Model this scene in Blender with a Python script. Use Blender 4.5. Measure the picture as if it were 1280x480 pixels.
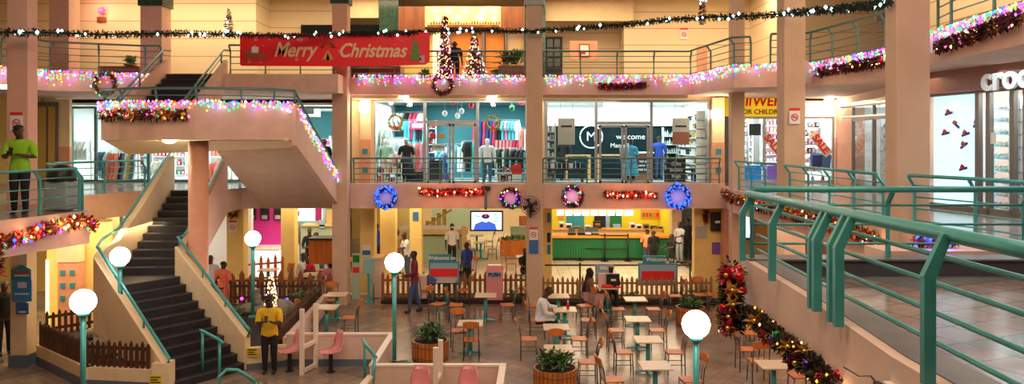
import bpy, math, random
from mathutils import Vector, Matrix
random.seed(7)
PI = math.pi
C = bpy.context.scene.collection
for o in list(bpy.data.objects): bpy.data.objects.remove(o)

# ------------------------------------------------------------------ camera, world, exposure
S = 960.0; HX = 640.0; HY = 176.0; EYE = 5.1
L2 = 3.65; L3 = 7.1
cd = bpy.data.cameras.new('camera'); cam = bpy.data.objects.new('camera', cd); C.objects.link(cam)
cam.location = (0, 0, EYE); cam.rotation_euler = (PI/2, 0, 0)
cd.sensor_width = 36; cd.lens = S/1280*36; cd.shift_x = (640-HX)/1280; cd.shift_y = (HY-240)/1280
cd.clip_start = 0.05; cd.clip_end = 200
sc = bpy.context.scene; sc.camera = cam
sc.view_settings.view_transform = 'Standard'; sc.view_settings.look = 'None'
sc.view_settings.gamma = 1.0; sc.view_settings.exposure = 0.22
sc.view_settings.use_curve_mapping = False
w = bpy.data.worlds.new('world'); sc.world = w; w.use_nodes = True
w.node_tree.nodes['Background'].inputs[0].default_value = (1.0, 0.62, 0.42, 1)
w.node_tree.nodes['Background'].inputs[1].default_value = 0.05

def area(name, loc, sx, sy, power, col, rot=(0, 0, 0)):
    l = bpy.data.lights.new(name, 'AREA'); l.shape = 'RECTANGLE'; l.size = sx; l.size_y = sy
    l.energy = power; l.color = col
    o = bpy.data.objects.new(name, l); o.location = loc; o.rotation_euler = rot; C.objects.link(o)
    return o
def point(name, loc, power, col, r=0.05, parent=None):
    l = bpy.data.lights.new(name, 'POINT'); l.energy = power; l.color = col; l.shadow_soft_size = r
    o = bpy.data.objects.new(name, l); o.location = loc; C.objects.link(o)
    if parent: o.parent = parent; o.location = Vector(loc)-parent.location
    return o
WARM = (1.0, 0.76, 0.46); PEACH = (1.0, 0.70, 0.50); COOL = (0.80, 0.97, 1.0); CREAMY = (1.0, 0.80, 0.52)
# unseen area lights added above the atrium; the tilted one fills the facade
area('atrium_fill', (0, 12, 13.2), 14, 8, 480, PEACH)
area('atrium_fill', (0, 3, 12.5), 12, 5, 1000, PEACH, (math.radians(40), 0, 0))
# corridor lamps, top level
area('upper_corridor_lamp', (-10, 25.6, 10.3), 9, 1.2, 230, WARM)
area('upper_corridor_lamp', (-1, 27.0, 10.3), 10, 1.2, 260, WARM)
area('upper_corridor_lamp', (8, 26.0, 10.3), 7, 1.2, 270, WARM)
area('upper_corridor_lamp', (9.6, 16.0, 10.3), 1.5, 8, 210, WARM)
# middle level corridors
area('middle_corridor_lamp', (-1, 24.9, 6.42), 9, 0.3, 30, CREAMY)
area('middle_corridor_lamp', (-9, 25.4, 6.42), 6, 0.8, 60, CREAMY)
area('middle_corridor_lamp', (8.3, 20, 6.42), 1.5, 8, 90, CREAMY)
area('middle_corridor_lamp', (8.6, 11.5, 6.42), 1.2, 6, 60, COOL)
area('middle_corridor_lamp', (-13.0, 20, 6.42), 1.5, 6, 70, WARM)
# food court
area('food_court_lamp', (-6, 28, 2.9), 7, 3, 170, CREAMY)
area('food_court_lamp', (-1, 31, 3.3), 6, 6, 300, CREAMY)
area('food_court_lamp', (-1.5, 40, 3.3), 10, 5, 330, CREAMY)
area('food_court_lamp', (4.5, 29, 2.95), 5, 5, 300, CREAMY)
area('food_court_lamp', (4.2, 35.2, 2.95), 6, 1.6, 110, (1, .93, .75))
area('food_court_lamp', (-13, 20, 2.9), 4, 4, 170, WARM)
area('food_court_lamp', (-10.2, 19.8, 2.9), 1.5, 2.5, 60, WARM)
area('gallery_lamp', (7.5, 18, 2.9), 3, 6, 90, PEACH)

# ------------------------------------------------------------------ pixel -> place (only used to read positions off)
def G(px, py, z=0.0):
    Y = S*(EYE-z)/(py-HY); return Vector(((px-HX)*Y/S, Y, z))
def A(px, py, Y):
    return Vector(((px-HX)*Y/S, Y, EYE-(py-HY)*Y/S))

# ------------------------------------------------------------------ materials
def mat(name, col, rough=0.6, metal=0.0, noise=0.0, nscale=6.0, bump=0.0, emis=None, es=0.0, spec=0.5, coat=0.0):
    m = bpy.data.materials.new(name); m.use_nodes = True
    nt = m.node_tree; b = nt.nodes['Principled BSDF']
    b.inputs['Base Color'].default_value = (*col, 1); b.inputs['Roughness'].default_value = rough
    b.inputs['Metallic'].default_value = metal
    if 'Specular IOR Level' in b.inputs: b.inputs['Specular IOR Level'].default_value = spec
    if coat: b.inputs['Coat Weight'].default_value = coat
    if emis:
        b.inputs['Emission Color'].default_value = (*emis, 1); b.inputs['Emission Strength'].default_value = es
    if noise or bump:
        g = nt.nodes.new('ShaderNodeNewGeometry')
        n = nt.nodes.new('ShaderNodeTexNoise'); n.inputs['Scale'].default_value = nscale; n.inputs['Detail'].default_value = 5
        nt.links.new(g.outputs['Position'], n.inputs['Vector'])
        if noise:
            r = nt.nodes.new('ShaderNodeMapRange'); r.inputs[1].default_value = .3; r.inputs[2].default_value = .7
            r.inputs[3].default_value = 1-noise; r.inputs[4].default_value = 1+noise*.4
            mx = nt.nodes.new('ShaderNodeVectorMath'); mx.operation = 'SCALE'
            mx.inputs[0].default_value = col
            nt.links.new(n.outputs['Fac'], r.inputs[0]); nt.links.new(r.outputs[0], mx.inputs['Scale'])
            nt.links.new(mx.outputs[0], b.inputs['Base Color'])
        if bump:
            bp = nt.nodes.new('ShaderNodeBump'); bp.inputs['Strength'].default_value = bump; bp.inputs['Distance'].default_value = .02
            nt.links.new(n.outputs['Fac'], bp.inputs['Height']); nt.links.new(bp.outputs[0], b.inputs['Normal'])
    return m
def tile_mat(name, cols, size, rot, rough, mortar=(.1, .08, .07), msize=.012, noise=.25):
    m = bpy.data.materials.new(name); m.use_nodes = True; nt = m.node_tree; b = nt.nodes['Principled BSDF']
    g = nt.nodes.new('ShaderNodeNewGeometry'); mp = nt.nodes.new('ShaderNodeMapping')
    mp.inputs['Rotation'].default_value = (0, 0, rot); nt.links.new(g.outputs['Position'], mp.inputs[0])
    br = nt.nodes.new('ShaderNodeTexBrick'); br.offset = 0; br.squash = 1
    br.inputs['Scale'].default_value = 1; br.inputs['Brick Width'].default_value = size; br.inputs['Row Height'].default_value = size
    br.inputs['Mortar Size'].default_value = msize; br.inputs['Color1'].default_value = (*cols[0], 1); br.inputs['Color2'].default_value = (*cols[1], 1)
    br.inputs['Mortar'].default_value = (*mortar, 1)
    nt.links.new(mp.outputs[0], br.inputs['Vector'])
    # bigger patches of the second tile colour
    v = nt.nodes.new('ShaderNodeTexVoronoi'); v.distance = 'CHEBYCHEV'; v.inputs['Scale'].default_value = 1/(size*4); v.inputs['Randomness'].default_value = 0
    nt.links.new(mp.outputs[0], v.inputs['Vector'])
    sp = nt.nodes.new('ShaderNodeSeparateColor'); nt.links.new(v.outputs['Color'], sp.inputs[0])
    gt = nt.nodes.new('ShaderNodeMath'); gt.operation = 'GREATER_THAN'; gt.inputs[1].default_value = .72; nt.links.new(sp.outputs[0], gt.inputs[0])
    mx = nt.nodes.new('ShaderNodeMixRGB'); mx.inputs[2].default_value = (*cols[2], 1)
    nt.links.new(gt.outputs[0], mx.inputs[0]); nt.links.new(br.outputs['Color'], mx.inputs[1])
    fa = nt.nodes.new('ShaderNodeMath'); fa.operation = 'MULTIPLY'; fa.inputs[1].default_value = .6
    nt.links.new(gt.outputs[0], fa.inputs[0]); nt.links.new(fa.outputs[0], mx.inputs[0])
    n = nt.nodes.new('ShaderNodeTexNoise'); n.inputs['Scale'].default_value = 1.4; n.inputs['Detail'].default_value = 6
    nt.links.new(g.outputs['Position'], n.inputs['Vector'])
    mr = nt.nodes.new('ShaderNodeMapRange'); mr.inputs[1].default_value = .3; mr.inputs[2].default_value = .7; mr.inputs[3].default_value = 1-noise; mr.inputs[4].default_value = 1+noise
    nt.links.new(n.outputs['Fac'], mr.inputs[0])
    ml = nt.nodes.new('ShaderNodeVectorMath'); ml.operation = 'SCALE'
    nt.links.new(mx.outputs[0], ml.inputs[0]); nt.links.new(mr.outputs[0], ml.inputs['Scale']); nt.links.new(ml.outputs[0], b.inputs['Base Color'])
    mr2 = nt.nodes.new('ShaderNodeMapRange'); mr2.inputs[3].default_value = rough*.7; mr2.inputs[4].default_value = rough*1.5
    nt.links.new(n.outputs['Fac'], mr2.inputs[0]); nt.links.new(mr2.outputs[0], b.inputs['Roughness'])
    return m
def groove_mat(name, col, pitch, gcol):
    m = bpy.data.materials.new(name); m.use_nodes = True; nt = m.node_tree; b = nt.nodes['Principled BSDF']
    b.inputs['Roughness'].default_value = .7
    g = nt.nodes.new('ShaderNodeNewGeometry'); s = nt.nodes.new('ShaderNodeSeparateXYZ'); nt.links.new(g.outputs['Position'], s.inputs[0])
    d = nt.nodes.new('ShaderNodeMath'); d.operation = 'DIVIDE'; d.inputs[1].default_value = pitch; nt.links.new(s.outputs[2], d.inputs[0])
    f = nt.nodes.new('ShaderNodeMath'); f.operation = 'FRACT'; nt.links.new(d.outputs[0], f.inputs[0])
    l = nt.nodes.new('ShaderNodeMath'); l.operation = 'LESS_THAN'; l.inputs[1].default_value = .035; nt.links.new(f.outputs[0], l.inputs[0])
    x = nt.nodes.new('ShaderNodeMixRGB'); x.inputs[1].default_value = (*col, 1); x.inputs[2].default_value = (*gcol, 1)
    nt.links.new(l.outputs[0], x.inputs[0]); nt.links.new(x.outputs[0], b.inputs['Base Color'])
    return m
def wood_mat(name, c1, c2, vert=True, scale=9, rough=.4):
    m = bpy.data.materials.new(name); m.use_nodes = True; nt = m.node_tree; b = nt.nodes['Principled BSDF']
    b.inputs['Roughness'].default_value = rough
    g = nt.nodes.new('ShaderNodeTexCoord'); mp = nt.nodes.new('ShaderNodeMapping')
    mp.inputs['Scale'].default_value = (1, 1, .12) if vert else (.15, 1, 1)
    n = nt.nodes.new('ShaderNodeTexNoise'); n.inputs['Scale'].default_value = scale; n.inputs['Detail'].default_value = 6
    cr = nt.nodes.new('ShaderNodeMixRGB'); cr.inputs[1].default_value = (*c1, 1); cr.inputs[2].default_value = (*c2, 1)
    nt.links.new(g.outputs['Object'], mp.inputs[0]); nt.links.new(mp.outputs[0], n.inputs['Vector'])
    mr = nt.nodes.new('ShaderNodeMapRange'); mr.inputs[1].default_value = .35; mr.inputs[2].default_value = .65
    nt.links.new(n.outputs['Fac'], mr.inputs[0]); nt.links.new(mr.outputs[0], cr.inputs[0]); nt.links.new(cr.outputs[0], b.inputs['Base Color'])
    return m
def glass_mat(name, tint=(.93, .98, .98), refl=.08):
    m = bpy.data.materials.new(name); m.use_nodes = True; nt = m.node_tree
    for n in list(nt.nodes): nt.nodes.remove(n)
    o = nt.nodes.new('ShaderNodeOutputMaterial'); t = nt.nodes.new('ShaderNodeBsdfTransparent'); t.inputs[0].default_value = (*tint, 1)
    gl = nt.nodes.new('ShaderNodeBsdfGlossy'); gl.inputs['Roughness'].default_value = .03
    f = nt.nodes.new('ShaderNodeFresnel'); f.inputs[0].default_value = 1.45
    mx = nt.nodes.new('ShaderNodeMixShader'); mu = nt.nodes.new('ShaderNodeMath'); mu.operation = 'MULTIPLY'; mu.inputs[1].default_value = refl*10
    ge = nt.nodes.new('ShaderNodeNewGeometry'); iv = nt.nodes.new('ShaderNodeMath'); iv.operation = 'SUBTRACT'; iv.inputs[0].default_value = 1
    m2 = nt.nodes.new('ShaderNodeMath'); m2.operation = 'MULTIPLY'; nt.links.new(ge.outputs['Backfacing'], iv.inputs[1])
    nt.links.new(f.outputs[0], mu.inputs[0]); nt.links.new(mu.outputs[0], m2.inputs[0]); nt.links.new(iv.outputs[0], m2.inputs[1]); nt.links.new(m2.outputs[0], mx.inputs[0])
    nt.links.new(t.outputs[0], mx.inputs[1]); nt.links.new(gl.outputs[0], mx.inputs[2]); nt.links.new(mx.outputs[0], o.inputs[0])
    return m
def emit(name, col, s):
    return mat(name, tuple(min(1, c*.8+.05) for c in col), .4, emis=col, es=s)

M = dict(eyeball=mat('dark_eye', (.12, .10, .09), .15),
 fascia=mat('peach_concrete', (.74, .50, .38), .75, noise=.10, nscale=3, bump=.1),
 column=mat('beige_paint', (.64, .45, .31), .75, noise=.08, nscale=2),
 pinkcol=mat('salmon_paint', (.76, .45, .34), .7, noise=.08, nscale=2),
 salmon=mat('orange_salmon_paint', (.75, .36, .22), .6, noise=.1, nscale=4),
 cream=mat('cream_paint', (.86, .66, .40), .7, noise=.08, nscale=3),
 yellow=mat('yellow_paint', (.92, .68, .24), .65, noise=.06, nscale=3),
 groove=groove_mat('cream_grooved_wall', (.84, .70, .46), .62, (.50, .22, .10)),
 ceiling=mat('ceiling_paint', (.78, .62, .42), .8),
 l1floor=tile_mat('food_court_tiles', ((.30, .22, .16), (.24, .18, .135), (.15, .13, .12)), .34, .62, .20, mortar=(.15, .11, .085), msize=.008),
 l2floor=tile_mat('gallery_tiles', ((.29, .23, .215), (.25, .20, .19), (.10, .17, .175)), .42, -.42, .15, mortar=(.09, .07, .07), msize=.012),
 pale=tile_mat('pale_tiles', ((.70, .60, .42), (.66, .57, .42), (.62, .56, .44)), .45, 0, .2, mortar=(.4, .33, .25), noise=.12),
 white=mat('white_paint', (.85, .86, .86), .5), whitegloss=mat('white_gloss', (.88, .88, .86), .15),
 teal=mat('teal_painted_steel', (.07, .40, .385), .32, .2, noise=.15, nscale=8),
 tealdark=mat('dark_teal_steel', (.10, .22, .20), .35, .3),
 stair=mat('black_stair_tiles', (.022, .021, .026), .42, noise=.3, nscale=5), nosing=mat('grey_stair_edge', (.055, .05, .055), .4),
 darkkerb=mat('dark_grey_kerb', (.06, .065, .08), .35, noise=.2, nscale=3), greyledge=mat('grey_ledge', (.13, .14, .15), .4, noise=.2, nscale=4),
 blueskirt=mat('blue_grey_skirting', (.12, .16, .22), .5), black=mat('black_plastic', (.015, .015, .018), .4),
 darkgreen=mat('dark_green_marble', (.03, .08, .055), .2, noise=.5, nscale=9), maroon=mat('maroon_signboard', (.30, .10, .07), .4, noise=.1),
 palefence=wood_mat('tan_fence_wood', (.42, .22, .10), (.32, .15, .06), rough=.6), palepeach=mat('pale_peach_concrete', (.80, .61, .50), .75, noise=.12, nscale=2, bump=.1), fencewood=wood_mat('orange_brown_fence_wood', (.34, .12, .035), (.24, .08, .022), rough=.6), brownwood=wood_mat('brown_panel_wood', (.27, .09, .03), (.17, .055, .02)), darkfence=wood_mat('dark_brown_fence_wood', (.10, .035, .015), (.055, .02, .01), rough=.6),
 orangewood=wood_mat('varnished_orange_wood', (.66, .21, .035), (.50, .14, .02), rough=.38), lightwood=wood_mat('light_pine_wood', (.72, .42, .17), (.60, .32, .12)),
 tabletop=wood_mat('pale_beech_laminate', (.72, .58, .40), (.64, .50, .33), vert=False, rough=.3),
 chairmetal=mat('grey_painted_chair_tube', (.16, .17, .18), .3, .7), pinkplastic=mat('glossy_pink_plastic', (.80, .30, .32), .18, coat=.5),
 pinkwall=mat('pale_pink_laminate', (.76, .55, .44), .5, noise=.06), creamtrim=mat('cream_trim_paint', (.84, .70, .56), .5),
 soil=mat('dark_soil', (.03, .02, .015), .95, noise=.5, nscale=20, bump=.6), stone=mat('grey_garden_stone', (.28, .24, .19), .9, noise=.4, nscale=6, bump=.6),
 leaf=mat('plant_leaf_green', (.055, .14, .035), .45, noise=.4, nscale=12), leaf2=mat('plant_leaf_light', (.13, .26, .06), .45, noise=.3, nscale=12),
 pine=mat('artificial_pine_green', (.007, .028, .015), .7, noise=.4, nscale=15), brownleaf=mat('brown_garland_leaf', (.16, .05, .02), .6, noise=.4, nscale=15),
 redleaf=mat('red_poinsettia', (.50, .02, .02), .5), goldleaf=mat('gold_poinsettia', (.60, .36, .06), .35, .4), maroonleaf=mat('maroon_tinsel', (.20, .015, .04), .4, .3),
 redball=mat('red_bauble', (.6, .02, .03), .1, .6), goldball=mat('gold_bauble', (.75, .50, .12), .12, .8), silverball=mat('silver_bauble', (.75, .75, .8), .1, .9),
 purpleball=mat('violet_bauble', (.12, .04, .35), .15, .6), greenball=mat('green_bauble', (.03, .35, .08), .12, .6),
 glass=glass_mat('shop_glass'), alu=mat('brushed_aluminium', (.48, .50, .50), .3, .6), alubronze=mat('bronze_window_frame', (.20, .17, .14), .35, .6),
 red=mat('red_print', (.78, .02, .02), .5), bannerred=mat('red_banner_vinyl', (.95, .012, .02), .45), whiteprint=mat('white_print', (.85, .82, .80), .5), goldprint=mat('gold_script_print', (.86, .62, .36), .4),
 blueprint=mat('blue_print', (.04, .16, .42), .5), teals=mat('teal_print', (.03, .30, .36), .5), paleblue=mat('pale_blue_print', (.30, .48, .62), .5), purple=mat('purple_print', (.22, .10, .45), .5),
 tealwall=mat('teal_shop_wall', (.05, .22, .25), .7), tealceil=mat('dark_teal_ceiling', (.02, .09, .11), .6), darkteal=mat('dark_green_shop_wall', (.004, .020, .024), .8, spec=.2), yellowwall=mat('bright_yellow_wall', (.90, .72, .03), .6),
 magenta=mat('magenta_wall', (.80, .04, .42), .5), greenpanel=mat('green_corrugated_panel', (.01, .18, .06), .45), orangetop=mat('orange_counter_top', (.85, .33, .05), .3),
 mint=mat('mint_counter_front', (.45, .60, .45), .5), counterwood=mat('tan_counter_top', (.75, .55, .25), .4), orange=mat('orange_print', (.85, .30, .05), .5),
 yellowsign=mat('yellow_signboard', (.92, .62, .02), .4, emis=(1, .6, .02), es=.35), lampwhite=emit('lamp_diffuser', (1, .98, .92), 5), globe=emit('milk_glass_globe', (1, .99, .97), 15.0),
 dome=emit('warm_dome_diffuser', (1, .86, .6), 8), menu=emit('lit_menu_board', (1, 1, .97), .75), gold=mat('gold_backlit_panel', (.8, .5, .15), .4, emis=(1, .60, .16), es=1.0),
 litwhite=emit('white_lightbox', (.95, 1, .98), 1.4), screenwhite=emit('screen_white', (.82, .9, 1), 1.3), screenblue=emit('screen_blue', (.02, .10, .6), 1.0), screendark=emit('screen_navy', (.01, .01, .10), .6), screenred=emit('screen_red', (.7, .03, .1), 1.0), screenteal=emit('screen_teal', (.1, .6, .6), .8),
 neon=emit('red_neon', (1, .03, .12), 3.0), coral=mat('coral_cloth', (.85, .16, .10), .8), skin=mat('dark_brown_skin', (.075, .035, .022), .5), skin2=mat('brown_skin', (.16, .08, .05), .5),
 hair=mat('black_hair', (.008, .007, .007), .8), shoe=mat('dark_shoe', (.02, .018, .016), .5), grass=mat('artificial_grass', (.04, .14, .03), .9), stripe=mat('grey_metal_vent', (.5, .48, .42), .5),
 pinkdoor=mat('gold_tinted_door_glass', (.55, .36, .10), .2, .3), darkglass=mat('dark_tinted_glass', (.012, .014, .016), .1), pot=mat('terracotta_planter_box', (.35, .14, .07), .7), yellowtag=mat('yellow_warning_sign', (.85, .65, .02), .5),
)
BULB = {k: emit('bulb_'+k, c, s) for k, c, s in [('red', (1, .04, .02), 2.2), ('blue', (.02, .10, 1), 2.6), ('green', (.01, .85, .28), 1.9), ('violet', (.62, .06, 1), 2.4), ('pink', (1, .14, .5), 2.2),
        ('amber', (1, .36, .03), 2.6), ('warm', (1, .62, .28), 4), ('white', (.62, .93, 1), 5)]}
def cloth(name, c, rough=.85): return mat(name, c, rough, noise=.12, nscale=9)

# ------------------------------------------------------------------ mesh builder
class MB:
    def __init__(s): s.v = []; s.f = []; s.m = []
    def add(s, vs, fs, mi=0):
        b = len(s.v); s.v += [tuple(v) for v in vs]; s.f += [tuple(b+i for i in f) for f in fs]; s.m += [mi]*len(fs); return s
    def hexa(s, p, mi=0):   # 8 pts: bottom 0-3, top 4-7 (same order)
        return s.add(p, [(0, 3, 2, 1), (4, 5, 6, 7), (0, 1, 5, 4), (1, 2, 6, 5), (2, 3, 7, 6), (3, 0, 4, 7)], mi)
    def b2(s, x0, x1, y0, y1, z0, z1, mi=0):
        return s.hexa([(x0, y0, z0), (x1, y0, z0), (x1, y1, z0), (x0, y1, z0), (x0, y0, z1), (x1, y0, z1), (x1, y1, z1), (x0, y1, z1)], mi)
    def box(s, c, d, rz=0, mi=0, rx=0, ry=0):
        m = Matrix.Rotation(rz, 3, 'Z') @ Matrix.Rotation(ry, 3, 'Y') @ Matrix.Rotation(rx, 3, 'X'); c = Vector(c); d = Vector(d)/2
        P = [c+m@Vector((sx*d.x, sy*d.y, sz*d.z)) for sz in (-1, 1) for sx, sy in ((-1, -1), (1, -1), (1, 1), (-1, 1))]
        return s.hexa(P, mi)
    def prism(s, poly, z0, z1, mi=0):
        a = sum(poly[i][0]*poly[(i+1) % len(poly)][1]-poly[(i+1) % len(poly)][0]*poly[i][1] for i in range(len(poly)))
        if a < 0: poly = poly[::-1]
        n = len(poly); vs = [(p[0], p[1], z0) for p in poly]+[(p[0], p[1], z1) for p in poly]
        return s.add(vs, [tuple(range(n-1, -1, -1)), tuple(range(n, 2*n))]+[(i, (i+1) % n, n+(i+1) % n, n+i) for i in range(n)], mi)
    def wallpoly(s, poly, y0, y1, mi=0, axis='Y'):   # outline in XZ extruded along Y (or YZ along X)
        n = len(poly)
        if axis == 'Y': vs = [(p[0], y0, p[1]) for p in poly]+[(p[0], y1, p[1]) for p in poly]
        else: vs = [(y0, p[0], p[1]) for p in poly]+[(y1, p[0], p[1]) for p in poly]
        return s.add(vs, [tuple(range(n)), tuple(range(2*n-1, n-1, -1))]+[(i, n+i, n+(i+1) % n, (i+1) % n) for i in range(n)], mi)
    def tube(s, pts, r, n=8, mi=0, closed=False):
        pts = [Vector(p) for p in pts]; k = len(pts); rings = []
        up = Vector((0, 0, 1))
        for i, p in enumerate(pts):
            if closed: t = (pts[(i+1) % k]-pts[i-1])
            else: t = (pts[min(i+1, k-1)]-pts[max(i-1, 0)])
            t.normalize(); a = t.cross(up)
            if a.length < .05: a = t.cross(Vector((1, 0, 0)))
            a.normalize(); b = a.cross(t); rr = r[i] if isinstance(r, (list, tuple)) else r
            rings.append([p+(a*math.cos(2*PI*j/n)+b*math.sin(2*PI*j/n))*rr for j in range(n)])
        vs = [v for R in rings for v in R]; fs = []
        for i in range(k if closed else k-1):
            i2 = (i+1) % k
            for j in range(n): fs.append((i*n+j, i2*n+j, i2*n+(j+1) % n, i*n+(j+1) % n))
        if not closed: fs += [tuple(range(n)), tuple(range((k-1)*n+n-1, (k-1)*n-1, -1))]
        return s.add(vs, fs, mi)
    def lathe(s, prof, c=(0, 0, 0), n=24, mi=0):
        vs = []; fs = []
        for r, z in prof:
            for j in range(n): vs.append((c[0]+r*math.cos(2*PI*j/n), c[1]+r*math.sin(2*PI*j/n), c[2]+z))
        k = len(prof)
        for i in range(k-1):
            for j in range(n): fs.append((i*n+j, i*n+(j+1) % n, (i+1)*n+(j+1) % n, (i+1)*n+j))
        fs.append(tuple(range(n-1, -1, -1))); fs.append(tuple(range((k-1)*n, k*n)))
        return s.add(vs, fs, mi)
    def ball(s, c, r, n=8, mi=0, sc=(1, 1, 1)):
        vs = [(c[0], c[1], c[2]-r*sc[2])]; fs = []; h = max(3, n//2)
        for i in range(1, h):
            a = -PI/2+PI*i/h
            for j in range(n): vs.append((c[0]+r*sc[0]*math.cos(a)*math.cos(2*PI*j/n), c[1]+r*sc[1]*math.cos(a)*math.sin(2*PI*j/n), c[2]+r*sc[2]*math.sin(a)))
        vs.append((c[0], c[1], c[2]+r*sc[2]))
        for j in range(n): fs.append((0, 1+(j+1) % n, 1+j))
        for i in range(h-2):
            for j in range(n): fs.append((1+i*n+j, 1+i*n+(j+1) % n, 1+(i+1)*n+(j+1) % n, 1+(i+1)*n+j))
        L = len(vs)-1
        for j in range(n): fs.append((L, 1+(h-2)*n+j, 1+(h-2)*n+(j+1) % n))
        return s.add(vs, fs, mi)
    def leaf(s, p, d, l, wd, mi=0, droop=.3):
        d = Vector(d).normalized(); a = d.cross(Vector((random.uniform(-.4, .4), random.uniform(-.4, .4), 1)))
        if a.length < .1: a = Vector((1, 0, 0))
        a.normalize(); p = Vector(p); q = p+d*l*.5; e = p+d*l-Vector((0, 0, l*droop)); nrm = d.cross(a)*wd*.25
        return s.add([p, q+a*wd/2, q+nrm, q-a*wd/2, e], [(0, 1, 2), (0, 2, 3), (1, 4, 2), (3, 2, 4)], mi)
    def out(s, name, mats, parent=None, world=True, smooth=False, bevel=0):
        me = bpy.data.meshes.new(name)
        off = Vector((0, 0, 0))
        if parent is not None and world:
            q = parent
            while q is not None: off = off+q.location; q = q.parent
        me.from_pydata([tuple(Vector(v)-off) for v in s.v], [], s.f)
        if not isinstance(mats, (list, tuple)): mats = [mats]
        for m in mats: me.materials.append(m)
        for p, mi in zip(me.polygons, s.m): p.material_index = mi; p.use_smooth = smooth
        me.update()
        o = bpy.data.objects.new(name, me); C.objects.link(o)
        if parent is not None: o.parent = parent
        if bevel:
            b = o.modifiers.new('bevel', 'BEVEL'); b.width = bevel; b.segments = 2; b.limit_method = 'ANGLE'
        return o
def tag(o, label, cat, group=None, kind=None):
    o['label'] = label; o['category'] = cat
    if group: o['group'] = group
    if kind: o['kind'] = kind
    return o
def thing(name, label, cat, loc=(0, 0, 0), rz=0, group=None):
    o = bpy.data.objects.new(name, None); C.objects.link(o); o.empty_display_size = .1
    o.location = loc; o.rotation_euler = (0, 0, rz); return tag(o, label, cat, group)
def struct(o): o['kind'] = 'structure'; return o
def dup(root, loc, rz, label=None, group=None, scale=None):
    r = root.copy(); C.objects.link(r); r.location = loc; r.rotation_euler = (0, 0, rz)
    if scale: r.scale = scale
    if label: r['label'] = label
    if group: r['group'] = group
    def rec(src, dst):
        for ch in list(src.children):
            c = ch.copy(); C.objects.link(c); c.parent = dst; rec(ch, c)
    rec(root, r)
    return r
def text(body, size, matl, name, parent=None, loc=(0, 0, 0), rot=(PI/2, 0, 0), ext=.004, shear=0, world=True, align='CENTER', xs=1.0, off=0.0):
    cu = bpy.data.curves.new(name, 'FONT'); cu.body = body; cu.size = size; cu.extrude = ext; cu.align_x = align; cu.align_y = 'CENTER'; cu.shear = shear; cu.offset = off
    t = bpy.data.objects.new('tmp', cu); C.objects.link(t)
    dg = bpy.context.evaluated_depsgraph_get(); me = bpy.data.meshes.new_from_object(t.evaluated_get(dg)); bpy.data.objects.remove(t)
    me.materials.clear(); me.materials.append(matl)
    o = bpy.data.objects.new(name, me); C.objects.link(o); o.location = loc; o.rotation_euler = rot; o.scale = (xs, 1, 1)
    if parent is not None:
        o.parent = parent
        if world:
            q = parent; off2 = Vector((0, 0, 0))
            while q is not None: off2 = off2+q.location; q = q.parent
            o.location = Vector(loc)-off2
    return o
def seg(p, q, t): return Vector(p).lerp(Vector(q), t)
def resample(path, step):
    path = [Vector(p) for p in path]; out = [path[0].copy()]; 
    for a, b in zip(path, path[1:]):
        n = max(1, round((b-a).length/step))
        out += [a.lerp(b, (i+1)/n) for i in range(n)]
    return out

# ================================================================== STRUCTURE
FY = 24.2
struct(MB().b2(-22, 16, -2, 50, -.3, 0).out('floor', M['l1floor']))
struct(MB().b2(1.2, 7.0, 25.0, 37.0, .0, .012).out('floor', M['pale']))     # pale tiles before the green counter
struct(MB().b2(-5.4, .9, 25.4, 50.0, .0, .012).out('floor', M['pale']))
# middle level slab: plan outline (atrium side edge)
edge_l = [(-9.45, 8), (-9.30, 13.9), (-8.80, 16.0), (-11.6, 19.6), (-10.65, 22.75)]
SL = lambda poly, z0, z1, ms: MB().prism(poly, z0, z1).out('floor', ms)
struct(SL([(-20, 8)]+edge_l+[(-8.45, 22.75), (-8.45, 24.0), (-8.0, FY), (-8.0, 34), (-20, 34)], L2-.68, L2, [M['fascia']]))
struct(SL([(-8.0, FY), (6.75, FY), (6.55, 22.7), (6.70, 19), (6.55, 12.7), (6.95, 11.0), (6.9, -2), (15, -2), (15, 34), (-8.0, 34)], L2-.68, L2, [M['fascia']]))
for pl in ([(-20, 8)]+[(x-.06, y) for x, y in edge_l]+[(-8.5, 22.8), (-8.0, FY+.1), (-8, 32), (-20, 32)], [(-8, FY+.1), (6.8, FY+.1), (6.65, 22.7), (6.8, 19), (6.65, 12.7), (7.05, 11), (7, -2), (14.9, -2), (14.9, 32), (-8, 32)]):
    struct(MB().prism(pl, L2, L2+.006).out('floor', M['l2floor']))
struct(MB().b2(-5.3, 6.72, FY, FY+.16, L2, L2+.10).out('trim_1', M['fascia']))
# near platform at right
PF = [(2.52, 3.2), (2.55, 5.16), (2.74, 7.25), (2.86, 9.6), (6.6, 9.6), (6.9, 8.5), (6.9, 3.2)]
struct(MB().prism(PF, L2-.72, L2-.20).out('floor', M['palepeach']))
struct(MB().prism([(x, y) for x, y in [(2.9, 3.2), (3.15, 9.35), (6.9, 9.35), (6.9, 3.2)]], L2-.20, L2-.19).out('floor', M['l2floor']))
k = MB()
outr = [(2.52, 3.2), (2.55, 5.16), (2.74, 7.25), (2.86, 9.6)]; inn = [(2.88, 3.2), (2.92, 5.16), (3.10, 7.25), (3.2, 9.3)]
for i in range(3): k.prism([outr[i], inn[i], inn[i+1], outr[i+1]], L2-.20, L2)
struct(k.out('trim_2', M['palepeach']))
k = MB()
gi = [(x+.09, y) for x, y in outr]
for i in range(3): k.prism([gi[i], inn[i], inn[i+1], gi[i+1]], L2, L2+.01)
struct(k.out('trim_3', M['greyledge']))
struct(MB().b2(2.86, 6.75, 9.28, 9.62, L2-.2, L2).out('trim_4', M['darkkerb']))
struct(MB().b2(2.86, 6.75, 9.25, 9.64, L2, L2+.02).out('trim_5', M['greyledge']))

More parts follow.
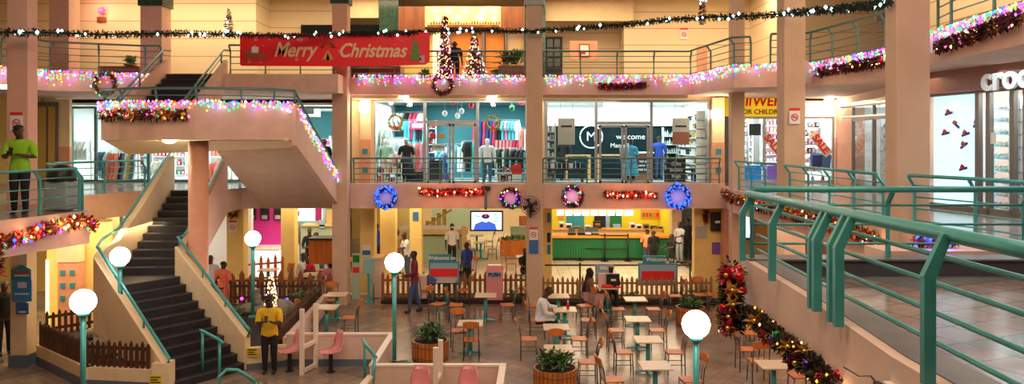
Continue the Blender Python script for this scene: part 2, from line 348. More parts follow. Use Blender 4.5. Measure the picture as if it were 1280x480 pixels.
# top level slab
e3 = [(-14.0, 20.5), (-13.4, 22.2), (-11.0, 23.15), (-10.45, 23.15), (-10.45, 23.3), (-8.6, 23.3), (-8.6, 22.95), (-5.2, 22.95), (-5.2, FY), (5.67, FY), (6.05, 20.9), (8.0, 20.5), (8.4, 17.2), (7.95, 14.4), (7.6, 11.0), (7.4, 6)]
struct(MB().prism([(-20, 12)]+e3+[(14.9, 6), (14.9, 34), (-20, 34)], 6.55, L3).out('floor', M['fascia']))
struct(MB().prism([(-20, 12)]+[(x, y+.12) for x, y in e3]+[(14.8, 6), (14.8, 32), (-20, 32)], L3, L3+.006).out('floor', M['l2floor']))
struct(MB().b2(-5.1, 5.6, FY+.25, 25.15, 6.44, 6.55).out('ceiling', M['cream']))
struct(MB().b2(-8.4, 7.1, 24.25, 50, 3.40, 3.46).out('ceiling', M['cream'])) if False else None
# top ceiling + roof over atrium (dark)
struct(MB().b2(-20, 15, 23.4, 36, 10.45, 10.7).out('ceiling', M['ceiling']))
struct(MB().b2(8.2, 15, 4, 23.4, 10.45, 10.7).out('ceiling', M['ceiling']))
struct(MB().b2(-20, -13.6, 8, 23.4, 10.45, 10.7).out('ceiling', M['ceiling']))
# outer walls
struct(MB().b2(-20.3, -20, -2, 50, 0, 10.7).out('wall_left', M['groove']))
struct(MB().b2(15, 15.3, -2, 50, 0, 10.7).out('wall_right', M['groove']))
struct(MB().b2(-20, 15, 50, 50.3, 0, 10.7).out('wall_back', M['cream']))

# top level back walls
w3 = MB()
w3.b2(-20, -9.0, 27.0, 27.2, L3, 10.45); w3.b2(-9.2, -9.0, 27.2, 28.6, L3, 10.45); w3.b2(-9.2, -6.05, 28.6, 28.8, L3, 10.45)
struct(w3.out('wall_upper_left', M['groove']))
w3 = MB(); w3.b2(4.2, 8.9, 28.8, 29, L3, 10.45); w3.b2(1.2, 4.2, 30.0, 30.2, L3, 10.45); w3.b2(4.2, 4.4, 29.0, 30.2, L3, 10.45)
w3.b2(8.9, 9.1, 25.6, 28.8, L3, 10.45); w3.b2(8.9, 14.9, 25.4, 25.6, L3, 10.45)
struct(w3.out('wall_upper_back', M['groove']))
struct(MB().b2(1.2, 4.5, 28.5, 28.7, 9.55, 10.45).out('trim_6', M['cream']))
struct(MB().b2(10.9, 11.1, 6, 22.0, L3, 10.45).out('wall_upper_right', M['groove']))
struct(MB().b2(10.9, 14.9, 22.0, 22.2, L3, 10.45).out('wall_upper_right', M['groove']))

# ------------------------------------------------------------------ columns
def column(px0, px1, Y, z0, z1, m, label, depth=None, cap=None, base=None, group=None):
    x0 = (px0-HX)*Y/S; x1 = (px1-HX)*Y/S; d = depth or (x1-x0)
    t = thing('column', label, 'column', ((x0+x1)/2, Y+d/2, z0), group=group)
    MB().b2(x0, x1, Y, Y+d, z0, z1).out('shaft', m, t, bevel=.02)
    if base: MB().b2(x0-.03, x1+.03, Y-.03, Y+d+.03, z0, z0+base).out('plinth', M['blueskirt'], t)
    if cap: MB().b2(x0-.05, x1+.05, Y-.05, Y+d+.05, cap, cap+.35).out('capital', M['darkgreen'], t)
    return t
t = column(8, 35, 17.3, 2.97, 13, M['pinkcol'], 'pink painted square column rising behind the man in green shirt', depth=.36)
MB().b2(-11.3, -10.93, 17.3, 17.66, 0, 2.97).out('lower_shaft', M['cream'], t); MB().b2(-11.33, -10.9, 17.27, 17.69, 0, .27).out('plinth', M['blueskirt'], t)
column(61, 86, 24.0, L3, 10.45, M['pinkcol'], 'pink column on top floor left of the dark doorway')
column(175, 202, 23.6, L3, 10.4, M['pinkcol'], 'pink column at top of upper staircase with dark green capital', cap=9.25)
column(415, 434, 23.75, 0, 10.4, M['column'], 'beige column crossing the red banner near its middle', cap=9.35)
column(658, 678, 23.75, 0, 10.4, M['column'], 'beige column between the clothes shop and white gift shop fronts', cap=9.3)
column(915, 931, 22.9, 0, 10.4, M['column'], 'beige column left of the yellow children shop sign')
column(980, 1007, 18.9, 0, 10.8, M['column'], 'beige column right of yellow sign bearing a no smoking notice')
t = column(1121, 1163, 12.9, 0, 12.5, M['column'], 'massive beige column in front at right beside the green railing', depth=.42)
# food court columns
for a in [(283, 304, 25.6, 'yellow column with dark wreath and no smoking notice, left food court'), (351, 368, 27.5, 'yellow column between the magenta kiosk and the wooden counter'),
          (450, 468, 25.9, 'yellow food court column bearing a small blue poster'), (475, 494, 27.2, 'plain yellow food court column behind the blue wreath'), (512, 527, 29.5, 'yellow food court column beside the long tan counter'),
          (679, 690, 26.4, 'narrow yellow pier at left of green counter, lined with posters')]:
    Y = a[2]; column(a[0], a[1], Y, 0, 3.4, M['yellow'], a[3], depth=.5)
column(868, 906, 24.9, 0, 2.97, M['yellow'], 'wide yellow pier carrying a black screen and purple notice', depth=.35)
column(906, 926, 24.3, 0, 2.97, M['salmon'], 'salmon pink pier with small red notice at platform corner', depth=.5)
# round column
cx, cy = A(248, 200, 18.95).xy
o = MB().lathe([(.25, 0), (.25, .2), (.235, .22), (.235, 5.1)], (cx, cy, 0), 32).out('column', M['salmon'], smooth=False); tag(o, 'round salmon column carrying the upper stair landing', 'column')
for p in o.data.polygons: p.use_smooth = len(p.vertices) == 4

# ================================================================== STAIRS
def flight(name, label, a0, b0, a1, b1, z0, z1, n, under=.25, tagit=True, parent=None):
    """a=left edge b=right edge (x,y), from bottom to top"""
    t = thing(name, label, 'staircase', (a0[0], a0[1], z0))
    st = MB(); no = MB(); rise = (z1-z0)/n
    P = lambda e0, e1, u: (e0[0]+(e1[0]-e0[0])*u, e0[1]+(e1[1]-e0[1])*u)
    for i in range(n):
        u0 = i/n; u1 = (i+1)/n; z = z0+rise*(i+1); zb = max(0, z-rise-under-rise)
        q = [P(a0, a1, u0), P(b0, b1, u0), P(b0, b1, u1), P(a0, a1, u1)]
        st.hexa([(*p, zb) for p in q]+[(*p, z) for p in q])
        e = .03/max(.1, (Vector(q[3])-Vector(q[0])).length)
        r = [P(a0, a1, u0-e/n*.5), P(b0, b1, u0-e/n*.5), P(b0, b1, u0+e*.4/n*3), P(a0, a1, u0+e*.4/n*3)]
        no.hexa([(*p, z-.025) for p in r]+[(*p, z+.004) for p in r])
    st.out('steps', M['stair'], t); no.out('nosings', M['nosing'], t)
    return t
R0 = Vector((-5.95, 17.06)); n1 = Vector((.58, .81)); d1 = Vector((-.81, .58))
L0 = R0-n1*1.75; R1 = R0+d1*2.8; L1_ = L0+d1*2.8
LZ = 1.83
t = flight('staircase', 'black tiled lower stair flight turning up from the food court floor', L0, R0, L1_, R1, 0, LZ, 11)
UL0 = Vector((-9.55, 18.75)); UR0 = Vector((-8.15, 18.9)); UL1 = Vector((-9.98, 22.75)); UR1 = Vector((-8.6, 22.75))
MB().prism([tuple(L1_), tuple(R1), tuple(UR0), tuple(UL0), (-9.9, 18.3)], LZ-.25, LZ).out('landing', M['stair'], t)
t2 = flight('staircase', 'black tiled middle stair flight reaching the shops level', UL0, UR0, UL1, UR1, LZ, L2, 11)
def parapet(parent, p0, p1, zb0, zb1, zt0, zt1, th, m=M['cream'], name='parapet'):
    d = (Vector(p1)-Vector(p0)); n = Vector((-d.y, d.x)).normalized()*th/2
    a, b = Vector(p0), Vector(p1); q = [a-n, b-n, b+n, a+n]; zb = [zb0, zb1, zb1, zb0]; zt = [zt0, zt1, zt1, zt0]
    return MB().hexa([(v.x, v.y, z) for v, z in zip(q, zb)]+[(v.x, v.y, z) for v, z in zip(q, zt)]).out(name, m, parent, bevel=.015)
off = n1*.09
parapet(t, R0+off, R1+off, 0, LZ-.4, .74, LZ+.70, .16)
parapet(t, L0-off, L1_-off, 0, LZ-1.0, .62, LZ+.68, .18)
MB().b2(L0.x-.28, L0.x+.06, L0.y-.2, L0.y+.1, 0, .62).out('newel', M['cream'], t)
parapet(t, L1_-off, (-9.72, 18.2), 0, 0, LZ+.68, LZ+.72, .16)
parapet(t2, (-9.72, 18.2), UL0+Vector((-.1, 0)), 0, 0, LZ+.72, LZ+.85, .16)
parapet(t2, UL0+Vector((-.1, 0)), UL1+Vector((-.1, 0)), LZ-.5, L2-.7, LZ+.85, L2+1.0, .16)
parapet(t2, UR0+Vector((.12, -.2)), UR1+Vector((.1, .0)), LZ-.35, L2-.68, LZ+.72, L2+.95, .16, m=M['pinkcol'])
# handrails (teal tubes on brackets)
def handrail(parent, pts, r=.035, br=()):
    MB().tube(pts, r, 10).out('handrail', M['teal'], parent, smooth=True)
    for b in br:
        MB().tube([b, (b[0], b[1], b[2]-.17)], .022, 8).out('bracket', M['teal'], parent, smooth=True)
def off3(p, z): return (p[0], p[1], z)
ra = R0+off; rb = R1+off; up = .17
pts = [off3(ra-d1*.02, .74), off3(ra-d1*.05, .74+up), off3(ra+d1*.15, .78+up+.05), off3(rb-d1*.15, LZ+.66+up), off3(rb, LZ+.74+up), off3(UR0+Vector((.12, -.1)), LZ+.78+up), off3(UR0+Vector((.12, .15)), LZ+.9+up), off3(UR1+Vector((.1, .0)), L2+.95+up)]
handrail(t, pts, br=[off3(seg(ra, rb, u), .74+(LZ-.04)*u+up+.02) for u in (.3, .62, .97)])
la = L0-off; lb = L1_-off
pts = [off3(la-d1*.1, .62), off3(la-d1*.12, .70), off3(la+d1*.12, .82+.05), off3(lb-d1*.1, LZ+.68+up), off3(lb, LZ+.72+up), (-9.72, 18.2, LZ+.76+up), off3(UL0+Vector((-.1, .1)), LZ+.95+up), off3(UL1+Vector((-.1, 0)), L2+1.0+up), off3(UL1+Vector((-.1, .25)), L2+1.0+up)]
handrail(t, pts, br=[off3(seg(la, lb, u), .62+(LZ+.06)*u+up) for u in (.3, .62)])
# middle handrail on the bottom steps
hr = thing('handrail_stand', 'short free standing teal handrail on the lowest black steps', 'handrail', (-6.14, 16.12, 0))
a = Vector((-6.14, 16.12)); b = a+d1*.62
MB().tube([off3(a+Vector((.1, -.07)), .86), off3(a, .92), off3(b, 1.02), off3(b+d1*.1, 1.02)], .035, 10).out('rail', M['teal'], hr, smooth=True)
for p, z0, z1 in ((a, 0, .92), (b, .17, 1.02)): MB().tube([off3(p, z0), off3(p, z1)], .03, 10).out('post', M['teal'], hr, smooth=True)

# ---------------- upper landing + flights
LM = 5.35
arc = [(-10.5, 19.7), (-10.3, 19.25), (-9.6, 18.75), (-8.6, 18.45), (-7.6, 18.4), (-6.6, 18.65), (-5.9, 19.0), (-5.5, 19.4)]
lt = thing('stair_landing', 'curved upper landing with pink parapet hung with coloured lights', 'landing', (-8, 19.5, 5.0))
MB().prism([(x*.99-.08, y+.1) for x, y in arc]+[(-5.55, 20.4), (-10.45, 20.4)], LM-.2, LM).out('deck', M['stair'], lt)
pp = MB()
inn_ = [(x*.985-.12, y+.14) for x, y in arc]
for i in range(len(arc)-1): pp.prism([arc[i], arc[i+1], inn_[i+1], inn_[i]], 5.12, 6.03)
pp.out('parapet', M['fascia'], lt)
MB().hexa([(-10.3, 18.9+.5, 5.1), (-5.6, 19.2, 5.1), (-5.6, 20.6, 4.93), (-10.3, 20.6, 4.73), (-10.3, 19.4, 5.2), (-5.6, 19.2, 5.2), (-5.6, 20.6, 5.2), (-10.3, 20.6, 5.2)]).out('soffit', M['cream'], lt)
MB().tube([(x, y, 6.37) for x, y in [(-10.55, 20.2), (-10.55, 19.7)]+[(x, y+.05) for x, y in arc[1:]]], .035, 10).out('top_rail', M['tealdark'], lt, smooth=True)
MB().tube([(x, y+.05, 6.2) for x, y in arc[1:]], .015, 8).out('lower_rail', M['tealdark'], lt, smooth=True)
for i in range(0, len(arc)): MB().tube([(arc[i][0]*.985-.1, arc[i][1]+.12, 6.02), (arc[i][0], arc[i][1]+.05, 6.37)], .028, 8).out('post', M['tealdark'], lt, smooth=True)
t3 = flight('staircase', 'dark upper stair flight climbing to the top floor behind the landing', (-10.35, 20.2), (-8.75, 20.2), (-10.35, 23.3), (-8.75, 23.3), LM, L3, 10)
parapet(t3, (-10.45, 20.0), (-10.45, 23.2), LM-.3, L3-.5, LM+.42, L3+.45, .14, m=M['pinkcol'])
parapet(t3, (-8.65, 20.2), (-8.65, 23.2), LM-.3, L3-.5, LM+.40, L3+.45, .14, m=M['fascia'])
for x in (-10.45, -8.65):
    for dz, r in ((.30, .032), (.14, .015)):
        MB().tube([(x, 19.9, LM+.42+dz-.12), (x, 20.1, LM+.42+dz), (x, 23.0, L3+.42+dz), (x, 23.5, L3+.46+dz)], r, 8).out('handrail', M['tealdark'], t3, smooth=True)
    for u in (.1, .5, .95): MB().tube([(x, 20.1+2.9*u, LM+.40+1.75*u), (x, 20.1+2.9*u, LM+.72+1.75*u)], .025, 8).out('bracket', M['tealdark'], t3, smooth=True)
t4 = flight('staircase', 'stair flight descending from upper landing to the shops, seen from beneath', (-5.6, 24.0), (-7.75, 24.0), (-5.6, 20.4), (-7.75, 20.4), L2, LM, 10, under=.02)
MB().hexa([(-7.85, 20.6, 4.72), (-5.55, 20.6, 4.86), (-5.5, 24.15, 2.99), (-7.85, 24.15, 2.99), (-7.85, 20.6, 4.95), (-5.55, 20.6, 4.95), (-5.5, 24.15, 3.2), (-7.85, 24.15, 3.2)]).out('soffit', M['column'], t4)
parapet(t4, (-5.5, 19.35), (-5.45, 24.15), 4.98, 2.99, 6.03, 3.85, .13, m=M['fascia'])
parapet(t4, (-7.85, 20.6), (-7.85, 24.1), 4.8, 3.1, 5.7, 4.0, .12, m=M['fascia'])
MB().tube([(-5.5, 19.4, 6.37), (-5.45, 24.1, 4.08)], .03, 8).out('handrail', M['tealdark'], t4, smooth=True)
for u in (.05, .35, .65, .95): MB().tube([(-5.47, 19.4+4.7*u, 6.0-2.1*u), (-5.47, 19.4+4.7*u, 6.36-2.28*u)], .02, 8).out('bracket', M['tealdark'], t4, smooth=True)
# dome lamp under landing
def dome_lamp(loc, label, r=.18, power=25, col=(1, .88, .66)):
    t = thing('ceiling_lamp', label, 'lamp', loc)
    MB().lathe([(r+.02, 0), (r+.02, -.03), (r, -.03)], loc, 20).out('base', M['whitegloss'], t)
    MB().lathe([(r, -.03), (r*.9, -.08), (r*.6, -.12), (.02, -.135)], loc, 20).out('diffuser', M['dome'], t, smooth=True)
    point('bulb', (loc[0], loc[1], loc[2]-.22), power, col, .1, t)
dome_lamp(tuple(A(6, 118, 19.5).xy)+(6.55,), 'bright dome lamp at far left under top floor', .22, 60)
dome_lamp((-8.45, 18.95, 5.17), 'glowing white dome lamp under the curved upper landing')
dome_lamp(tuple(A(505, 112, 24.5).xy)+(6.55,), 'dome lamp above left part of clothes shopfront', .17, 18)
dome_lamp(tuple(A(615, 112, 24.5).xy)+(6.55,), 'dome lamp above right part of clothes shopfront', .17, 18)

# ================================================================== RAILINGS
def railing(label, pts, z, h=.88, side=1, sp=1.5, m='tealdark', r=.03, nb=4, ends=True, pr=.028, h1=None, bend=.12, cat='railing'):
    t = thing('railing', label, cat, (pts[0][0], pts[0][1], z))
    P = [Vector(p) for p in pts]; h1 = h if h1 is None else h1
    cum = [0]
    for a, b in zip(P, P[1:]): cum.append(cum[-1]+(b-a).length)
    tot = cum[-1]
    def at(s):
        for i in range(len(P)-1):
            if s <= cum[i+1]+1e-6:
                u = (s-cum[i])/(cum[i+1]-cum[i]); d = (P[i+1]-P[i]).normalized(); return P[i].lerp(P[i+1], u), Vector((d.y, -d.x))*side
        return P[-1], Vector((d.y, -d.x))*side
    N = []
    for i, p in enumerate(P):
        _, n_a = at(max(0, cum[i]-.01)); _, n_b = at(min(tot, cum[i]+.01)); N.append((n_a+n_b).normalized())
    hh = lambda s: h+(h1-h)*s/tot
    MB().tube([(p.x+n.x*bend, p.y+n.y*bend, z+hh(c)) for p, n, c in zip(P, N, cum)], r, 10).out('top_rail', M[m], t, smooth=True)
    for k in range(nb):
        f = (k+.7)/(nb+.55)
        ofs = 0 if f < .75 else bend*(f-.75)/.25
        MB().tube([(p.x+n.x*ofs, p.y+n.y*ofs, z+hh(c)*f) for p, n, c in zip(P, N, cum)], r*.33+.003, 6).out('bar', M[m], t, smooth=True)
    ss = [0.0]
    for i in range(len(P)-1):
        L = cum[i+1]-cum[i]; n = max(1, round(L/sp)); ss += [cum[i]+L*(j+1)/n for j in range(n)]
    for s in ss:
        p, n = at(s); q = hh(s)
        MB().tube([(p.x, p.y, z), (p.x, p.y, z+q*.78), (p.x+n.x*bend, p.y+n.y*bend, z+q*.97), (p.x+n.x*bend, p.y+n.y*bend, z+q)], pr, 6).out('post', M[m], t)
    return t
railing('long dark green railing before the middle level clothes and gift shops', [(-5.0, FY+.08), (.45, FY+.08)], L2+.1, .80, 1, 1.36)
railing('dark green railing before the white gift shop, right of middle column', [(.98, FY+.08), (6.55, FY+.08)], L2+.1, .80, 1, 1.36)
railing('teal railing along gallery edge before the yellow children shop', [(6.68, 22.6), (6.85, 19.6)], L2, .85, 1, 1.0, 'teal')
railing('teal railing between the two right columns before the glass shops', [(6.80, 18.8), (6.72, 13.9)], L2, .85, 1, 1.3, 'teal')
railing('teal railing right of the massive column before the shoe shop', [(6.66, 12.7), (7.0, 11.6), (7.15, 10.4)], L2, .88, 1, 1.1, 'teal')
railing('teal railing across far end of the near platform', [(2.95, 9.45), (6.30, 9.45)], L2+.02, .84, 1, 1.62, 'teal', r=.04, pr=.035, nb=3)
nr = railing('thick teal railing in the foreground along near platform edge', [(2.97, 9.3), (2.82, 6.6), (2.70, 4.0), (2.68, 3.3)], L2+.01, .80, 1, 50, 'teal', r=.045, pr=.03, nb=4, h1=.9)
for ch in list(nr.children):
    if ch.name.startswith('post'): bpy.data.objects.remove(ch)
for px, py, hgt in ((928, 326, .80), (965, 351, .82), (1015, 385, .85), (1021, 389, .85), (1040, 402, .86), (1048, 408, .86), (1160, 480, .9)):
    p = G(px, py, L2+.01); 
    MB().box((p.x, p.y, L2+.01+hgt*.36), (.07, .05, hgt*.72)).out('post', M['teal'], nr)
    MB().hexa([(p.x-.04, p.y-.025, L2+hgt*.72), (p.x+.04, p.y-.025, L2+hgt*.72), (p.x+.04, p.y+.025, L2+hgt*.72), (p.x-.04, p.y+.025, L2+hgt*.72),
               (p.x+.08, p.y-.02, L2+hgt), (p.x+.14, p.y-.02, L2+hgt), (p.x+.14, p.y+.02, L2+hgt), (p.x+.08, p.y+.02, L2+hgt)]).out('post', M['teal'], nr)
railing('dark teal railing in front of the man in green shirt', [(-9.45, 9.5), (-9.35, 13.9), (-8.90, 15.8)], L2, .87, -1, 1.3, 'teal')
railing('teal railing running back behind the grey waste bin', [(-8.95, 16.0), (-11.6, 19.4)], L2, .87, -1, 1.6, 'teal')
railing('teal railing along the left gallery up to the staircase', [(-11.7, 19.8), (-10.85, 22.7)], L2, .87, -1, 1.3, 'teal')
# top level
railing('dark railing on top floor at far left', [(-13.9, 20.9), (-13.4, 22.3), (-11.1, 23.25), (-10.6, 23.25)], L3, .86, 1, 1.4)
railing('dark railing on top floor behind the red banner', [(-8.45, 23.05), (-5.3, 23.05)], L3, .86, 1, 1.2)
railing('dark railing on top floor before lit Christmas trees', [(-5.1, FY+.1), (.4, FY+.1)], L3, .82, 1, 1.5)
railing('dark railing on top floor before framed picture', [(1.0, FY+.1), (5.65, FY+.1), (6.1, 21.1), (6.5, 20.9)], L3, .82, 1, 1.3)
railing('dark railing on top floor between the two right columns', [(7.0, 20.8), (8.0, 20.6), (8.45, 17.4), (8.35, 16.6)], L3, .88, 1, 1.1)
railing('dark railing on top floor above the shoe shop', [(8.1, 14.6), (7.95, 13.9), (7.75, 11.1), (7.55, 7)], L3, .88, 1, 1.3)

# ================================================================== SHOPS, middle level
def shopfront(label, x0, x1, Y, z0, z1, muls, door=None, m='alu', transom=None, cat='shopfront'):
    t = thing('shopfront', label, cat, ((x0+x1)/2, Y, z0)); f = MB()
    f.b2(x0, x1, Y-.04, Y+.04, z1-.08, z1); f.b2(x0, x1, Y-.04, Y+.04, z0, z0+.10)
    for x in [x0+.04]+muls+[x1-.04]: f.b2(x-.045, x+.045, Y-.045, Y+.045, z0, z1)
    if transom: f.b2(transom[0], transom[1], Y-.04, Y+.04, transom[2]-.05, transom[2]+.05)
    f.out('frame', M[m], t)
    xs = [x0]+muls+[x1]
    for a, b in zip(xs, xs[1:]): MB().b2(a+.02, b-.02, Y-.006, Y+.006, z0+.08, z1-.05).out('glass_pane', M['glass'], t)
    if door:
        d0, d1_, zt = door
        for a, b, hx in ((d0, (d0+d1_)/2, 1), ((d0+d1_)/2, d1_, -1)):
            d = MB(); d.b2(a+.02, a+.09, Y-.05, Y-.0, z0, zt); d.b2(b-.09, b-.02, Y-.05, Y, z0, zt); d.b2(a+.02, b-.02, Y-.05, Y, zt-.08, zt); d.b2(a+.02, b-.02, Y-.05, Y, z0, z0+.14)
            dd = d.out('door', M[m], t); hxp = b-.13 if hx > 0 else a+.13
            MB().tube([(hxp, Y-.09, z0+.8), (hxp, Y-.09, z0+1.3)], .018, 8).out('handle', M['alu'], dd, smooth=True)
    return t
def room(x0, x1, Y0, Y1, z0, z1, back, side, ceil=None, floor=None):
    w = MB(); w.b2(x0, x1, Y1, Y1+.1, z0, z1); struct(w.out('wall_shop_back', back))
    s = MB(); s.b2(x0-.1, x0, Y0, Y1, z0, z1); s.b2(x1, x1+.1, Y0, Y1, z0, z1); struct(s.out('wall_shop_side', side))
    struct(MB().b2(x0, x1, Y0, Y1, z1, z1+.08).out('ceiling', ceil or M['white']))
    struct(MB().b2(x0, x1, Y0, Y1, z0+.006, z0+.02).out('floor', floor or M['whitegloss']))
GY = 25.2
X = lambda px, Y=GY: (px-HX)*Y/S
ZC = 6.44
# walls between shops along the facade
for a, b, mm in ((440, 451, 'cream'), (463, 468, 'cream'), (660, 680, 'cream'), (888, 905, 'cream')):
    struct(MB().b2(X(a), X(b), GY-.06, GY+.2, L2, 6.55).out('wall_facade', M[mm]))
struct(MB().b2(X(440), X(905), GY-.02, GY+.15, ZC-.02, 6.55).out('wall_facade', M['cream']))
# pilasters with salmon lower half + teal squares
for a, b, Y, zt, lb in ((451, 464, GY-.1, 5.15, 'cream pilaster with salmon tiled lower half left of clothes shop'), (889, 904, GY-.1, 5.05, 'cream pilaster with salmon tiled lower half right of gift shop'), (1043, 1054, 26.2, 5.2, 'cream pilaster with salmon lower half beside the sale window'), (72, 90, 26.0, 4.9, 'cream pilaster with salmon lower half at the left gallery')):
    t = thing('pilaster', lb, 'pilaster', (X((a+b)/2, Y), Y, L2))
    MB().b2(X(a, Y), X(b, Y), Y-.15, Y, zt, 6.5).out('upper_shaft', M['cream'], t)
    q = MB(); q.b2(X(a, Y)-.01, X(b, Y)+.01, Y-.16, Y, L2, zt); q.out('tiled_shaft', M['salmon'], t)
    for zz in (4.15, 4.75) if zt > 4.95 else (4.15,):
        c = (X(a, Y)+X(b, Y))/2; MB().b2(c-.09, c+.09, Y-.175, Y-.16, zz-.09, zz+.09).out('teal_tile', M['teals'], t)
def sconce(p, label, power=30):
    t = thing('wall_sconce', label, 'lamp', p)
    MB().b2(p[0]-.06, p[0]+.06, p[1], p[1]+.06, p[2]-.05, p[2]+.14).out('bracket', M['whitegloss'], t)
    MB().lathe([(.04, -.26), (.15, -.2), (.15, .04), (.08, .1)], (p[0], p[1]-.08, p[2]), 16).out('shade', M['dome'], t, smooth=True)
    point('bulb', (p[0], p[1]-.3, p[2]-.1), power, (1, .8, .5), .08, t)
sconce(A(455, 131, 24.95), 'glowing sconce on the pilaster left of clothes shop', 28)
sconce(A(894, 140, 24.95), 'bright sconce on the pilaster right of gift shop', 40)
sconce(A(1035, 125, 26.0), 'bright sconce beside the sale window under top floor', 30)
def bxp0(px0, px1, py0, py1, Y, dpt=.2):
    a = A(px0, py1, Y); b = A(px1, py0, Y); return MB().b2(a.x, b.x, Y, Y+dpt, a.z, b.z)
CY_ = 26.3
# clothes shop
room(X(466), X(660), GY+.1, 30.0, L2, ZC, M['tealwall'], M['white'], M['tealceil'])
shopfront('aluminium framed glass front of the clothes shop with double door', X(466), X(660), GY, L2, ZC, [X(531), X(597)], (X(533), X(596), 5.66), transom=(X(531), X(597), 5.72))
area('shop_lamp', (X(500), 27.3, ZC-.05), 1.6, 3, 110, COOL); area('shop_lamp', (X(565), 27.5, ZC-.05), 1.6, 3, 85, COOL); area('shop_lamp', (X(628), 27.3, ZC-.05), 1.6, 3, 110, COOL)
# gift shop
room(X(681), X(887), GY+.1, 29.0, L2, ZC, M['darkteal'], M['white'])
shopfront('white framed glass front of the gift shop with welcome door', X(681), X(887), GY, L2, ZC, [X(745), X(814)], (X(748), X(812), 5.62), transom=(X(745), X(814), 5.68))
area('shop_lamp', (X(712), 27.3, ZC-.05), 1.8, 2.6, 60, COOL); area('shop_lamp', (X(780), 27.3, ZC-.05), 1.8, 2.6, 50, COOL); area('shop_lamp', (X(850), 27.3, ZC-.05), 1.8, 2.6, 80, COOL)
o = MB().b2(X(755), X(810), GY+.1, GY+.2, 5.76, 6.36).out('lightbox', M['litwhite']); tag(o, 'white lightbox sign above the gift shop door', 'sign')
struct(MB().b2(X(681), X(887), 28.9, 29.0, 5.66, ZC).out('wall_shop_header', M['white']))
o = text('welcome', .30, M['whiteprint'], 'wall_lettering', None, (X(788, 28.9), 28.84, 5.25)); tag(o, 'white handwritten welcome lettering on dark wall of gift shop', 'lettering')
o = text('Marcella', .24, M['whiteprint'], 'wall_lettering', None, (X(776, 28.9), 28.84, 4.92)); tag(o, 'second line of white lettering under the welcome greeting', 'lettering')
lg = thing('wall_emblem', 'white ring emblem with letter M on the dark gift shop wall', 'emblem', A(739, 174, 28.0))
p = A(739, 171, 28.85); MB().tube([(p.x+.42*math.cos(a*PI/16), 28.84, p.z+.42*math.sin(a*PI/16)) for a in range(32)], .03, 6, closed=True).out('ring', M['whiteprint'], lg)
text('M', .5, M['whiteprint'], 'letter', lg, (p.x, 28.84, p.z))

# --- clothing stock
GARM = [cloth('cloth_%s' % n, c) for n, c in [('white', (.8, .8, .8)), ('teal', (.1, .5, .55)), ('red', (.6, .03, .08)), ('pink', (.8, .25, .35)), ('navy', (.03, .05, .18)), ('denim', (.12, .2, .38)), ('black', (.02, .02, .02)), ('coral', (.85, .22, .15)), ('mint', (.5, .75, .68)), ('cream', (.75, .68, .55)), ('green', (.05, .3, .12)), ('gold', (.7, .45, .05))]]
CNAME = ['white', 'teal', 'red', 'pink', 'navy', 'blue', 'black', 'coral', 'mint', 'cream', 'green', 'gold']
LEV = ['bottom', 'second lowest', 'third lowest', 'fourth lowest', 'fifth lowest', 'sixth lowest', 'seventh lowest', 'topmost', 'highest']
def garment_mesh(kind):
    m = MB()
    if kind == 0: poly = [(-.18, 0), (.18, 0), (.17, .45), (.30, .33), (.35, .42), (.2, .64), (.07, .68), (0, .63), (-.07, .68), (-.2, .64), (-.35, .42), (-.30, .33), (-.17, .45)]
    elif kind == 1: poly = [(-.26, -.35), (.26, -.35), (.13, .25), (.17, .5), (.1, .66), (.05, .68), (0, .55), (-.05, .68), (-.1, .66), (-.17, .5), (-.13, .25)]
    else: poly = [(-.17, -.3), (-.04, -.3), (0, .2), (.04, -.3), (.17, -.3), (.15, .6), (-.15, .6)]
    m.wallpoly(poly, -.035, .035); return m
gproto = {}
def garment(x, y, z, kind, mi, rz, label, group):
    key = (kind, mi)
    if key not in gproto:
        o = garment_mesh(kind).out('hanging_garment', GARM[mi]); gproto[key] = o.data; bpy.data.objects.remove(o)
    o = bpy.data.objects.new('hanging_garment', gproto[key]); C.objects.link(o); o.location = (x, y, z); o.rotation_euler = (0, 0, rz); o.scale = (.8, 1, 1)
    b = tag(o, CNAME[mi]+' '+label, 'garment', group); return o
def rack(px, py_top, Y, wpx, n, kinds, cols, label, gl, zf=L2, rz=0):
    c = A(px, py_top, Y); wd = wpx*Y/S
    t = thing('clothes_rack', label, 'clothes rack', (c.x, Y, zf))
    MB().tube([(c.x-wd/2, Y, zf), (c.x-wd/2, Y, c.z), (c.x+wd/2, Y, c.z), (c.x+wd/2, Y, zf)], .018, 8).out('frame', M['alu'], t, smooth=True)
    for s in (-1, 1): MB().b2(c.x+s*wd/2-.03, c.x+s*wd/2+.03, Y-.22, Y+.22, zf, zf+.03).out('foot', M['alu'], t)
    g2 = gl.replace('pale blue ', '').replace('pink and red ', '').replace('dark red ', '')
    for w_ in ('pale ', 'mixed ', 'light ', 'coral '): g2 = g2.replace(w_, '', 1) if g2.startswith(w_) else g2
    for i in range(n):
        garment(c.x-wd/2+wd*(i+.5)/n, Y, c.z-.72, random.choice(kinds), random.choice(cols), random.uniform(.9, 1.3), g2+', '+['left end', 'left half', 'right half', 'right end'][4*i//n], gl+' group')
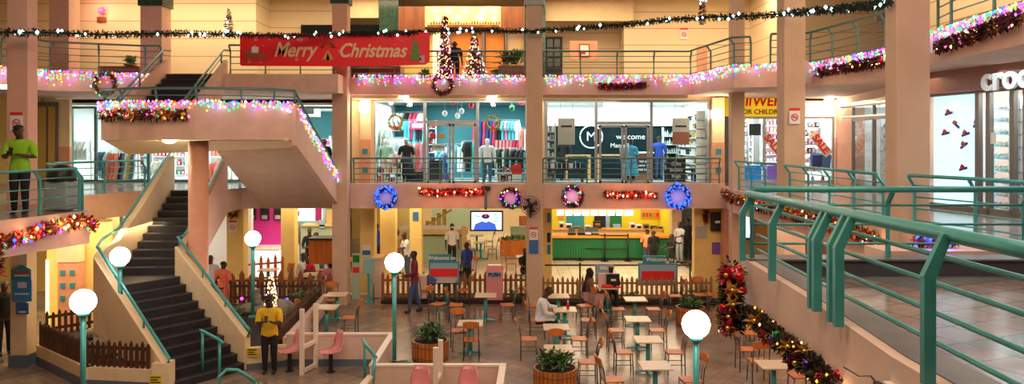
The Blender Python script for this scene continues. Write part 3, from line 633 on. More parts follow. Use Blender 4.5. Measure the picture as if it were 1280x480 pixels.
for a in [(490, 172, 27.0, 34, 7, [0, 1], [0, 8, 1, 3], 'chrome clothes rack behind left pane of clothes shop', 'pale top hanging on the left rack of the clothes shop'),
          (517, 178, 26.4, 24, 6, [1], [7, 3, 0], 'clothes rack left of the clothes shop door', 'dress hanging beside the clothes shop door'),
          (572, 180, 28.5, 50, 10, [0, 2], [1, 5, 0, 8], 'clothes rack deep inside behind the double door', 'top hanging on deep rack seen through double door'),
          (640, 160, 28.6, 40, 9, [0, 1], [3, 0, 2, 7], 'clothes rack by the right back wall of clothes shop', 'pink and red top hanging on the right back rack'),
          (606, 150, 29.3, 30, 7, [1], [2, 2, 4], 'high rail of dark red clothes on clothes shop back wall', 'dark red garment on high rail of clothes shop'),
          (628, 185, 27.0, 36, 8, [0, 2], [1, 8, 10, 6], 'low clothes rack behind mannequin in white', 'mixed top hanging on low rack behind white mannequin'),
          (500, 140, 29.2, 60, 10, [0], [0, 9, 6, 2], 'high wall rail at left of the clothes shop', 'top on the high left wall rail of clothes shop')]: rack(*a)
# shelves with stock
def shelves(x0, x1, Y, z0, z1, n, label, stock, per, cols, gl, m='white', d=.3, axis='X', cat='shelf unit'):
    t = thing('shelf_unit', label, cat, ((x0+x1)/2, Y, z0) if axis == 'X' else (Y, (x0+x1)/2, z0))
    def bb(a0, a1, b0, b1, c0, c1): return MB().b2(a0, a1, b0, b1, c0, c1) if axis == 'X' else MB().b2(b0, b1, a0, a1, c0, c1)
    for xx in (x0, x1-.03): bb(xx, xx+.03, Y, Y+d, z0, z1).out('side_panel', M[m], t)
    for i in range(n):
        z = z0+.06+(z1-z0-.1)*i/n; bb(x0, x1, Y, Y+d, z, z+.025).out('shelf', M[m], t)
        for j in range(per):
            x = x0+.06+(x1-x0-.12)*(j+.5)/per; w_ = (x1-x0)/per*random.uniform(.45, .8); h = (z1-z0)/n*random.uniform(.3, .72)
            key = (stock, random.choice(cols))
            pr = PROTO(stock, key[1])
            o = bpy.data.objects.new(stock, pr); C.objects.link(o); o.location = (x, Y+d*.45, z+.026) if axis == 'X' else (Y+d*.45, x, z+.026)
            o.scale = (w_, .2, h) if axis == 'X' else (.2, w_, h)
            if stock == 'clog': o.scale = (1, 1, 1); o.rotation_euler = (0, 0, random.uniform(-.3, .3)+(PI/2 if axis == 'X' else PI))
            tag(o, '%s %s, %s shelf, %s' % (CNAME[key[1]], gl, LEV[i] if i < n-1 else 'top', (['left part', 'middle', 'right part'] if axis == 'X' else ['near end', 'middle', 'far end'])[min(2, 3*j//per)]), STOCKCAT[stock], gl+' group')
STOCKCAT = {'toy_box': 'box', 'packet': 'packet', 'gift_box': 'box', 'clog': 'shoe', 'bottle': 'bottle', 'folded_cloth': 'garment'}
_pc = {}
def PROTO(stock, mi):
    if (stock, mi) in _pc: return _pc[(stock, mi)]
    m = MB()
    if stock == 'gift_box':
        m.b2(-.5, .5, -.5, .5, 0, .8); m.b2(-.54, .54, -.54, .54, .8, 1.0); m.b2(-.08, .08, -.56, .56, 0, 1.02, 1)
        o = m.out('p', [GARM[mi], M['whiteprint']])
    elif stock == 'toy_box':
        m.b2(-.5, .5, -.5, .5, 0, 1); m.b2(-.35, .35, -.52, -.5, .25, .8, 1); o = m.out('p', [GARM[mi], M['whiteprint']])
    elif stock == 'packet':
        m.hexa([(-.5, -.5, 0), (.5, -.5, 0), (.5, .5, 0), (-.5, .5, 0), (-.42, -.12, 1), (.42, -.12, 1), (.42, .12, 1), (-.42, .12, 1)]); m.hexa([(-.3, -.49, .2), (.3, -.49, .2), (.3, -.4, .2), (-.3, -.4, .2), (-.27, -.34, .6), (.27, -.34, .6), (.27, -.2, .6), (-.27, -.2, .6)], 1); o = m.out('p', [GARM[mi], M['whiteprint']])
    elif stock == 'bottle': m.lathe([(.4, 0), (.45, .1), (.45, .6), (.15, .78), (.15, 1)], (0, 0, 0), 10); o = m.out('p', GARM[mi], smooth=True)
    elif stock == 'folded_cloth':
        for i in range(3): m.b2(-.5, .5, -.5, .5, i*.33, i*.33+.28)
        o = m.out('p', GARM[mi])
    else:
        vs = []; n = 10; prof = [(-.14, .045, .05), (-.10, .055, .07), (-.02, .05, .06), (.06, .058, .075), (.12, .05, .06), (.145, .02, .035)]
        for x, hw, hh in prof:
            for j in range(n):
                a = 2*PI*j/n; vs.append((x, hw*math.cos(a), max(0, hh*.5+hh*.6*math.sin(a))))
        fs = [(i*n+j, i*n+(j+1) % n, (i+1)*n+(j+1) % n, (i+1)*n+j) for i in range(5) for j in range(n)]+[tuple(range(n-1, -1, -1)), tuple(range(5*n, 6*n))]
        m.add(vs, fs); m.ball((-.075, 0, .075), .035, 8, 1, (1.3, 1, .3)); m.tube([(-.02, -.055, .05), (-.1, -.05, .1), (-.14, 0, .11), (-.1, .05, .1), (-.02, .055, .05)], .009, 6)
        o = m.out('p', [GARM[mi], M['black']], smooth=True)
    _pc[(stock, mi)] = o.data; bpy.data.objects.remove(o); return _pc[(stock, mi)]
shelves(25.5, 28.7, 6.12, L2, 6.1, 8, 'tall white display shelf along right side wall of gift shop', 'gift_box', 11, [0, 6, 9, 11, 0], 'small gift item on right gift shop shelf', axis='Y')
shelves(X(684), X(697), 26.2, L2, 5.7, 7, 'wooden shelf unit by left pane of gift shop', 'gift_box', 3, [0, 9, 10, 4], 'small gift item on wooden gift shop shelf', m='lightwood')
shelves(X(829, 28.4), X(850, 28.4), 28.4, L2, 5.6, 6, 'white shelf against dark wall right of gift shop door', 'bottle', 6, [0, 9, 8], 'pale bottle on back shelf of the gift shop')
shelves(X(470), X(482), 26.0, L2+.0, 5.2, 5, 'white shelf of folded clothes at left end of clothes shop', 'folded_cloth', 3, [0, 2, 9, 3], 'folded garment on white shelf at left end')
for x0_, x1_, Y_, z0_, z1_, n_, lb, st, per, cl_ in [(486, 529, 29.5, L2, 5.9, 7, 'long back wall shelving left of the door in clothes shop', 'folded_cloth', 11, [0, 2, 3, 4, 6, 7, 9, 1]),
      (600, 656, 29.55, L2, 4.9, 4, 'low back wall shelving right of the door in clothes shop', 'folded_cloth', 12, [0, 2, 3, 4, 6, 8, 1]),
      (467, 500, 25.6, L2, 4.35, 2, 'low window display shelf at left of clothes shop', 'gift_box', 8, [0, 2, 6, 9, 3]),
      (620, 658, 25.6, L2, 4.35, 2, 'low window display shelf at right of clothes shop', 'gift_box', 8, [0, 6, 2, 1, 11, 6]),
      (535, 552, 27.4, L2, 4.8, 3, 'cash desk shelf behind the left door leaf', 'gift_box', 4, [6, 4, 0, 2])]:
    shelves(X(x0_), X(x1_), Y_, z0_, z1_, n_, lb, st, per, cl_, {486: 'folded clothes by left back wall of clothes shop', 600: 'folded clothes by right back wall of clothes shop', 467: 'box in left window of clothes shop', 620: 'box in right window of clothes shop', 535: 'box on clothes shop cash desk'}[x0_])
for i, (px, py) in enumerate([(486, 149), (646, 152)]):
    p_ = A(px+(0 if i else 4), py-2, 25.9); w2 = thing('shop_wreath', ['decorative wreath hung in left window of clothes shop', 'decorative wreath hung in right window of clothes shop'][i], 'wreath', tuple(p_)) if False else None
for i, (px, py) in enumerate([(494, 152), (616, 153)]):
    p_ = A(px, py, 25.6); t = thing('window_wreath', ['gold and green wreath hung in left window of clothes shop', 'gold and green wreath hung in right window of clothes shop'][i], 'wreath', tuple(p_)); f = MB()
    for k in range(110):
        th = random.random()*2*PI; f.leaf((p_.x+.2*math.cos(th), p_.y, p_.z+.2*math.sin(th)), (math.cos(th)+random.uniform(-.8, .8), random.uniform(-.5, .1), math.sin(th)+random.uniform(-.8, .8)), .1, .05, random.randrange(3))
    f.tube([(p_.x+.2*math.cos(k_*PI/8), p_.y, p_.z+.2*math.sin(k_*PI/8)) for k_ in range(16)], .03, 6, closed=True); f.out('foliage', [M['goldleaf'], M['leaf'], M['goldleaf']], t)
    m = MB(); m.wallpoly([(p_.x-.1, p_.z-.28), (p_.x, p_.z-.2), (p_.x+.1, p_.z-.28), (p_.x+.05, p_.z-.14), (p_.x-.05, p_.z-.14)], p_.y-.06, p_.y-.04); m.out('bow', M['red'], t)
o = bxp0(585, 638, 116, 121, 26.6, .3).out('ceiling_light', M['litwhite']); tag(o, 'white strip light on ceiling of the clothes shop', 'lamp')
o = bxp0(476, 520, 118, 121, 27.4, .3).out('ceiling_light', M['litwhite']); tag(o, 'white strip light at left on ceiling of clothes shop', 'lamp')
shelves(X(932, CY_), X(978, CY_), 29.5, L2, 6.0, 8, 'tall back shelf inside the children shop left', 'toy_box', 9, [0, 3, 2, 5, 7, 8, 11], 'toy box in left half of children shop')
shelves(X(990, CY_), X(1042, CY_), 29.5, L2, 6.0, 8, 'tall back shelf inside the children shop right', 'toy_box', 10, [0, 3, 2, 5, 7, 8, 11], 'toy box in right half of children shop')
for a_ in [(478, 160, 26.4, 20, 5, [0, 1], [0, 8, 9, 2], 'rack of white tops at far left of clothes shop', 'top at far left of clothes shop'), (494, 190, 26.0, 26, 7, [0], [0, 9, 3, 0], 'low rack of white tops by left shop window', 'top on low rack by left window'),
          (518, 150, 28.2, 30, 8, [0, 1], [1, 3, 0, 2, 6], 'middle rack of colourful tops behind black mannequin', 'top behind black mannequin'), (556, 190, 27.4, 16, 5, [2, 0], [4, 5, 1], 'rack of jeans inside double door', 'garment inside double door'),
          (588, 176, 26.8, 20, 6, [0, 1], [0, 1, 6], 'rack of tops at right of double door', 'top at right of double door'), (648, 186, 26.4, 22, 6, [0, 2], [6, 11, 2, 1], 'rack of dark tops at right shop window', 'top at right shop window'), (634, 150, 27.6, 30, 7, [0], [0, 3, 1, 6], 'high rack of tops at right of clothes shop', 'top on high rack at right')]: rack(*a_)
for i, (p0, p1, zz, lb) in enumerate([(505, 530, .35, 'low black plinth below black mannequin'), (533, 551, .75, 'black cash desk front inside left door leaf'), (622, 640, .25, 'low black plinth right of white mannequin')]):
    t = thing('display_plinth', lb, 'plinth', (X((p0+p1)/2, 25.7), 25.7, L2+.02)); MB().b2(X(p0, 25.7), X(p1, 25.7), 26.15, 26.5, L2+.02, L2+zz).out('body', M['black'], t, bevel=.01); MB().b2(X(p0, 25.7)-.02, X(p1, 25.7)+.02, 26.13, 26.52, L2+zz, L2+zz+.03).out('top', M['darkglass'], t)
t = thing('red_bag', 'small red bag on floor of right shop window', 'bag', (X(646, 25.6), 25.6, L2+.02)); MB().b2(X(640, 25.6), X(652, 25.6), 25.5, 25.65, L2+.35, L2+.65).out('body', M['red'], t); MB().tube([(X(643, 25.6), 25.57, L2+.65), (X(646, 25.6), 25.57, L2+.78), (X(649, 25.6), 25.57, L2+.65)], .01, 6).out('handle', M['red'], t); MB().b2(X(640, 25.6), X(652, 25.6), 25.45, 25.75, L2+.02, L2+.35).out('stand', M['white'], t)
# gift shop furniture
def simple_table(p, sx, sy, h, top, label, legm=None, zf=L2):
    t = thing('display_table', label, 'table', (p[0], p[1], zf))
    MB().b2(p[0]-sx/2, p[0]+sx/2, p[1]-sy/2, p[1]+sy/2, zf+h-.05, zf+h).out('tabletop', top, t)
    for a in (-1, 1):
        for b in (-1, 1): MB().b2(p[0]+a*(sx/2-.04)-.03, p[0]+a*(sx/2-.04)+.03, p[1]+b*(sy/2-.04)-.03, p[1]+b*(sy/2-.04)+.03, zf, zf+h-.05).out('leg', legm or top, t)
    return t
simple_table((X(722, 27.6), 27.6), .9, .6, .95, M['lightwood'], 'pine display table left of the welcome door in gift shop')
simple_table((X(765, 28.2), 28.2), 1.1, .6, .95, M['lightwood'], 'pine display table seen through the welcome door')
simple_table((X(705, 25.9), 25.9), 1.3, .5, .5, M['black'], 'low black display table in gift shop window')
simple_table((X(850, 26.0), 26.0), 1.0, .5, .5, M['black'], 'low black display table in right window of gift shop')
for i in range(8):
    o = bpy.data.objects.new('gift_box', PROTO('gift_box', [6, 0, 4, 6][i % 4])); C.objects.link(o); o.location = (X(705, 25.9)-.55+.155*i, 25.9, L2+.501); o.scale = (.13, .25, random.uniform(.12, .3)); tag(o, 'dark gift box on the low black table in shop window, %s from left' % ['first', 'second', 'third', 'fourth', 'fifth', 'sixth', 'seventh', 'eighth'][i], 'box', 'window gift boxes')
ct = thing('shop_counter', 'brown wooden shop counter with black chalk panel in gift shop', 'counter', (X(797, 27.8), 27.8, L2))
c = X(797, 27.8); MB().b2(c-.5, c+.5, 27.6, 28.1, L2, L2+1.0).out('body', M['brownwood'], ct); MB().b2(c-.55, c+.55, 27.55, 28.15, L2+1.0, L2+1.05).out('countertop', M['white'], ct)
pan = MB().b2(c-.1, c+.42, 27.57, 27.6, L2+.3, L2+.85).out('chalk_panel', M['black'], ct)
for i, s in enumerate(('Great gifts', 'come in', 'small bags')): text(s, .13, M['whiteprint'], 'chalk_text', pan, (c+.16, 27.56, L2+.72-.15*i))
bd = thing('chalkboard', 'dark chalkboard sign standing in right window of gift shop', 'sign', (X(848), 25.6, L2))
MB().b2(X(836), X(860), 25.55, 25.6, L2+.05, L2+.85).out('board', M['black'], bd)
for i, s in enumerate(('Gifts', 'Books', 'Bags')): text(s, .17, M['whiteprint'], 'chalk_text', bd, (X(848), 25.54, L2+.68-.2*i))
for px, c2, lb in ((708, 'white', 'grey notice hanging in left window of gift shop'), (851, 'coral', 'notice with brown panel hanging in right window of gift shop')):
    t = thing('hanging_notice', lb, 'notice', A(px, 165, 25.4)); 
    p = A(px, 165, 25.4)
    MB().b2(p.x-.28, p.x+.28, 25.38, 25.40, p.z-.0, p.z+.45).out('top_panel', mat('grey_card', (.55, .50, .50), .6), t)
    MB().b2(p.x-.28, p.x+.28, 25.38, 25.40, p.z-.42, p.z-.0).out('lower_panel', mat('brown_card', (.35, .12, .08) if px > 800 else (.5, .5, .48), .6), t)
    MB().b2(p.x-.18, p.x+.18, 25.37, 25.38, p.z+.16, p.z+.22).out('print', M['black'], t)
    for s in (-1, 1): MB().tube([(p.x+s*.2, 25.39, p.z+.45), (p.x+s*.2, 25.39, ZC)], .004, 5).out('string', M['black'], t)
# clothes shop extras: hanging ornaments, neon sign, OPEN
for i, (px, py, cc) in enumerate([(489, 128, 'whiteprint'), (566, 128, 'red'), (577, 139, 'whiteprint'), (589, 132, 'red'), (585, 118, 'whiteprint'), (640, 135, 'greenball'), (648, 120, 'whiteprint'), (652, 128, 'red'), (556, 142, 'whiteprint'), (638, 116, 'whiteprint'), (545, 126, 'greenball'), (572, 145, 'whiteprint')]):
    p = A(px, py, 26.0); t = thing('hanging_ornament', '%s ornament hung inside clothes shop, number %s from left' % ('white' if cc == 'whiteprint' else 'red' if cc == 'red' else 'green', ['first', 'second', 'third', 'fourth', 'fifth', 'sixth', 'seventh', 'eighth', 'ninth', 'tenth', 'eleventh', 'twelfth'][sorted([489, 566, 577, 589, 585, 640, 648, 652, 556, 638, 545, 572]).index(px)]), 'ornament', p)
    MB().ball(p, .09, 10, 0, (1, 1, 1.2)).out('bauble', M[cc], t, smooth=True); MB().tube([(p.x, p.y, p.z+.1), (p.x, p.y, ZC)], .004, 5).out('string', M['whiteprint'], t)
ns = thing('neon_sign', 'pink and white neon sign inside left of clothes shop', 'sign', A(522, 157, 26.2)); p = A(522, 157, 26.2)
MB().b2(p.x-.24, p.x+.24, 26.2, 26.24, p.z-.12, p.z+.12).out('border', M['neon'], ns); MB().b2(p.x-.18, p.x+.18, 26.18, 26.2, p.z-.06, p.z+.06).out('face', M['litwhite'], ns)
t = thing('open_sign', 'white OPEN sign in clothes shop door', 'sign', A(548, 184, 25.35)); p = A(548, 184, 25.35)
MB().b2(p.x-.2, p.x+.2, 25.36, 25.37, p.z-.12, p.z+.12).out('plate', M['whiteprint'], t); text('OPEN', .15, M['black'], 'letters', t, (p.x, 25.35, p.z))
for px, lb in ((552, 'orange sale card in clothes shop door'), (538, 'small red card in clothes shop door')):
    p = A(px if px > 540 else 541, 170, 25.35); o = MB().b2(p.x-.1, p.x+.1, 25.35, 25.36, p.z-.08, p.z+.08).out('card', M['orange'] if px > 540 else M['red']); tag(o, lb, 'card')

# ---- children shop with yellow sign, right back
CY = 26.3
room(X(925, CY), X(1043, CY)+.2, CY+.1, 31, L2, 6.4, M['white'], M['white'])
shopfront('glass front of the children shop beneath the yellow sign', X(920, CY), X(1043, CY), CY, L2, 5.93, [X(955, CY), X(985, CY), X(1003, CY)], m='alu')
area('shop_lamp', (X(950, CY), 28, 6.35), 1.6, 2.6, 85, (.92, 1, 1)); area('shop_lamp', (X(1015, CY), 28, 6.35), 1.6, 2.6, 85, (1, .97, .92))
sg = thing('shop_sign', 'yellow illuminated children shop sign with red and black letters', 'sign', (X(950, CY), CY-.1, 5.93))
MB().b2(X(903, CY), X(982, CY), CY-.2, CY-.05, 5.93, 6.68).out('board', M['yellowsign'], sg)
text('IſWERK', .46, M['red'], 'red_letters', sg, (X(957, CY), CY-.21, 6.43), off=.012, shear=.1)
text('FOR CHILDREN', .23, M['black'], 'black_letters', sg, (X(953, CY)-.05, CY-.21, 6.08), xs=1.0, off=.004)
for px, lb in ((966, 'red SALE sticker on glass below the yellow sign'), (1026, 'red SALE sticker on glass right of beige column')):
    st = thing('sale_sticker', lb, 'sticker', (X(px, CY), CY-.06, 4.8)); p = A(px, 180, CY-.06)
    MB().box(p+Vector((0, .02, 0)), (.95, .01, .3), ry=math.radians(52)).out('backing', M['whiteprint'], st)
    text('SALE', .34, M['red'], 'letters', st, tuple(p), (PI/2, math.radians(52), 0), off=.012)
shelves(X(932, CY), X(950, CY), 27.5, L2+.3, 5.9, 6, 'white shelf inside children shop left', 'toy_box', 4, [0, 1, 6, 3], 'small item on the left children shop shelf')
shelves(X(1006, CY), X(1040, CY), 27.2, L2+.3, 5.9, 6, 'white shelf inside children shop right window', 'toy_box', 6, [0, 3, 5, 7, 6], 'small item on the right children shop shelf')
for px, mi, lb in ((938, 5, 'blue toy crate on children shop floor'), (970, 3, 'violet pram shape behind children shop glass')):
    c = A(px, 212, 27); o = MB().b2(c.x-.35, c.x+.35, 26.8, 27.3, L2+.02, L2+.6).out('toy_crate', mat('toy_plastic', (.02, .25, .7) if mi == 5 else (.3, .12, .6), .3), bevel=.04); tag(o, lb, 'crate')
for px, lb in ((944, 'small black framed screen inside the children shop'),):
    c = A(px, 162, 26.6); o = MB().b2(c.x-.2, c.x+.2, 26.6, 26.65, c.z-.2, c.z+.2).out('screen', M['black']); tag(o, lb, 'screen')
for i in range(2):
    px = (1018, 1030)[i]; c = A(px, 198, 26.9); 
    t = thing('pushchair', ['navy folded pushchair in the sale window', 'blue folded pushchair nearest the window edge'][i], 'pushchair', (c.x, 26.8, L2+.02))
    MB().box((c.x, 26.8, L2+.75), (.3, .25, .5), rx=.3).out('seat', GARM[4+i], t)
    MB().tube([(c.x-.18, 26.6, L2+.1), (c.x-.15, 27, L2+1.1), (c.x+.15, 27, L2+1.1), (c.x+.18, 26.6, L2+.1)], .015, 6).out('frame', M['alu'], t)
    for s in (-1, 1):
        MB().tube([(c.x+s*.18, 26.6+.09*math.cos(a*PI/6), L2+.12+.09*math.sin(a*PI/6)) for a in range(12)], .02, 6, closed=True).out('wheel', M['black'], t)

# ---- right gallery shops (walls along Y)
def sideshop(label, pa, pb, z0, z1, muls, m, transom=None, shelf=None):
    """shopfront between pa and pb (x,y), glass facing -X"""
    a = Vector(pa); b = Vector(pb); L = (b-a).length; ang = math.atan2((b-a).y, (b-a).x)
    t = thing('shopfront', label, 'shopfront', (a.x, a.y, z0), ang)
    f = MB(); f.b2(0, L, -.05, .05, z1-z0-.08, z1-z0); f.b2(0, L, -.05, .05, 0, .12)
    for u in [0.02]+muls+[.98]: f.b2(L*u-.05, L*u+.05, -.05, .05, 0, z1-z0)
    if transom: f.b2(0, L, -.04, .04, transom-z0-.04, transom-z0+.04)
    f.out('frame', M[m], t, world=False)
    us = [0]+muls+[1]
    for u, v in zip(us, us[1:]): MB().b2(L*u+.03, L*v-.03, -.006, .006, .1, z1-z0-.06).out('glass_pane', M['glass'], t, world=False)
    return t
# glass shop between C5 and C6
sideshop('dark framed glass shop with display shelves right of the sale window', (10.9, 24.6), (9.5, 17.5), L2, 6.3, [.36, .62, .8], 'alubronze', transom=5.75)
struct(MB().b2(11.3, 14.9, 24.6, 24.8, L2, 6.55).out('wall_shop', M['white'])); struct(MB().b2(13.5, 13.6, 11, 24.6, L2, 6.55).out('wall_shop', M['white']))
struct(MB().prism([(10.9, 24.6), (11.0, 26.0), (11.3, 26.0), (11.3, 24.6)], L2, 6.55).out('wall_right_gallery', M['salmon']))
struct(MB().prism([(9.5, 17.5), (9.1, 17.2), (9.1, 16.9), (13.5, 17.0), (13.5, 17.5)], L2, 6.55).out('wall_right_gallery', M['pinkcol']))
struct(MB().prism([(10.9, 24.6), (9.5, 17.5), (9.7, 17.5), (11.1, 24.6)], 6.25, 6.55).out('wall_right_gallery', M['fascia']))
area('shop_lamp', (11.8, 21, 6.4), 2.0, 5, 130, COOL)
for i, Yq in enumerate((23.4, 21.3, 19.4)):
    shelves(Yq-.9, Yq+.8, 11.6, L2, 5.9, 6, ['white shelf at far end of the glass shop', 'white shelf in the middle of the glass shop', 'white shelf at near end of the glass shop'][i], 'packet', 6, [0, 3, 5, 10, 7, 11, 8], ['packet on far shelf of the glass shop', 'packet on middle shelf of the glass shop', 'packet on near shelf of the glass shop'][i], axis='Y')
t = thing('canopy_bar', 'long white tilted canopy bars above the glass shop entrance', 'canopy', (9.4, 19, 6))
for yy in (17.8, 19.4): MB().tube([(8.75+.19*(yy-17.8)+.2, yy, 6.0), (9.62+.19*(yy-17.8), yy, 6.25)], .02, 6).out('bracket', M['alu'], t)
MB().tube([A(1052, 133.5, 19.8), A(1109, 127.5, 17.6)], .05, 6).out('upper_bar', M['whitegloss'], t); MB().tube([A(1054, 147, 20.0), A(1109, 144, 18.4)], .04, 6).out('lower_bar', M['whitegloss'], t)
# shoe shop
pa = (9.05, 17.0); pb = (9.9, 12.0)
sd = Vector(pb)-Vector(pa)
sf = sideshop('shoe shop glass front with a lit white shoe panel', pa, pb, L2, 6.13, [.33, .385, .50, .56, .8], 'alubronze')
fb = MB(); fb.prism([pa, pb, (pb[0]+.3, pb[1]), (pa[0]+.3, pa[1])], 6.13, 6.55)
sg = thing('shop_sign', 'maroon signboard with large white shoe shop lettering', 'sign', (pa[0], pa[1], 6.1))
MB().prism([(9.0, 17.0), (9.05+sd.x*1.5, 17+sd.y*1.5), (9.3+sd.x*1.5, 17+sd.y*1.5), (9.3, 17.0)], 6.13, 6.55).out('board', M['maroon'], sg)
ang = math.atan2(sd.y, sd.x)
# fascia panel deeper maroon above, the sign sits on it
MB().prism([(8.75, 17.0), (8.8+sd.x*1.5, 17+sd.y*1.5), (9.05+sd.x*1.5, 17+sd.y*1.5), (9.0, 17.0)], 6.10, 6.56).out('upper_board', M['maroon'], sg)
tp = Vector(pa)+sd*.93
text('crocs', .62, M['whitegloss'], 'letters', sg, (8.69+.168*2.9, 17-.986*2.9, 6.26), (PI/2, 0, ang), ext=.03, off=.02)
# lit white panel behind first pane with shoe cut-outs
lp = thing('window_panel', 'bright white window panel decorated with small red shoes', 'display panel', (pa[0], pa[1], L2))
n_ = Vector((-sd.y, sd.x)).normalized()
def sp(u, dpt): 
    v = Vector(pa)+sd*u+n_*dpt; return v
a, b = sp(.05, .12), sp(.315, .12)
MB().hexa([(a.x, a.y, L2+.05), (b.x, b.y, L2+.05), (b.x+.03, b.y, L2+.05), (a.x+.03, a.y, L2+.05), (a.x, a.y, 6.1), (b.x, b.y, 6.1), (b.x+.03, b.y, 6.1), (a.x+.03, a.y, 6.1)]).out('panel', emit('lit_acrylic_panel', (.66, .90, 1), 1.0), lp)
for i, (px, py) in enumerate([(1184, 142), (1193, 156), (1180, 167), (1205, 168), (1219, 155), (1203, 182), (1202, 211)]):
    k_ = (px-640)/960; u = (17.02*k_-9.10)/(.85+5*k_); q = sp(u, .08); zz = EYE-(py-HY)*q.y/S
    m = MB(); m.box((q.x, q.y, zz), (.02, .22, .05), rz=ang+PI/2, ry=0, rx=random.uniform(-.8, .8)); m.box((q.x-.02, q.y, zz+.04), (.02, .09, .09), rz=ang+PI/2, rx=.5, mi=1)
    o = m.out('shoe_cutout', [mat('navy_print', (.05, .05, .25), .5), M['red']]); tag(o, ['small shoe cut-out at top left of white panel', 'red shoe cut-out below the top one', 'red shoe cut-out at left edge of white panel', 'striped shoe cut-out in middle of panel', 'red shoe cut-out near right edge of panel', 'single strap shoe cut-out below the striped one', 'lowest shoe cut-out on the white panel'][i], 'decoration')
for i, u0 in enumerate((.20, .37)):
    u1 = u0+(.165 if i == 0 else .25)
    a = sp(u0, .5); b = sp(u1, .5)
    shelves(min(a.y, b.y), max(a.y, b.y), (a.x+b.x)/2+.1, L2, 6.0, 9, ['shoe display wall seen through middle pane of shoe shop', 'shoe display wall seen through right pane of shoe shop'][i], 'clog', 5 if i == 0 else 6, [0, 0, 8, 9] if i == 0 else [0, 3, 4, 7, 0], ['rubber clog seen through middle pane', 'rubber clog seen through right pane'][i], axis='Y', d=.25)
MB().b2(10.6, 14.9, 16.8, 16.9, L2, 6.5)
struct(MB().b2(11.3, 11.4, 9.5, 16.9, L2, 6.5).out('wall_shop', M['white']))
area('shop_lamp', (10.6, 14.5, 6.4), 1.2, 4, 150, (.85, .95, 1))
o = MB().box(tuple(sp(.42, -.07))+(5.15,), (.01, .14, .22), rz=ang+PI/2).out('notice', M['whiteprint']); tag(o, 'white paper notice taped on shoe shop door', 'notice')

# ---- left shops middle level
LY = 26.8
room(-16.2, X(415, LY), LY+.1, 33, L2, 6.35, M['white'], M['white'])
shopfront('wide glass front of the left boutique behind the stairs', -15.4, X(415, LY)+.2, LY, L2, 6.3, [X(120, LY), X(186, LY), X(240, LY), X(300, LY), X(374, LY)], m='tealdark')
for xx in (-14.3, -12.4, -10.2, -8.0, -6.9): area('shop_lamp', (xx, 28.8, 6.3), 1.4, 3.4, 75, (.9, 1, .97))
for a in [(104, 175, 27.8, 20, 4, [0], [0, 8], 'white rack at the left end of the left boutique', 'white top on the left end boutique rack'),
          (130, 188, 27.5, 18, 4, [0, 2], [5, 8], 'rack of pale blue clothes in left boutique', 'pale blue garment on boutique rack'),
          (142, 190, 27.3, 14, 3, [1], [7], 'rack of coral dresses in left boutique', 'coral dress on boutique rack'),
          (162, 190, 27.4, 22, 6, [1], [11, 0, 6, 5], 'rack of mixed dresses in left boutique', 'mixed dress on boutique rack'),
          (205, 200, 28.0, 26, 6, [0, 1], [0, 9, 7, 10], 'rack of light clothes behind the stair top', 'light garment behind the stair top'),
          (270, 202, 28.0, 40, 9, [0, 1], [0, 9, 7, 5], 'rack of light clothes right of round column', 'light garment right of round column'),
          (400, 195, 28.4, 30, 8, [0, 1], [0, 3, 1, 6], 'rack of clothes beside the lit stair parapet', 'garment beside the lit stair parapet')]: rack(*a)
for x0_, x1_, Y_, z1_, n_, lb, st, g_, cl_ in [(92, 116, 30.5, 6.0, 7, 'tall shelf at left end of the boutique', 'packet', 'packet at left end of boutique', [0, 3, 8, 11, 7]), (125, 185, 31.5, 6.0, 6, 'long back wall shelf of the boutique', 'folded_cloth', 'folded clothes on back wall of boutique', [0, 9, 3, 5, 2, 8]),
      (190, 232, 31, 5.6, 5, 'back shelf behind the stair top', 'packet', 'packet behind the stair top', [0, 9, 2, 10, 7]), (262, 300, 31, 5.6, 5, 'back shelf right of the round column', 'folded_cloth', 'folded clothes right of round column', [0, 9, 7, 3, 11]), (378, 412, 31, 5.3, 4, 'back shelf beyond the lit sloping parapet', 'packet', 'packet beyond the lit sloping parapet', [0, 2, 3, 1, 10])]:
    shelves(X(x0_, Y_), X(x1_, Y_), Y_, L2, z1_, n_, lb, st, max(4, (x1_-x0_)//5), cl_, g_)
struct(MB().b2(X(88, 32.8), X(415, 32.8), 32.7, 32.8, 5.2, 6.35).out('wall_shop_band', M['tealwall']))
t = thing('air_conditioner', 'grey ceiling air conditioner above the left boutique', 'air conditioner', A(383, 132, 28.5))
p = A(383, 139, 28.5); MB().b2(p.x-.4, p.x+.4, 28.4, 29.0, p.z-.2, p.z+.2).out('casing', M['stripe'], t); MB().b2(p.x-.3, p.x+.3, 28.38, 28.4, p.z-.1, p.z+.1).out('grille', M['black'], t)
o = MB().b2(X(398, 28), X(412, 28), 28, 28.05, 4.95, 5.1).out('price_banner', M['neon']); tag(o, 'small glowing red banner inside the boutique by lit parapet', 'sign')
# gold doors left
dg = thing('shop_door', 'dark framed doors with gold tinted glass at left gallery', 'door', (X(66, 25.8), 25.8, L2))
MB().b2(X(48, 25.8), X(73, 25.8), 25.7, 25.8, L2, 6.4).out('frame', M['alubronze'], dg)
for a, b in ((50, 60), (63, 71)): MB().b2(X(a, 25.8), X(b, 25.8), 25.67, 25.71, L2+.15, 6.25).out('door_leaf', M['pinkdoor'], dg)
struct(MB().b2(-20, X(50, 25.8), 25.7, 25.9, L2, 6.55).out('wall_left_gallery', M['yellow']))
struct(MB().b2(X(88, LY)-.4, X(88, LY), 25.9, LY, L2, 6.55).out('wall_left_gallery', M['cream']))

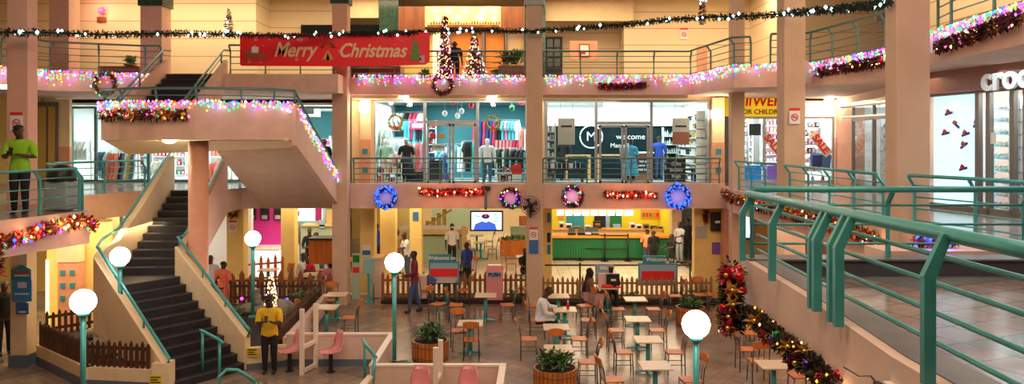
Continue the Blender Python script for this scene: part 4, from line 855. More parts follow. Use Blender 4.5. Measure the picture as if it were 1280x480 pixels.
# ================================================================== LIGHT STRINGS AND GARLANDS
BK = list(BULB)
def octa(m, p, r, mi):
    x, y, z = p
    m.add([(x+r, y, z), (x, y+r, z), (x-r, y, z), (x, y-r, z), (x, y, z+r*1.3), (x, y, z-r*1.3)], [(0, 1, 4), (1, 2, 4), (2, 3, 4), (3, 0, 4), (1, 0, 5), (2, 1, 5), (3, 2, 5), (0, 3, 5)], mi)
def icicle(label, path, drop=.38, step=.038, per=2.4, out_=.05, r=.026, cols=('violet', 'violet', 'violet', 'pink', 'green', 'green', 'green', 'amber', 'blue', 'pink', 'red', 'amber', 'white'), side=-1, glow=4.0, gcol=(.9, .45, 1)):
    P = resample(path, step); t = thing('icicle_lights', label, 'fairy lights', tuple(P[0]))
    m = MB(); wv = MB(); wires = [p+Vector((0, 0, .01*math.sin(i))) for i, p in enumerate(P)]
    wv.tube(wires, .007, 4)
    for i, p in enumerate(P[:-1]):
        d = (P[i+1]-p); n = Vector((d.y, -d.x, 0)).normalized()*out_*(-side)
        L = drop*random.choice((.2, .45, .7, 1.0))*random.uniform(.7, 1.1)
        k = max(1, round(L/.085)); 
        if random.random() < .22: continue
        wv.tube([p+n*.5, p+n-Vector((0, 0, L))], .004, 3)
        for j in range(k+1):
            q = p+n*random.uniform(.6, 1.5)-Vector((0, 0, L*j/k))+Vector((random.uniform(-.02, .02), 0, random.uniform(-.02, .02)))
            octa(m, q, r*random.uniform(.8, 1.25), BK.index(random.choice(cols)))
    wv.out('cable', M['black'], t)
    b = m.out('bulbs', [BULB[k] for k in BK], t); b['kind'] = 'stuff'
    Q = resample(path, 1.1)
    for i in range(len(Q)-1):
        d = Q[i+1]-Q[i]; n = Vector((d.y, -d.x, 0)).normalized()*(-side)*.16
        point('string_glow', tuple((Q[i]+Q[i+1])/2+n-Vector((0, 0, .12))), glow*.38, gcol, .12, t)
    return t
def garland(name, label, path, rad, leaves, dens=60, lights=None, lr=.022, nl=3, balls=(), nb=0, br=.06, lsz=.10, closed=False, group=None, cat='garland', side=None, lit=None, parent=None, hang=None, flat=0):
    P = resample(path+([path[0]] if closed else []), .08)
    t = thing(name, label, cat, tuple(P[0]), group=group) if parent is None else parent
    L = sum((b-a).length for a, b in zip(P, P[1:])); f = MB()
    def rp():
        i = random.randrange(len(P)-1); return P[i].lerp(P[i+1], random.random()), (P[i+1]-P[i]).normalized()
    for _ in range(int(L*dens)):
        p, d = rp(); v = Vector((random.gauss(0, 1), random.gauss(0, 1), random.gauss(0, 1))); v -= d*v.dot(d)*.6
        if v.length < .1: continue
        v.normalize(); q = p+v*rad*random.uniform(.1, .6)
        f.leaf(q, v+d*random.uniform(-.5, .5), lsz*random.uniform(.6, 1.2), lsz*.42, random.randrange(len(leaves)), .1)
    f.tube([tuple(p) for p in P], rad*.35, 6)
    f.out('foliage', [M[l] for l in leaves], t)
    if nb:
        for _ in range(nb):
            p, d = rp(); v = Vector((random.uniform(-1, 1), -abs(random.gauss(0, 1))-.3, random.uniform(-1, 1))).normalized()
            MB().ball(p+v*rad*.8, br*random.uniform(.7, 1.15), 10).out('bauble', M[random.choice(balls)], t, smooth=True)
    if lights:
        m = MB()
        for _ in range(int(L*nl)):
            p, d = rp(); v = Vector((random.gauss(0, 1), -abs(random.gauss(0, 1))*.8, random.gauss(0, 1))); v = v.normalized()
            octa(m, p+v*rad*random.uniform(.75, 1.05), lr*random.uniform(.8, 1.3), BK.index(random.choice(lights)))
        b = m.out('bulbs', [BULB[k] for k in BK], t); b['kind'] = 'stuff'
    if lit:
        Q = resample(path, 1.0)
        for i in range(len(Q)-1): point('garland_glow', tuple((Q[i]+Q[i+1])/2+Vector((0, -rad-.12, 0))), lit[0], lit[1], .1, t)
    return t
O_ = .03
icicle('multicoloured icicle lights on top floor edge above clothes shop', [(X(440, FY), FY-O_, 7.14), (X(658, FY), FY-O_, 7.14)], .26, glow=3.5)
icicle('multicoloured icicle lights on top floor edge above gift shop', [(X(678, FY), FY-O_, 7.14), (5.67, FY-O_, 7.14)], .30, glow=3.5)
icicle('icicle lights on top floor corner edge beside the beige column', [(5.67, FY, 7.14), (6.05-.03, 20.9, 7.14), (8.0, 20.45, 7.14)], .26, glow=3)
icicle('icicle lights on top floor edge between right columns, nearing the massive one', [(8.0, 20.45, 7.14), (8.37, 17.2, 7.14), (7.98, 14.6, 7.14)], .24, glow=3)
icicle('icicle lights on top floor edge above the shoe shop', [(7.93, 14.4, 7.14), (7.57, 11.0, 7.14), (7.45, 7, 7.14)], .26, glow=4)
icicle('icicle lights at far left of the top floor edge', [(-14.0, 20.45, 7.1), (-13.4, 22.1, 7.1), (-11.0, 23.1, 7.1), (-10.5, 23.1, 7.1)], .36, glow=4)
icicle('icicle lights across the curved stair landing parapet', [(x, y-.03, 6.05) for x, y in arc], .22, glow=3.2)
icicle('icicle lights running down the sloping stair parapet', [(-5.42, 19.45, 5.95), (-5.40, 21.8, 4.95), (-5.38, 24.0, 3.95)], .30, side=1, glow=4, out_=.0)

# long pine swag with cool white bulbs
sw = [A(-25, 40, 16.4), A(60, 41, 17.0), A(130, 43, 18), A(215, 41.5, 19.5), A(290, 43, 21), A(360, 45, 22), A(430, 42, 22.75), A(500, 41, 22.75), A(580, 38, 23.2), A(660, 39, 23.4), A(720, 35, 23.2), A(780, 31, 22.4), A(830, 25, 21.6), A(880, 22, 20.6), A(940, 20, 19.6), A(990, 16, 18.3), A(1050, 11, 15.5), A(1095, 6, 13.6), A(1112, 1, 12.9)]
garland('pine_swag', 'long dark pine swag with cool white bulbs strung across the atrium', sw, .075, ['pine'], 210, ['white'], .036, 3.0, lsz=.09)
def mini_tree(p, label, h=.75):
    t = thing('hanging_ornament', label, 'ornament', p); f = MB()
    for i in range(160):
        u = random.random(); a = random.random()*2*PI; r = .17*(1-abs(u-.35)*1.2); f.leaf((p[0], p[1], p[2]+h*(u-.5)), (math.cos(a), math.sin(a), .2), max(.05, r), .05)
    f.out('foliage', M['pine'], t); m = MB()
    for i in range(5): octa(m, (p[0]+random.uniform(-.1, .1), p[1]-.12, p[2]+random.uniform(-.3, .3)), .03, BK.index('white'))
    m.out('bulbs', [BULB[k] for k in BK], t)
    MB().ball((p[0], p[1]-.1, p[2]+.1), .05, 8).out('bauble', M['redball'], t, smooth=True)
mini_tree(A(286, 28, 20.9), 'small dark hanging tree ornament left of the red banner')
mini_tree(A(878, 14, 20.5), 'small dark hanging tree ornament near right end of swag')

# ---------------------------------------------------------------- red banner
bn = thing('banner', 'red Merry Christmas banner hanging across the top floor railing', 'banner', tuple(A(418, 83, 22.85)))
BY = 22.85; a0 = A(300, 43, BY); a1 = A(537, 40, BY); zb = A(0, 81.5, BY).z
m = MB(); m.wallpoly([(a0.x, zb+.02), (X(300, BY)+.05, zb-.02), (X(470, BY), zb-.04), (X(532, BY), zb+.02), (a1.x, zb+.12), (a1.x, a1.z), (a0.x, a0.z)], BY, BY+.015); m.out('sheet', M['bannerred'], bn)
text('Merry', .60, M['goldprint'], 'script_lettering', bn, (X(368, BY), BY-.01, A(0, 63, BY).z), off=.012, shear=.35, xs=.82)
text('Christmas', .58, M['goldprint'], 'script_lettering', bn, (X(465, BY), BY-.01, A(0, 63, BY).z-.02), off=.012, shear=.35, xs=.84)
bx = X(410, BY); bz = A(0, 67, BY).z
m = MB()
for s in (-1, 1): m.wallpoly([(bx+s*.02, bz+.1), (bx+s*.17, bz-.17), (bx+s*.02-s*.08+.0, bz-.2)], BY-.02, BY)
m.out('printed_bells', mat('bell_print', (.75, .35, .12), .4, .3), bn)
m = MB()
for a in range(7): 
    th = PI*a/6; m.leaf((bx+.1*math.cos(th), BY-.015, bz+.18+.06*math.sin(th)), (math.cos(th), -.05, math.sin(th)+.2), .17, .12)
m.out('printed_holly', M['leaf'], bn)
tx = X(519, BY); m = MB()
for i in range(3): m.wallpoly([(tx-.2+.04*i, bz-.2+.16*i), (tx+.2-.04*i, bz-.2+.16*i), (tx, bz+.12+.18*i)], BY-.02-.003*i, BY)
m.out('printed_tree', M['leaf2'], bn)
MB().b2(tx+.13, tx+.28, BY-.02, BY, bz-.28, bz-.06).out('printed_gift', mat('gift_print', (.75, .35, .5), .5), bn)
sx = X(317, BY); m = MB(); m.wallpoly([(sx-.2, bz-.12), (sx+.35, bz-.12), (sx+.4, bz+.0), (sx+.15, bz-.02), (sx-.1, bz+.08), (sx-.25, bz+.1)], BY-.02, BY); m.tube([(sx-.3, BY-.015, bz-.2), (sx+.45, BY-.015, bz-.2), (sx+.55, BY-.015, bz-.12)], .02, 5); m.out('printed_sleigh', mat('sleigh_print', (.35, .12, .06), .5), bn)
MB().b2(sx-.05, sx+.15, BY-.025, BY, bz+.02, bz+.2).out('printed_parcels', M['whiteprint'], bn)
for i in range(22):
    x = random.uniform(a0.x+.2, a1.x-.2); z = random.uniform(zb+.08, a0.z-.1); m = MB(); r = random.choice((.015, .02, .05))
    for k in range(3): m.box((x, BY-.006, z), (r*2.4, .006, r*.35), ry=k*PI/3)
    m.out('printed_snowflake', mat('snow_print', (.85, .35, .38), .5) if i == 0 else bpy.data.materials['snow_print'], bn)

# ---------------------------------------------------------------- wreaths
def wreath(label, c, R, leaves, lights, nl, balls=(), nb=0, thick=.08, glow=None, lr=.024, dens=420):
    pts = [Vector((c[0]+R*math.cos(a*PI/10), c[1], c[2]+R*math.sin(a*PI/10))) for a in range(20)]
    t = garland('wreath', label, pts, thick, leaves, dens, lights, lr, nl, balls, nb, .035, .085, closed=True, cat='wreath')
    if glow: point('wreath_glow', (c[0], c[1]-.12, c[2]), glow[0], glow[1], .12, t)
    return t
WY = FY-.12
wreath('blue lit wreath on middle fascia left of the red garland', A(482, 247, WY), .29, ['pine', 'maroonleaf'], ['blue'], 38, glow=(3, (.05, .15, 1)), lr=.032)
wreath('multicoloured wreath beside the black wall fan', A(638, 247.5, WY), .27, ['pine', 'brownleaf'], ['red', 'green', 'blue', 'warm', 'violet'], 14, ['redball', 'goldball'], 6, glow=(2, (.8, .3, 1)))
wreath('multicoloured wreath right of middle column on fascia', A(716, 245, WY), .28, ['pine', 'brownleaf'], ['red', 'green', 'blue', 'warm', 'violet'], 18, ['redball', 'purpleball'], 6, glow=(3, (.7, .35, 1)))
wreath('bright blue lit wreath at right end of middle fascia', A(848, 245.5, WY), .33, ['pine', 'maroonleaf'], ['blue'], 42, glow=(4.2, (.05, .15, 1)), lr=.034)
wreath('brown wreath hanging below the tinsel tree on the top floor edge', A(553, 105, FY-.2), .29, ['brownleaf', 'maroonleaf'], ['warm'], 3, ['goldball'], 8, lr=.015)
wreath('brown wreath with coloured bulbs at left of upper staircase', A(131, 104, 22.5), .30, ['brownleaf', 'maroonleaf', 'goldleaf'], ['green', 'blue', 'warm'], 8, ['redball', 'goldball'], 8)
wreath('dark gold wreath on yellow column in left food court', A(291, 265, 25.45), .15, ['pine', 'goldleaf'], None, 0, ['goldball'], 5, thick=.07)
# red lit garlands on the fascia
garland('fascia_garland', 'red lit tinsel garland on middle fascia above the television', [A(524, 238, WY), A(545, 241, WY), A(570, 239, WY), A(592, 240.5, WY), A(606, 238, WY)], .10, ['redleaf', 'maroonleaf', 'pine'], 420, ['red', 'red', 'warm'], .028, 22, lit=(4, (1, .2, .1)), lsz=.11)
garland('fascia_garland', 'red lit tinsel garland on middle fascia above green counter', [A(756, 242, WY), A(775, 244, WY), A(795, 242.5, WY), A(821, 244, WY)], .10, ['redleaf', 'maroonleaf', 'pine'], 420, ['red', 'red', 'warm'], .028, 26, lit=(4, (1, .2, .1)), lsz=.11)
garland('fascia_garland', 'dark maroon swag with bows on top floor edge above gift shop', [A(748, 107, FY-.1), A(765, 108, FY-.1), A(790, 107, FY-.1), A(808, 106, FY-.1)], .09, ['maroonleaf', 'brownleaf'], 420, ['blue', 'red'], .02, 5, ['redball'], 6, lsz=.11)
garland('fascia_garland', 'brown and gold garland along the landing parapet below icicle lights', [(-10.2, 19.1, 5.72), (-9.6, 18.65, 5.74), (-8.6, 18.32, 5.72), (-7.75, 18.3, 5.73)], .12, ['brownleaf', 'goldleaf', 'maroonleaf', 'pine'], 420, ['warm', 'amber', 'pink', 'green'], .026, 12, ['goldball', 'redball', 'silverball'], 14, lsz=.13, lit=(2, (1, .5, .3)))
garland('fascia_garland', 'brightly lit multicoloured garland on the left balcony edge', [(-9.3, 12.8, 3.35), (-9.18, 14.1, 3.28), (-8.98, 15.0, 3.42), (-8.72, 15.7, 3.50), (-8.68, 15.95, 3.3)], .13, ['brownleaf', 'redleaf', 'goldleaf'], 420, ['warm', 'amber', 'red', 'blue', 'green', 'violet', 'warm'], .032, 38, ['goldball', 'redball'], 10, lsz=.12, lit=(9, (1, .5, .3)))
garland('fascia_garland', 'leafy garland with warm lights on right gallery edge beneath the railing', [(6.6, 23.9, 3.48), (6.46, 22.6, 3.42), (6.52, 20, 3.38), (6.58, 18, 3.38), (6.52, 15.8, 3.40), (6.46, 14, 3.36), (6.42, 13.6, 3.30)], .12, ['pine', 'brownleaf', 'redleaf', 'goldleaf'], 360, ['amber', 'amber', 'red', 'warm', 'white'], .024, 9, ['silverball', 'goldball', 'redball'], 26, lsz=.13, lit=(2.5, (1, .45, .2)))
garland('fascia_garland', 'brown garland with amber lights on top floor edge above shoe shop', [(7.85, 14.2, 6.82), (7.72, 13.0, 6.86), (7.6, 12.0, 6.92), (7.52, 11.3, 6.95)], .11, ['brownleaf', 'pine', 'maroonleaf'], 420, ['amber', 'warm', 'pink'], .022, 12, ['redball', 'goldball'], 8, lsz=.12, lit=(3, (1, .4, .2)))
garland('fascia_garland', 'brown garland with amber lights on top floor edge left of massive column', [(8.05, 20.2, 6.9), (8.2, 18.4, 6.9), (8.3, 17.2, 6.9)], .12, ['brownleaf', 'pine', 'maroonleaf'], 420, ['amber', 'warm'], .022, 10, ['redball'], 6, lsz=.13, lit=(3, (1, .4, .2)))
t = garland('fascia_garland', 'red and green bunch hanging at far left end of balcony', [(-9.15, 13.5, 3.45), (-9.15, 13.55, 2.75)], .17, ['redleaf', 'pine', 'goldleaf'], 520, ['green', 'warm'], .03, 14, ['redball'], 8, lsz=.15)
# platform garlands, near
garland('fascia_garland', 'thick drop of pine and poinsettias hanging at platform corner', [A(914, 336, 9.2), A(916, 360, 9.1), A(913, 385, 9.1), A(915, 412, 9.0)],   .21, ['pine', 'pine', 'pine', 'leaf'], 2200, None, 0, 0, ['redball', 'goldball', 'silverball', 'redball'], 12, .065, .085)
garland('fascia_garland', 'diagonal pine garland with baubles and warm lights on platform side', [A(932, 392, 8.9), A(950, 402, 8.4), A(975, 425, 7.7), A(1000, 446, 7.0), A(1022, 462, 6.6), A(1048, 490, 6.1)], .13, ['pine', 'pine', 'brownleaf'], 2200, ['amber', 'warm'], .012, 13, ['redball', 'greenball', 'silverball', 'goldball', 'purpleball'], 16, .055, .065, lit=(6, (1, .5, .25)))
def poinsettia(px, py, Y, m, r, label):
    c = A(px, py, Y); f = MB()
    for k in range(11):
        a = k*2*PI/6+random.uniform(-.2, .2); f.leaf(c, (math.cos(a), -.35-.02*k, math.sin(a)), r*(1 if k < 6 else .7), r*.5, 0, 0)
    t = thing('poinsettia', label, 'artificial flower', tuple(c)); f.out('petals', M[m], t); MB().ball(c+Vector((0, -.05, 0)), .03, 8).out('centre', M['goldball'], t, smooth=True)
for a in [(906, 343, 9.0, 'redleaf', 0.150, 'red poinsettia at top of the corner drop'), (914, 362, 8.9, 'goldleaf', 0.140, 'gold poinsettia in upper middle of the corner drop'), (915, 380, 8.9, 'goldleaf', 0.131, 'gold poinsettia in lower middle of corner drop'),
          (909, 395, 8.85, 'maroonleaf', 0.159, 'dark red poinsettia low on the corner drop'), (908, 409, 8.8, 'redleaf', 0.140, 'red poinsettia at bottom of the corner drop'), (941, 400, 8.3, 'goldleaf', 0.140, 'gold poinsettia at top of the diagonal garland'),
          (957, 420, 7.9, 'redleaf', 0.131, 'red poinsettia on upper diagonal garland'), (982, 432, 7.2, 'goldleaf', 0.112, 'pale gold poinsettia midway on diagonal garland'), (991, 452, 6.9, 'maroonleaf', 0.140, 'dark red poinsettia midway on diagonal garland'), (1003, 438, 6.9, 'goldleaf', 0.103, 'small gold poinsettia below platform edge')]: poinsettia(*a)
t = thing('power_socket', 'white socket with black cable on the platform side', 'socket', tuple(A(1098, 466, 5.1)))
p = A(1098, 468, 5.2); q = A(1072, 470, 5.6)
MB().box((2.53, 5.1, 3.42), (.06, .16, .12)).out('socket_plate', M['whitegloss'], t); MB().tube([(2.49, 5.15, 3.42), (2.5, 5.35, 3.46), (2.53, 5.6, 3.38), (2.55, 5.9, 3.36)], .007, 6).out('cable', M['black'], t, smooth=True)
MB().box((2.485, 5.2, 3.44), (.04, .09, .04)).out('plug', M['black'], t)
# small lit things beyond the platform kerb
garland('floor_decoration', 'red flowers with blue bulbs beyond the dark platform kerb', [(5.55, 10.6, 3.72), (6.1, 10.6, 3.75)], .10, ['redleaf', 'pine'], 420, ['blue'], .022, 40, cat='decoration', lit=(8, (.1, .15, 1)))
struct(MB().b2(5.0, 6.6, 10.3, 10.9, 3.3, 3.62).out('trim_7', M['fascia']))

# ================================================================== TOP FLOOR DECOR
# restaurant front with gold panel
rf = thing('restaurant_front', 'restaurant front with glowing gold panel and green marble pillars', 'shopfront', (X(565, 28.5), 28.5, L3))
RY = 28.0
def bxp(px0, px1, py0, py1, Y, dpt=.2):
    a = A(px0, py1, Y); b = A(px1, py0, Y); return MB().b2(a.x, b.x, Y, Y+dpt, a.z, b.z)
bxp(474, 498, -6, 90, RY, .3).out('marble_pillar', M['darkgreen'], rf); bxp(655, 682, -6, 100, RY, .3).out('marble_pillar', M['darkgreen'], rf)
bxp(498, 531, 8, 38, RY-.1, .3).out('wooden_box', M['brownwood'], rf); bxp(626, 656, 8, 38, RY-.1, .3).out('wooden_box', M['brownwood'], rf)
bxp(531, 626, 8, 33, RY, .1).out('gold_panel', M['gold'], rf)
bxp(534, 624, 31, 34, RY-.12, .12).out('ledge', M['brownwood'], rf)
bxp(498, 656, 33, 38, RY+.1, .2).out('lintel', M['brownwood'], rf)
text('GOLDEN', .0001, M['black'], 'x') if False else None
dgl = mat('dark_gold_letters', (.25, .12, .03), .4, .5)
for i in range(26):
    px = 538+i*3.4; a = A(px, 30, RY-.03); h = random.uniform(.03, .1); MB().b2(a.x, a.x+.06, RY-.04, RY-.02, a.z-.02, a.z+h).out('raised_letter', dgl, rf)
for px, s in ((548, .35), (572, .5), (600, .6), (618, .3)):
    a = A(px, 22, RY-.02); m = MB()
    for k in range(7): th = k*PI/6; m.leaf((a.x, a.y, a.z-.1), (math.cos(th), -.05, math.sin(th)*1.2), s*.5, .12, 0, 0)
    m.out('flare_motif', emit('motif_glow_%d' % px, (1, .85, .45), 1.6), rf)  # motif made to glow, standing in for blotchy flares of light on the panel
for px in (543, 560, 581, 604, 618): p = A(px, 11, RY-.2); point('spotlight', tuple(p), 9, (1, .75, .35), .04, rf)
bxp(541, 560, 40, 100, RY+.3, .05).out('glowing_door', emit('lit_doorway', (1, .8, .4), 1.3), rf)
bxp(564, 602, 40, 100, RY+.2, .05).out('wall_panel', M['orange'], rf); bxp(607, 630, 40, 100, RY+.2, .05).out('wall_panel', M['orange'], rf)
for px in (560, 602, 631): bxp(px, px+4, 36, 100, RY+.1, .1).out('door_post', M['alubronze'], rf)
bxp(635, 655, 38, 100, RY+.2, .05).out('side_glass', mat('amber_glass', (.75, .5, .2), .2), rf)
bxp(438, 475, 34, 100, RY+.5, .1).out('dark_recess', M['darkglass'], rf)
bxp(498, 541, 38, 100, RY+.35, .05).out('lower_panel', M['yellow'], rf)
struct(bxp(376, 474, 31, 47, 28.4, .1).out('window_1', M['darkglass']))
struct(MB().b2(X(436, 28.2), X(474, 28.2), 28.1, 28.3, 9.6, 10.45).out('wall_upper_panel', M['cream']))
# christmas trees on top floor
def xtree(px, pyb, pyt, Y, wd, label, leaves, lights, nl, star=None):
    a = A(px, pyb, Y); b = A(px, pyt, Y); H = b.z-a.z; t = thing('christmas_tree', label, 'christmas tree', tuple(a)); f = MB(); g = MB()
    for i in range(900):
        u = random.random()**1.3; r = wd*(1-u)*random.uniform(.35, 1); th = random.random()*2*PI
        f.leaf((a.x+r*math.cos(th)*.6, Y+r*math.sin(th)*.6, a.z+H*u), (math.cos(th), math.sin(th), -.2), .14, .05, random.randrange(len(leaves)))
    f.out('foliage', [M[l] for l in leaves], t); MB().tube([(a.x, Y, a.z), (a.x, Y, b.z)], .03, 8).out('trunk', M['brownwood'], t)
    for i in range(nl):
        u = random.random()**1.3; r = wd*(1-u)*.9+.03; th = random.random()*2*PI; octa(g, (a.x+r*math.cos(th), Y-abs(r*math.sin(th)), a.z+H*u), .020, BK.index(random.choice(lights)))
    o = g.out('bulbs', [BULB[k] for k in BK], t); o['kind'] = 'stuff'
    if star:
        f = MB()
        for k in range(12): th = k*PI/6; f.leaf((b.x, Y, b.z), (math.cos(th), -.1, math.sin(th)), .22, .07, 0, 0)
        f.out('leafy_star', M[star], t)
xtree(556, 98, 20, FY-.05, .30, 'tall slim tinsel tree with warm bulbs fixed to top floor railing', ['brownleaf', 'maroonleaf'], ['warm', 'warm', 'pink'], 130)
xtree(593, 97, 46, 25.5, .48, 'wide Christmas tree with green leafy star on top floor', ['brownleaf', 'maroonleaf', 'pine'], ['warm', 'pink', 'warm'], 150, 'leaf2')
def potplant(px, pyb, pyt, Y, label, wpot=.5, hp=.45, n=60, m='leaf', spread=.5, pot='pot', zf=None, box=None, name='potted_plant', droop=.35, round_=False, lw=.09, rim=None):
    a = A(px, pyb, Y); b = A(px, pyt, Y); zf = L3+.008 if zf is None else zf
    t = thing(name, label, 'plant', (a.x, Y, zf))
    if round_:
        n_ = 28; mm = MB(); mm.lathe([(wpot*.46, 0), (wpot*.5, .05), (wpot*.5, hp), (wpot*.46, hp), (wpot*.46, hp-.06)], (a.x, Y, zf), n_); mm.out('planter', M[pot], t)
        for zz in (.1, hp-.1): MB().tube([(a.x+wpot*.505*math.cos(k*PI/14), Y+wpot*.505*math.sin(k*PI/14), zf+zz) for k in range(28)], .012, 6, closed=True).out('hoop', M['brownwood'], t)
        sl = MB()
        for k in range(28): th = k*PI/14+.05; sl.box((a.x+wpot*.5*math.cos(th), Y+wpot*.5*math.sin(th), zf+hp/2), (.008, .012, hp), rz=th)
        sl.out('stave_joints', M['darkfence'], t)
    else: MB().b2(a.x-wpot/2, a.x+wpot/2, Y-(box or wpot)/2, Y+(box or wpot)/2, zf, zf+hp).out('planter', M[pot], t, bevel=.015)
    MB().lathe([(wpot*.42, -.03), (wpot*.42, 0)], (a.x, Y, zf+hp-.02), 20).out('soil', M['soil'], t)
    f = MB(); H = b.z-zf-hp
    for i in range(n):
        th = random.random()*2*PI; el = random.uniform(.35, 1.4); st = (a.x+random.uniform(-.3, .3)*wpot, Y+random.uniform(-.3, .3)*(box or wpot), zf+hp-.02+H*random.uniform(0, .45))
        f.leaf(st, (math.cos(th)*math.cos(el), math.sin(th)*math.cos(el), math.sin(el)), H*random.uniform(.45, .8)+spread*.25, lw*random.uniform(.7, 1.3), 0, droop)
    f.out('leaves', M[m], t); return t
potplant(640, 97, 58, 25.2, 'dark leafy plant in brown box on top floor by middle column', .9, .42, 90, 'leaf', .6, 'brownwood')
potplant(620, 97, 82, 24.9, 'low green plant beside the wide lit tree', .35, .1, 40, 'leaf2', .3, 'pot')
potplant(532, 97, 84, 24.7, 'small green plant below the red banner corner', .35, .1, 40, 'leaf2', .3, 'pot')
potplant(484, 97, 83, 25.2, 'brown planter with dark plant beneath the banner', 1.0, .4, 30, 'leaf', .3, 'brownwood')
potplant(163, 93, 70, 24.2, 'green plant in long brown planter left of upper staircase', .3, .06, 50, 'leaf2', .5, 'pot', zf=L3+.36)
o = MB().b2(A(126, 0, 24.4).x, A(178, 0, 24.4).x, 24.2, 24.6, L3, L3+.36).out('planter_box', M['pot'], bevel=.02); tag(o, 'long reddish brown planter box left of upper staircase', 'planter')
t = thing('exit_sign', 'small dark sign below red lamp on left top wall', 'sign', tuple(A(127, 24, 26.9)))
bxp(121, 132, 21, 27, 26.93, .05).out('plate', M['brownwood'], t)
t = thing('alarm_lamp', 'glowing red lamp high on left top wall', 'lamp', tuple(A(127, 13, 26.9))); p = A(127, 13, 26.85); MB().ball(p, .12, 12).out('lens', M['neon'], t, smooth=True); MB().b2(p.x-.08, p.x+.08, 26.9, 27, p.z-.08, p.z+.08).out('base', M['whitegloss'], t); point('bulb', (p.x, p.y-.3, p.z), 15, (1, .3, .25), .1, t)
o = bxp(85, 97, 31, 100, 26.93, .05).out('door_1', M['darkglass']); struct(o)
t = thing('security_camera', 'small dark security camera on top wall left of pine swag ornament', 'camera', tuple(A(242, 12, 28.4))); p = A(242, 12, 28.4); MB().tube([p, p+Vector((.15, -.15, -.05))], .05, 8).out('body', M['black'], t, smooth=True); MB().tube([p, p+Vector((0, .2, .1))], .02, 6).out('arm', M['black'], t)
door = thing('shop_door', 'black glazed door with frame on the top floor at right', 'door', (X(693, 29.9), 29.9, L3))
bxp(682, 703, 46, 100, 29.9, .06).out('leaf', M['black'], door)
for i in range(2):
    for j in range(3): bxp(684+i*9, 691+i*9, 49+j*12, 59+j*12, 29.87, .03).out('pane', M['darkgreen'], door)
o = bxp(712, 747, 51, 75, 28.3, .1).out('panel', M['salmon']); tag(o, 'salmon orange wall panel on top floor behind framed picture', 'panel')
t = thing('framed_picture', 'small framed picture on salmon panel, top floor', 'picture', tuple(A(730, 64, 28.2)))
bxp(724, 737, 55, 71, 28.27, .03).out('frame', M['brownwood'], t); bxp(725.3, 735.7, 56.5, 69.5, 28.25, .02).out('print', M['whiteprint'], t); bxp(727, 732, 64, 68, 28.245, .01).out('motif', M['red'], t)
t = thing('no_smoking_sign', 'no smoking notice on cream wall of top floor', 'sign', tuple(A(855, 42, 28.7)))
def nosmoke(px, py, Y, label, s=.3, t=None):
    p = A(px, py, Y); t = t or thing('no_smoking_sign', label, 'sign', tuple(p))
    MB().b2(p.x-s/2, p.x+s/2, Y-.02, Y, p.z-s*.75, p.z+s*.5).out('plate', M['whiteprint'], t)
    MB().b2(p.x-s/2, p.x+s/2, Y-.025, Y-.02, p.z+s*.52, p.z+s*.75).out('red_band', M['red'], t)
    MB().tube([(p.x+s*.3*math.cos(a*PI/10), Y-.024, p.z-s*.12+s*.3*math.sin(a*PI/10)) for a in range(20)], s*.045, 5, closed=True).out('ring', M['red'], t)
    MB().box((p.x, Y-.026, p.z-s*.12), (s*.55, .006, s*.06), ry=PI/4).out('slash', M['red'], t); MB().box((p.x, Y-.023, p.z-s*.12), (s*.4, .006, s*.07)).out('cigarette', M['black'], t)
nosmoke(855, 42, 28.78, '', .28, t)
nosmoke(993, 145, 18.88, 'no smoking notice on column right of yellow shop sign', .26)
nosmoke(21, 152, 17.28, 'no smoking notice on pink column above the man in green shirt', .28)
nosmoke(291, 283, 25.58, 'no smoking notice on yellow column in left food court', .26)
nosmoke(667, 292, 23.73, 'no smoking notice on middle beige column below the fan', .26)
nosmoke(894, 152, 25.0, 'small no smoking notice beneath the right bright sconce', .18)
o = bxp(661.5, 673, 300, 317, 23.72, .02).out('poster', M['blueprint']); tag(o, 'blue poster on middle beige column under no smoking notice', 'poster')
vt = thing('wall_vent', 'white louvred wall vent at top right beside massive column', 'vent', tuple(A(1101, 20, 25.3))); bxp(1094, 1110, 13, 29, 25.33, .05).out('frame', M['whitegloss'], vt); bxp(1096, 1108, 15, 27, 25.3, .03).out('louvres', M['stripe'], vt)
struct(bxp(872, 884, 57, 100, 28.7, .1).out('wall_pilaster', M['salmon']))
for y0, y1 in ((7.5, 8.6), (10.2, 12.6), (13.4, 14.2)): struct(MB().b2(10.84, 10.9, y0, y1, L3, 9.6).out('window_2', M['darkglass']))
struct(MB().b2(10.8, 10.9, 15.4, 16.0, L3, 8.3).out('wall_pilaster', M['salmon']))
o = bxp(1150, 1166, 42, 66, 13.9, .4).out('pipe_box', M['whitegloss']); 
o.name = 'service_box'; tag(o, 'pale grey service box on top edge right of massive column', 'box')
o = MB().b2(A(1007.5, 0, 20).x, A(1015, 0, 20).x, 20.2, 20.5, 6.6, 7.2).out('service_box', M['stripe']); tag(o, 'small grey service box right of column with no smoking notice', 'box')
o = MB().tube([(A(998, 0, 18.7).x, 18.7, 9.3), (A(985, 0, 18.7).x, 18.7, 6.9)], .05, 8).out('x', M['black']) if False else None

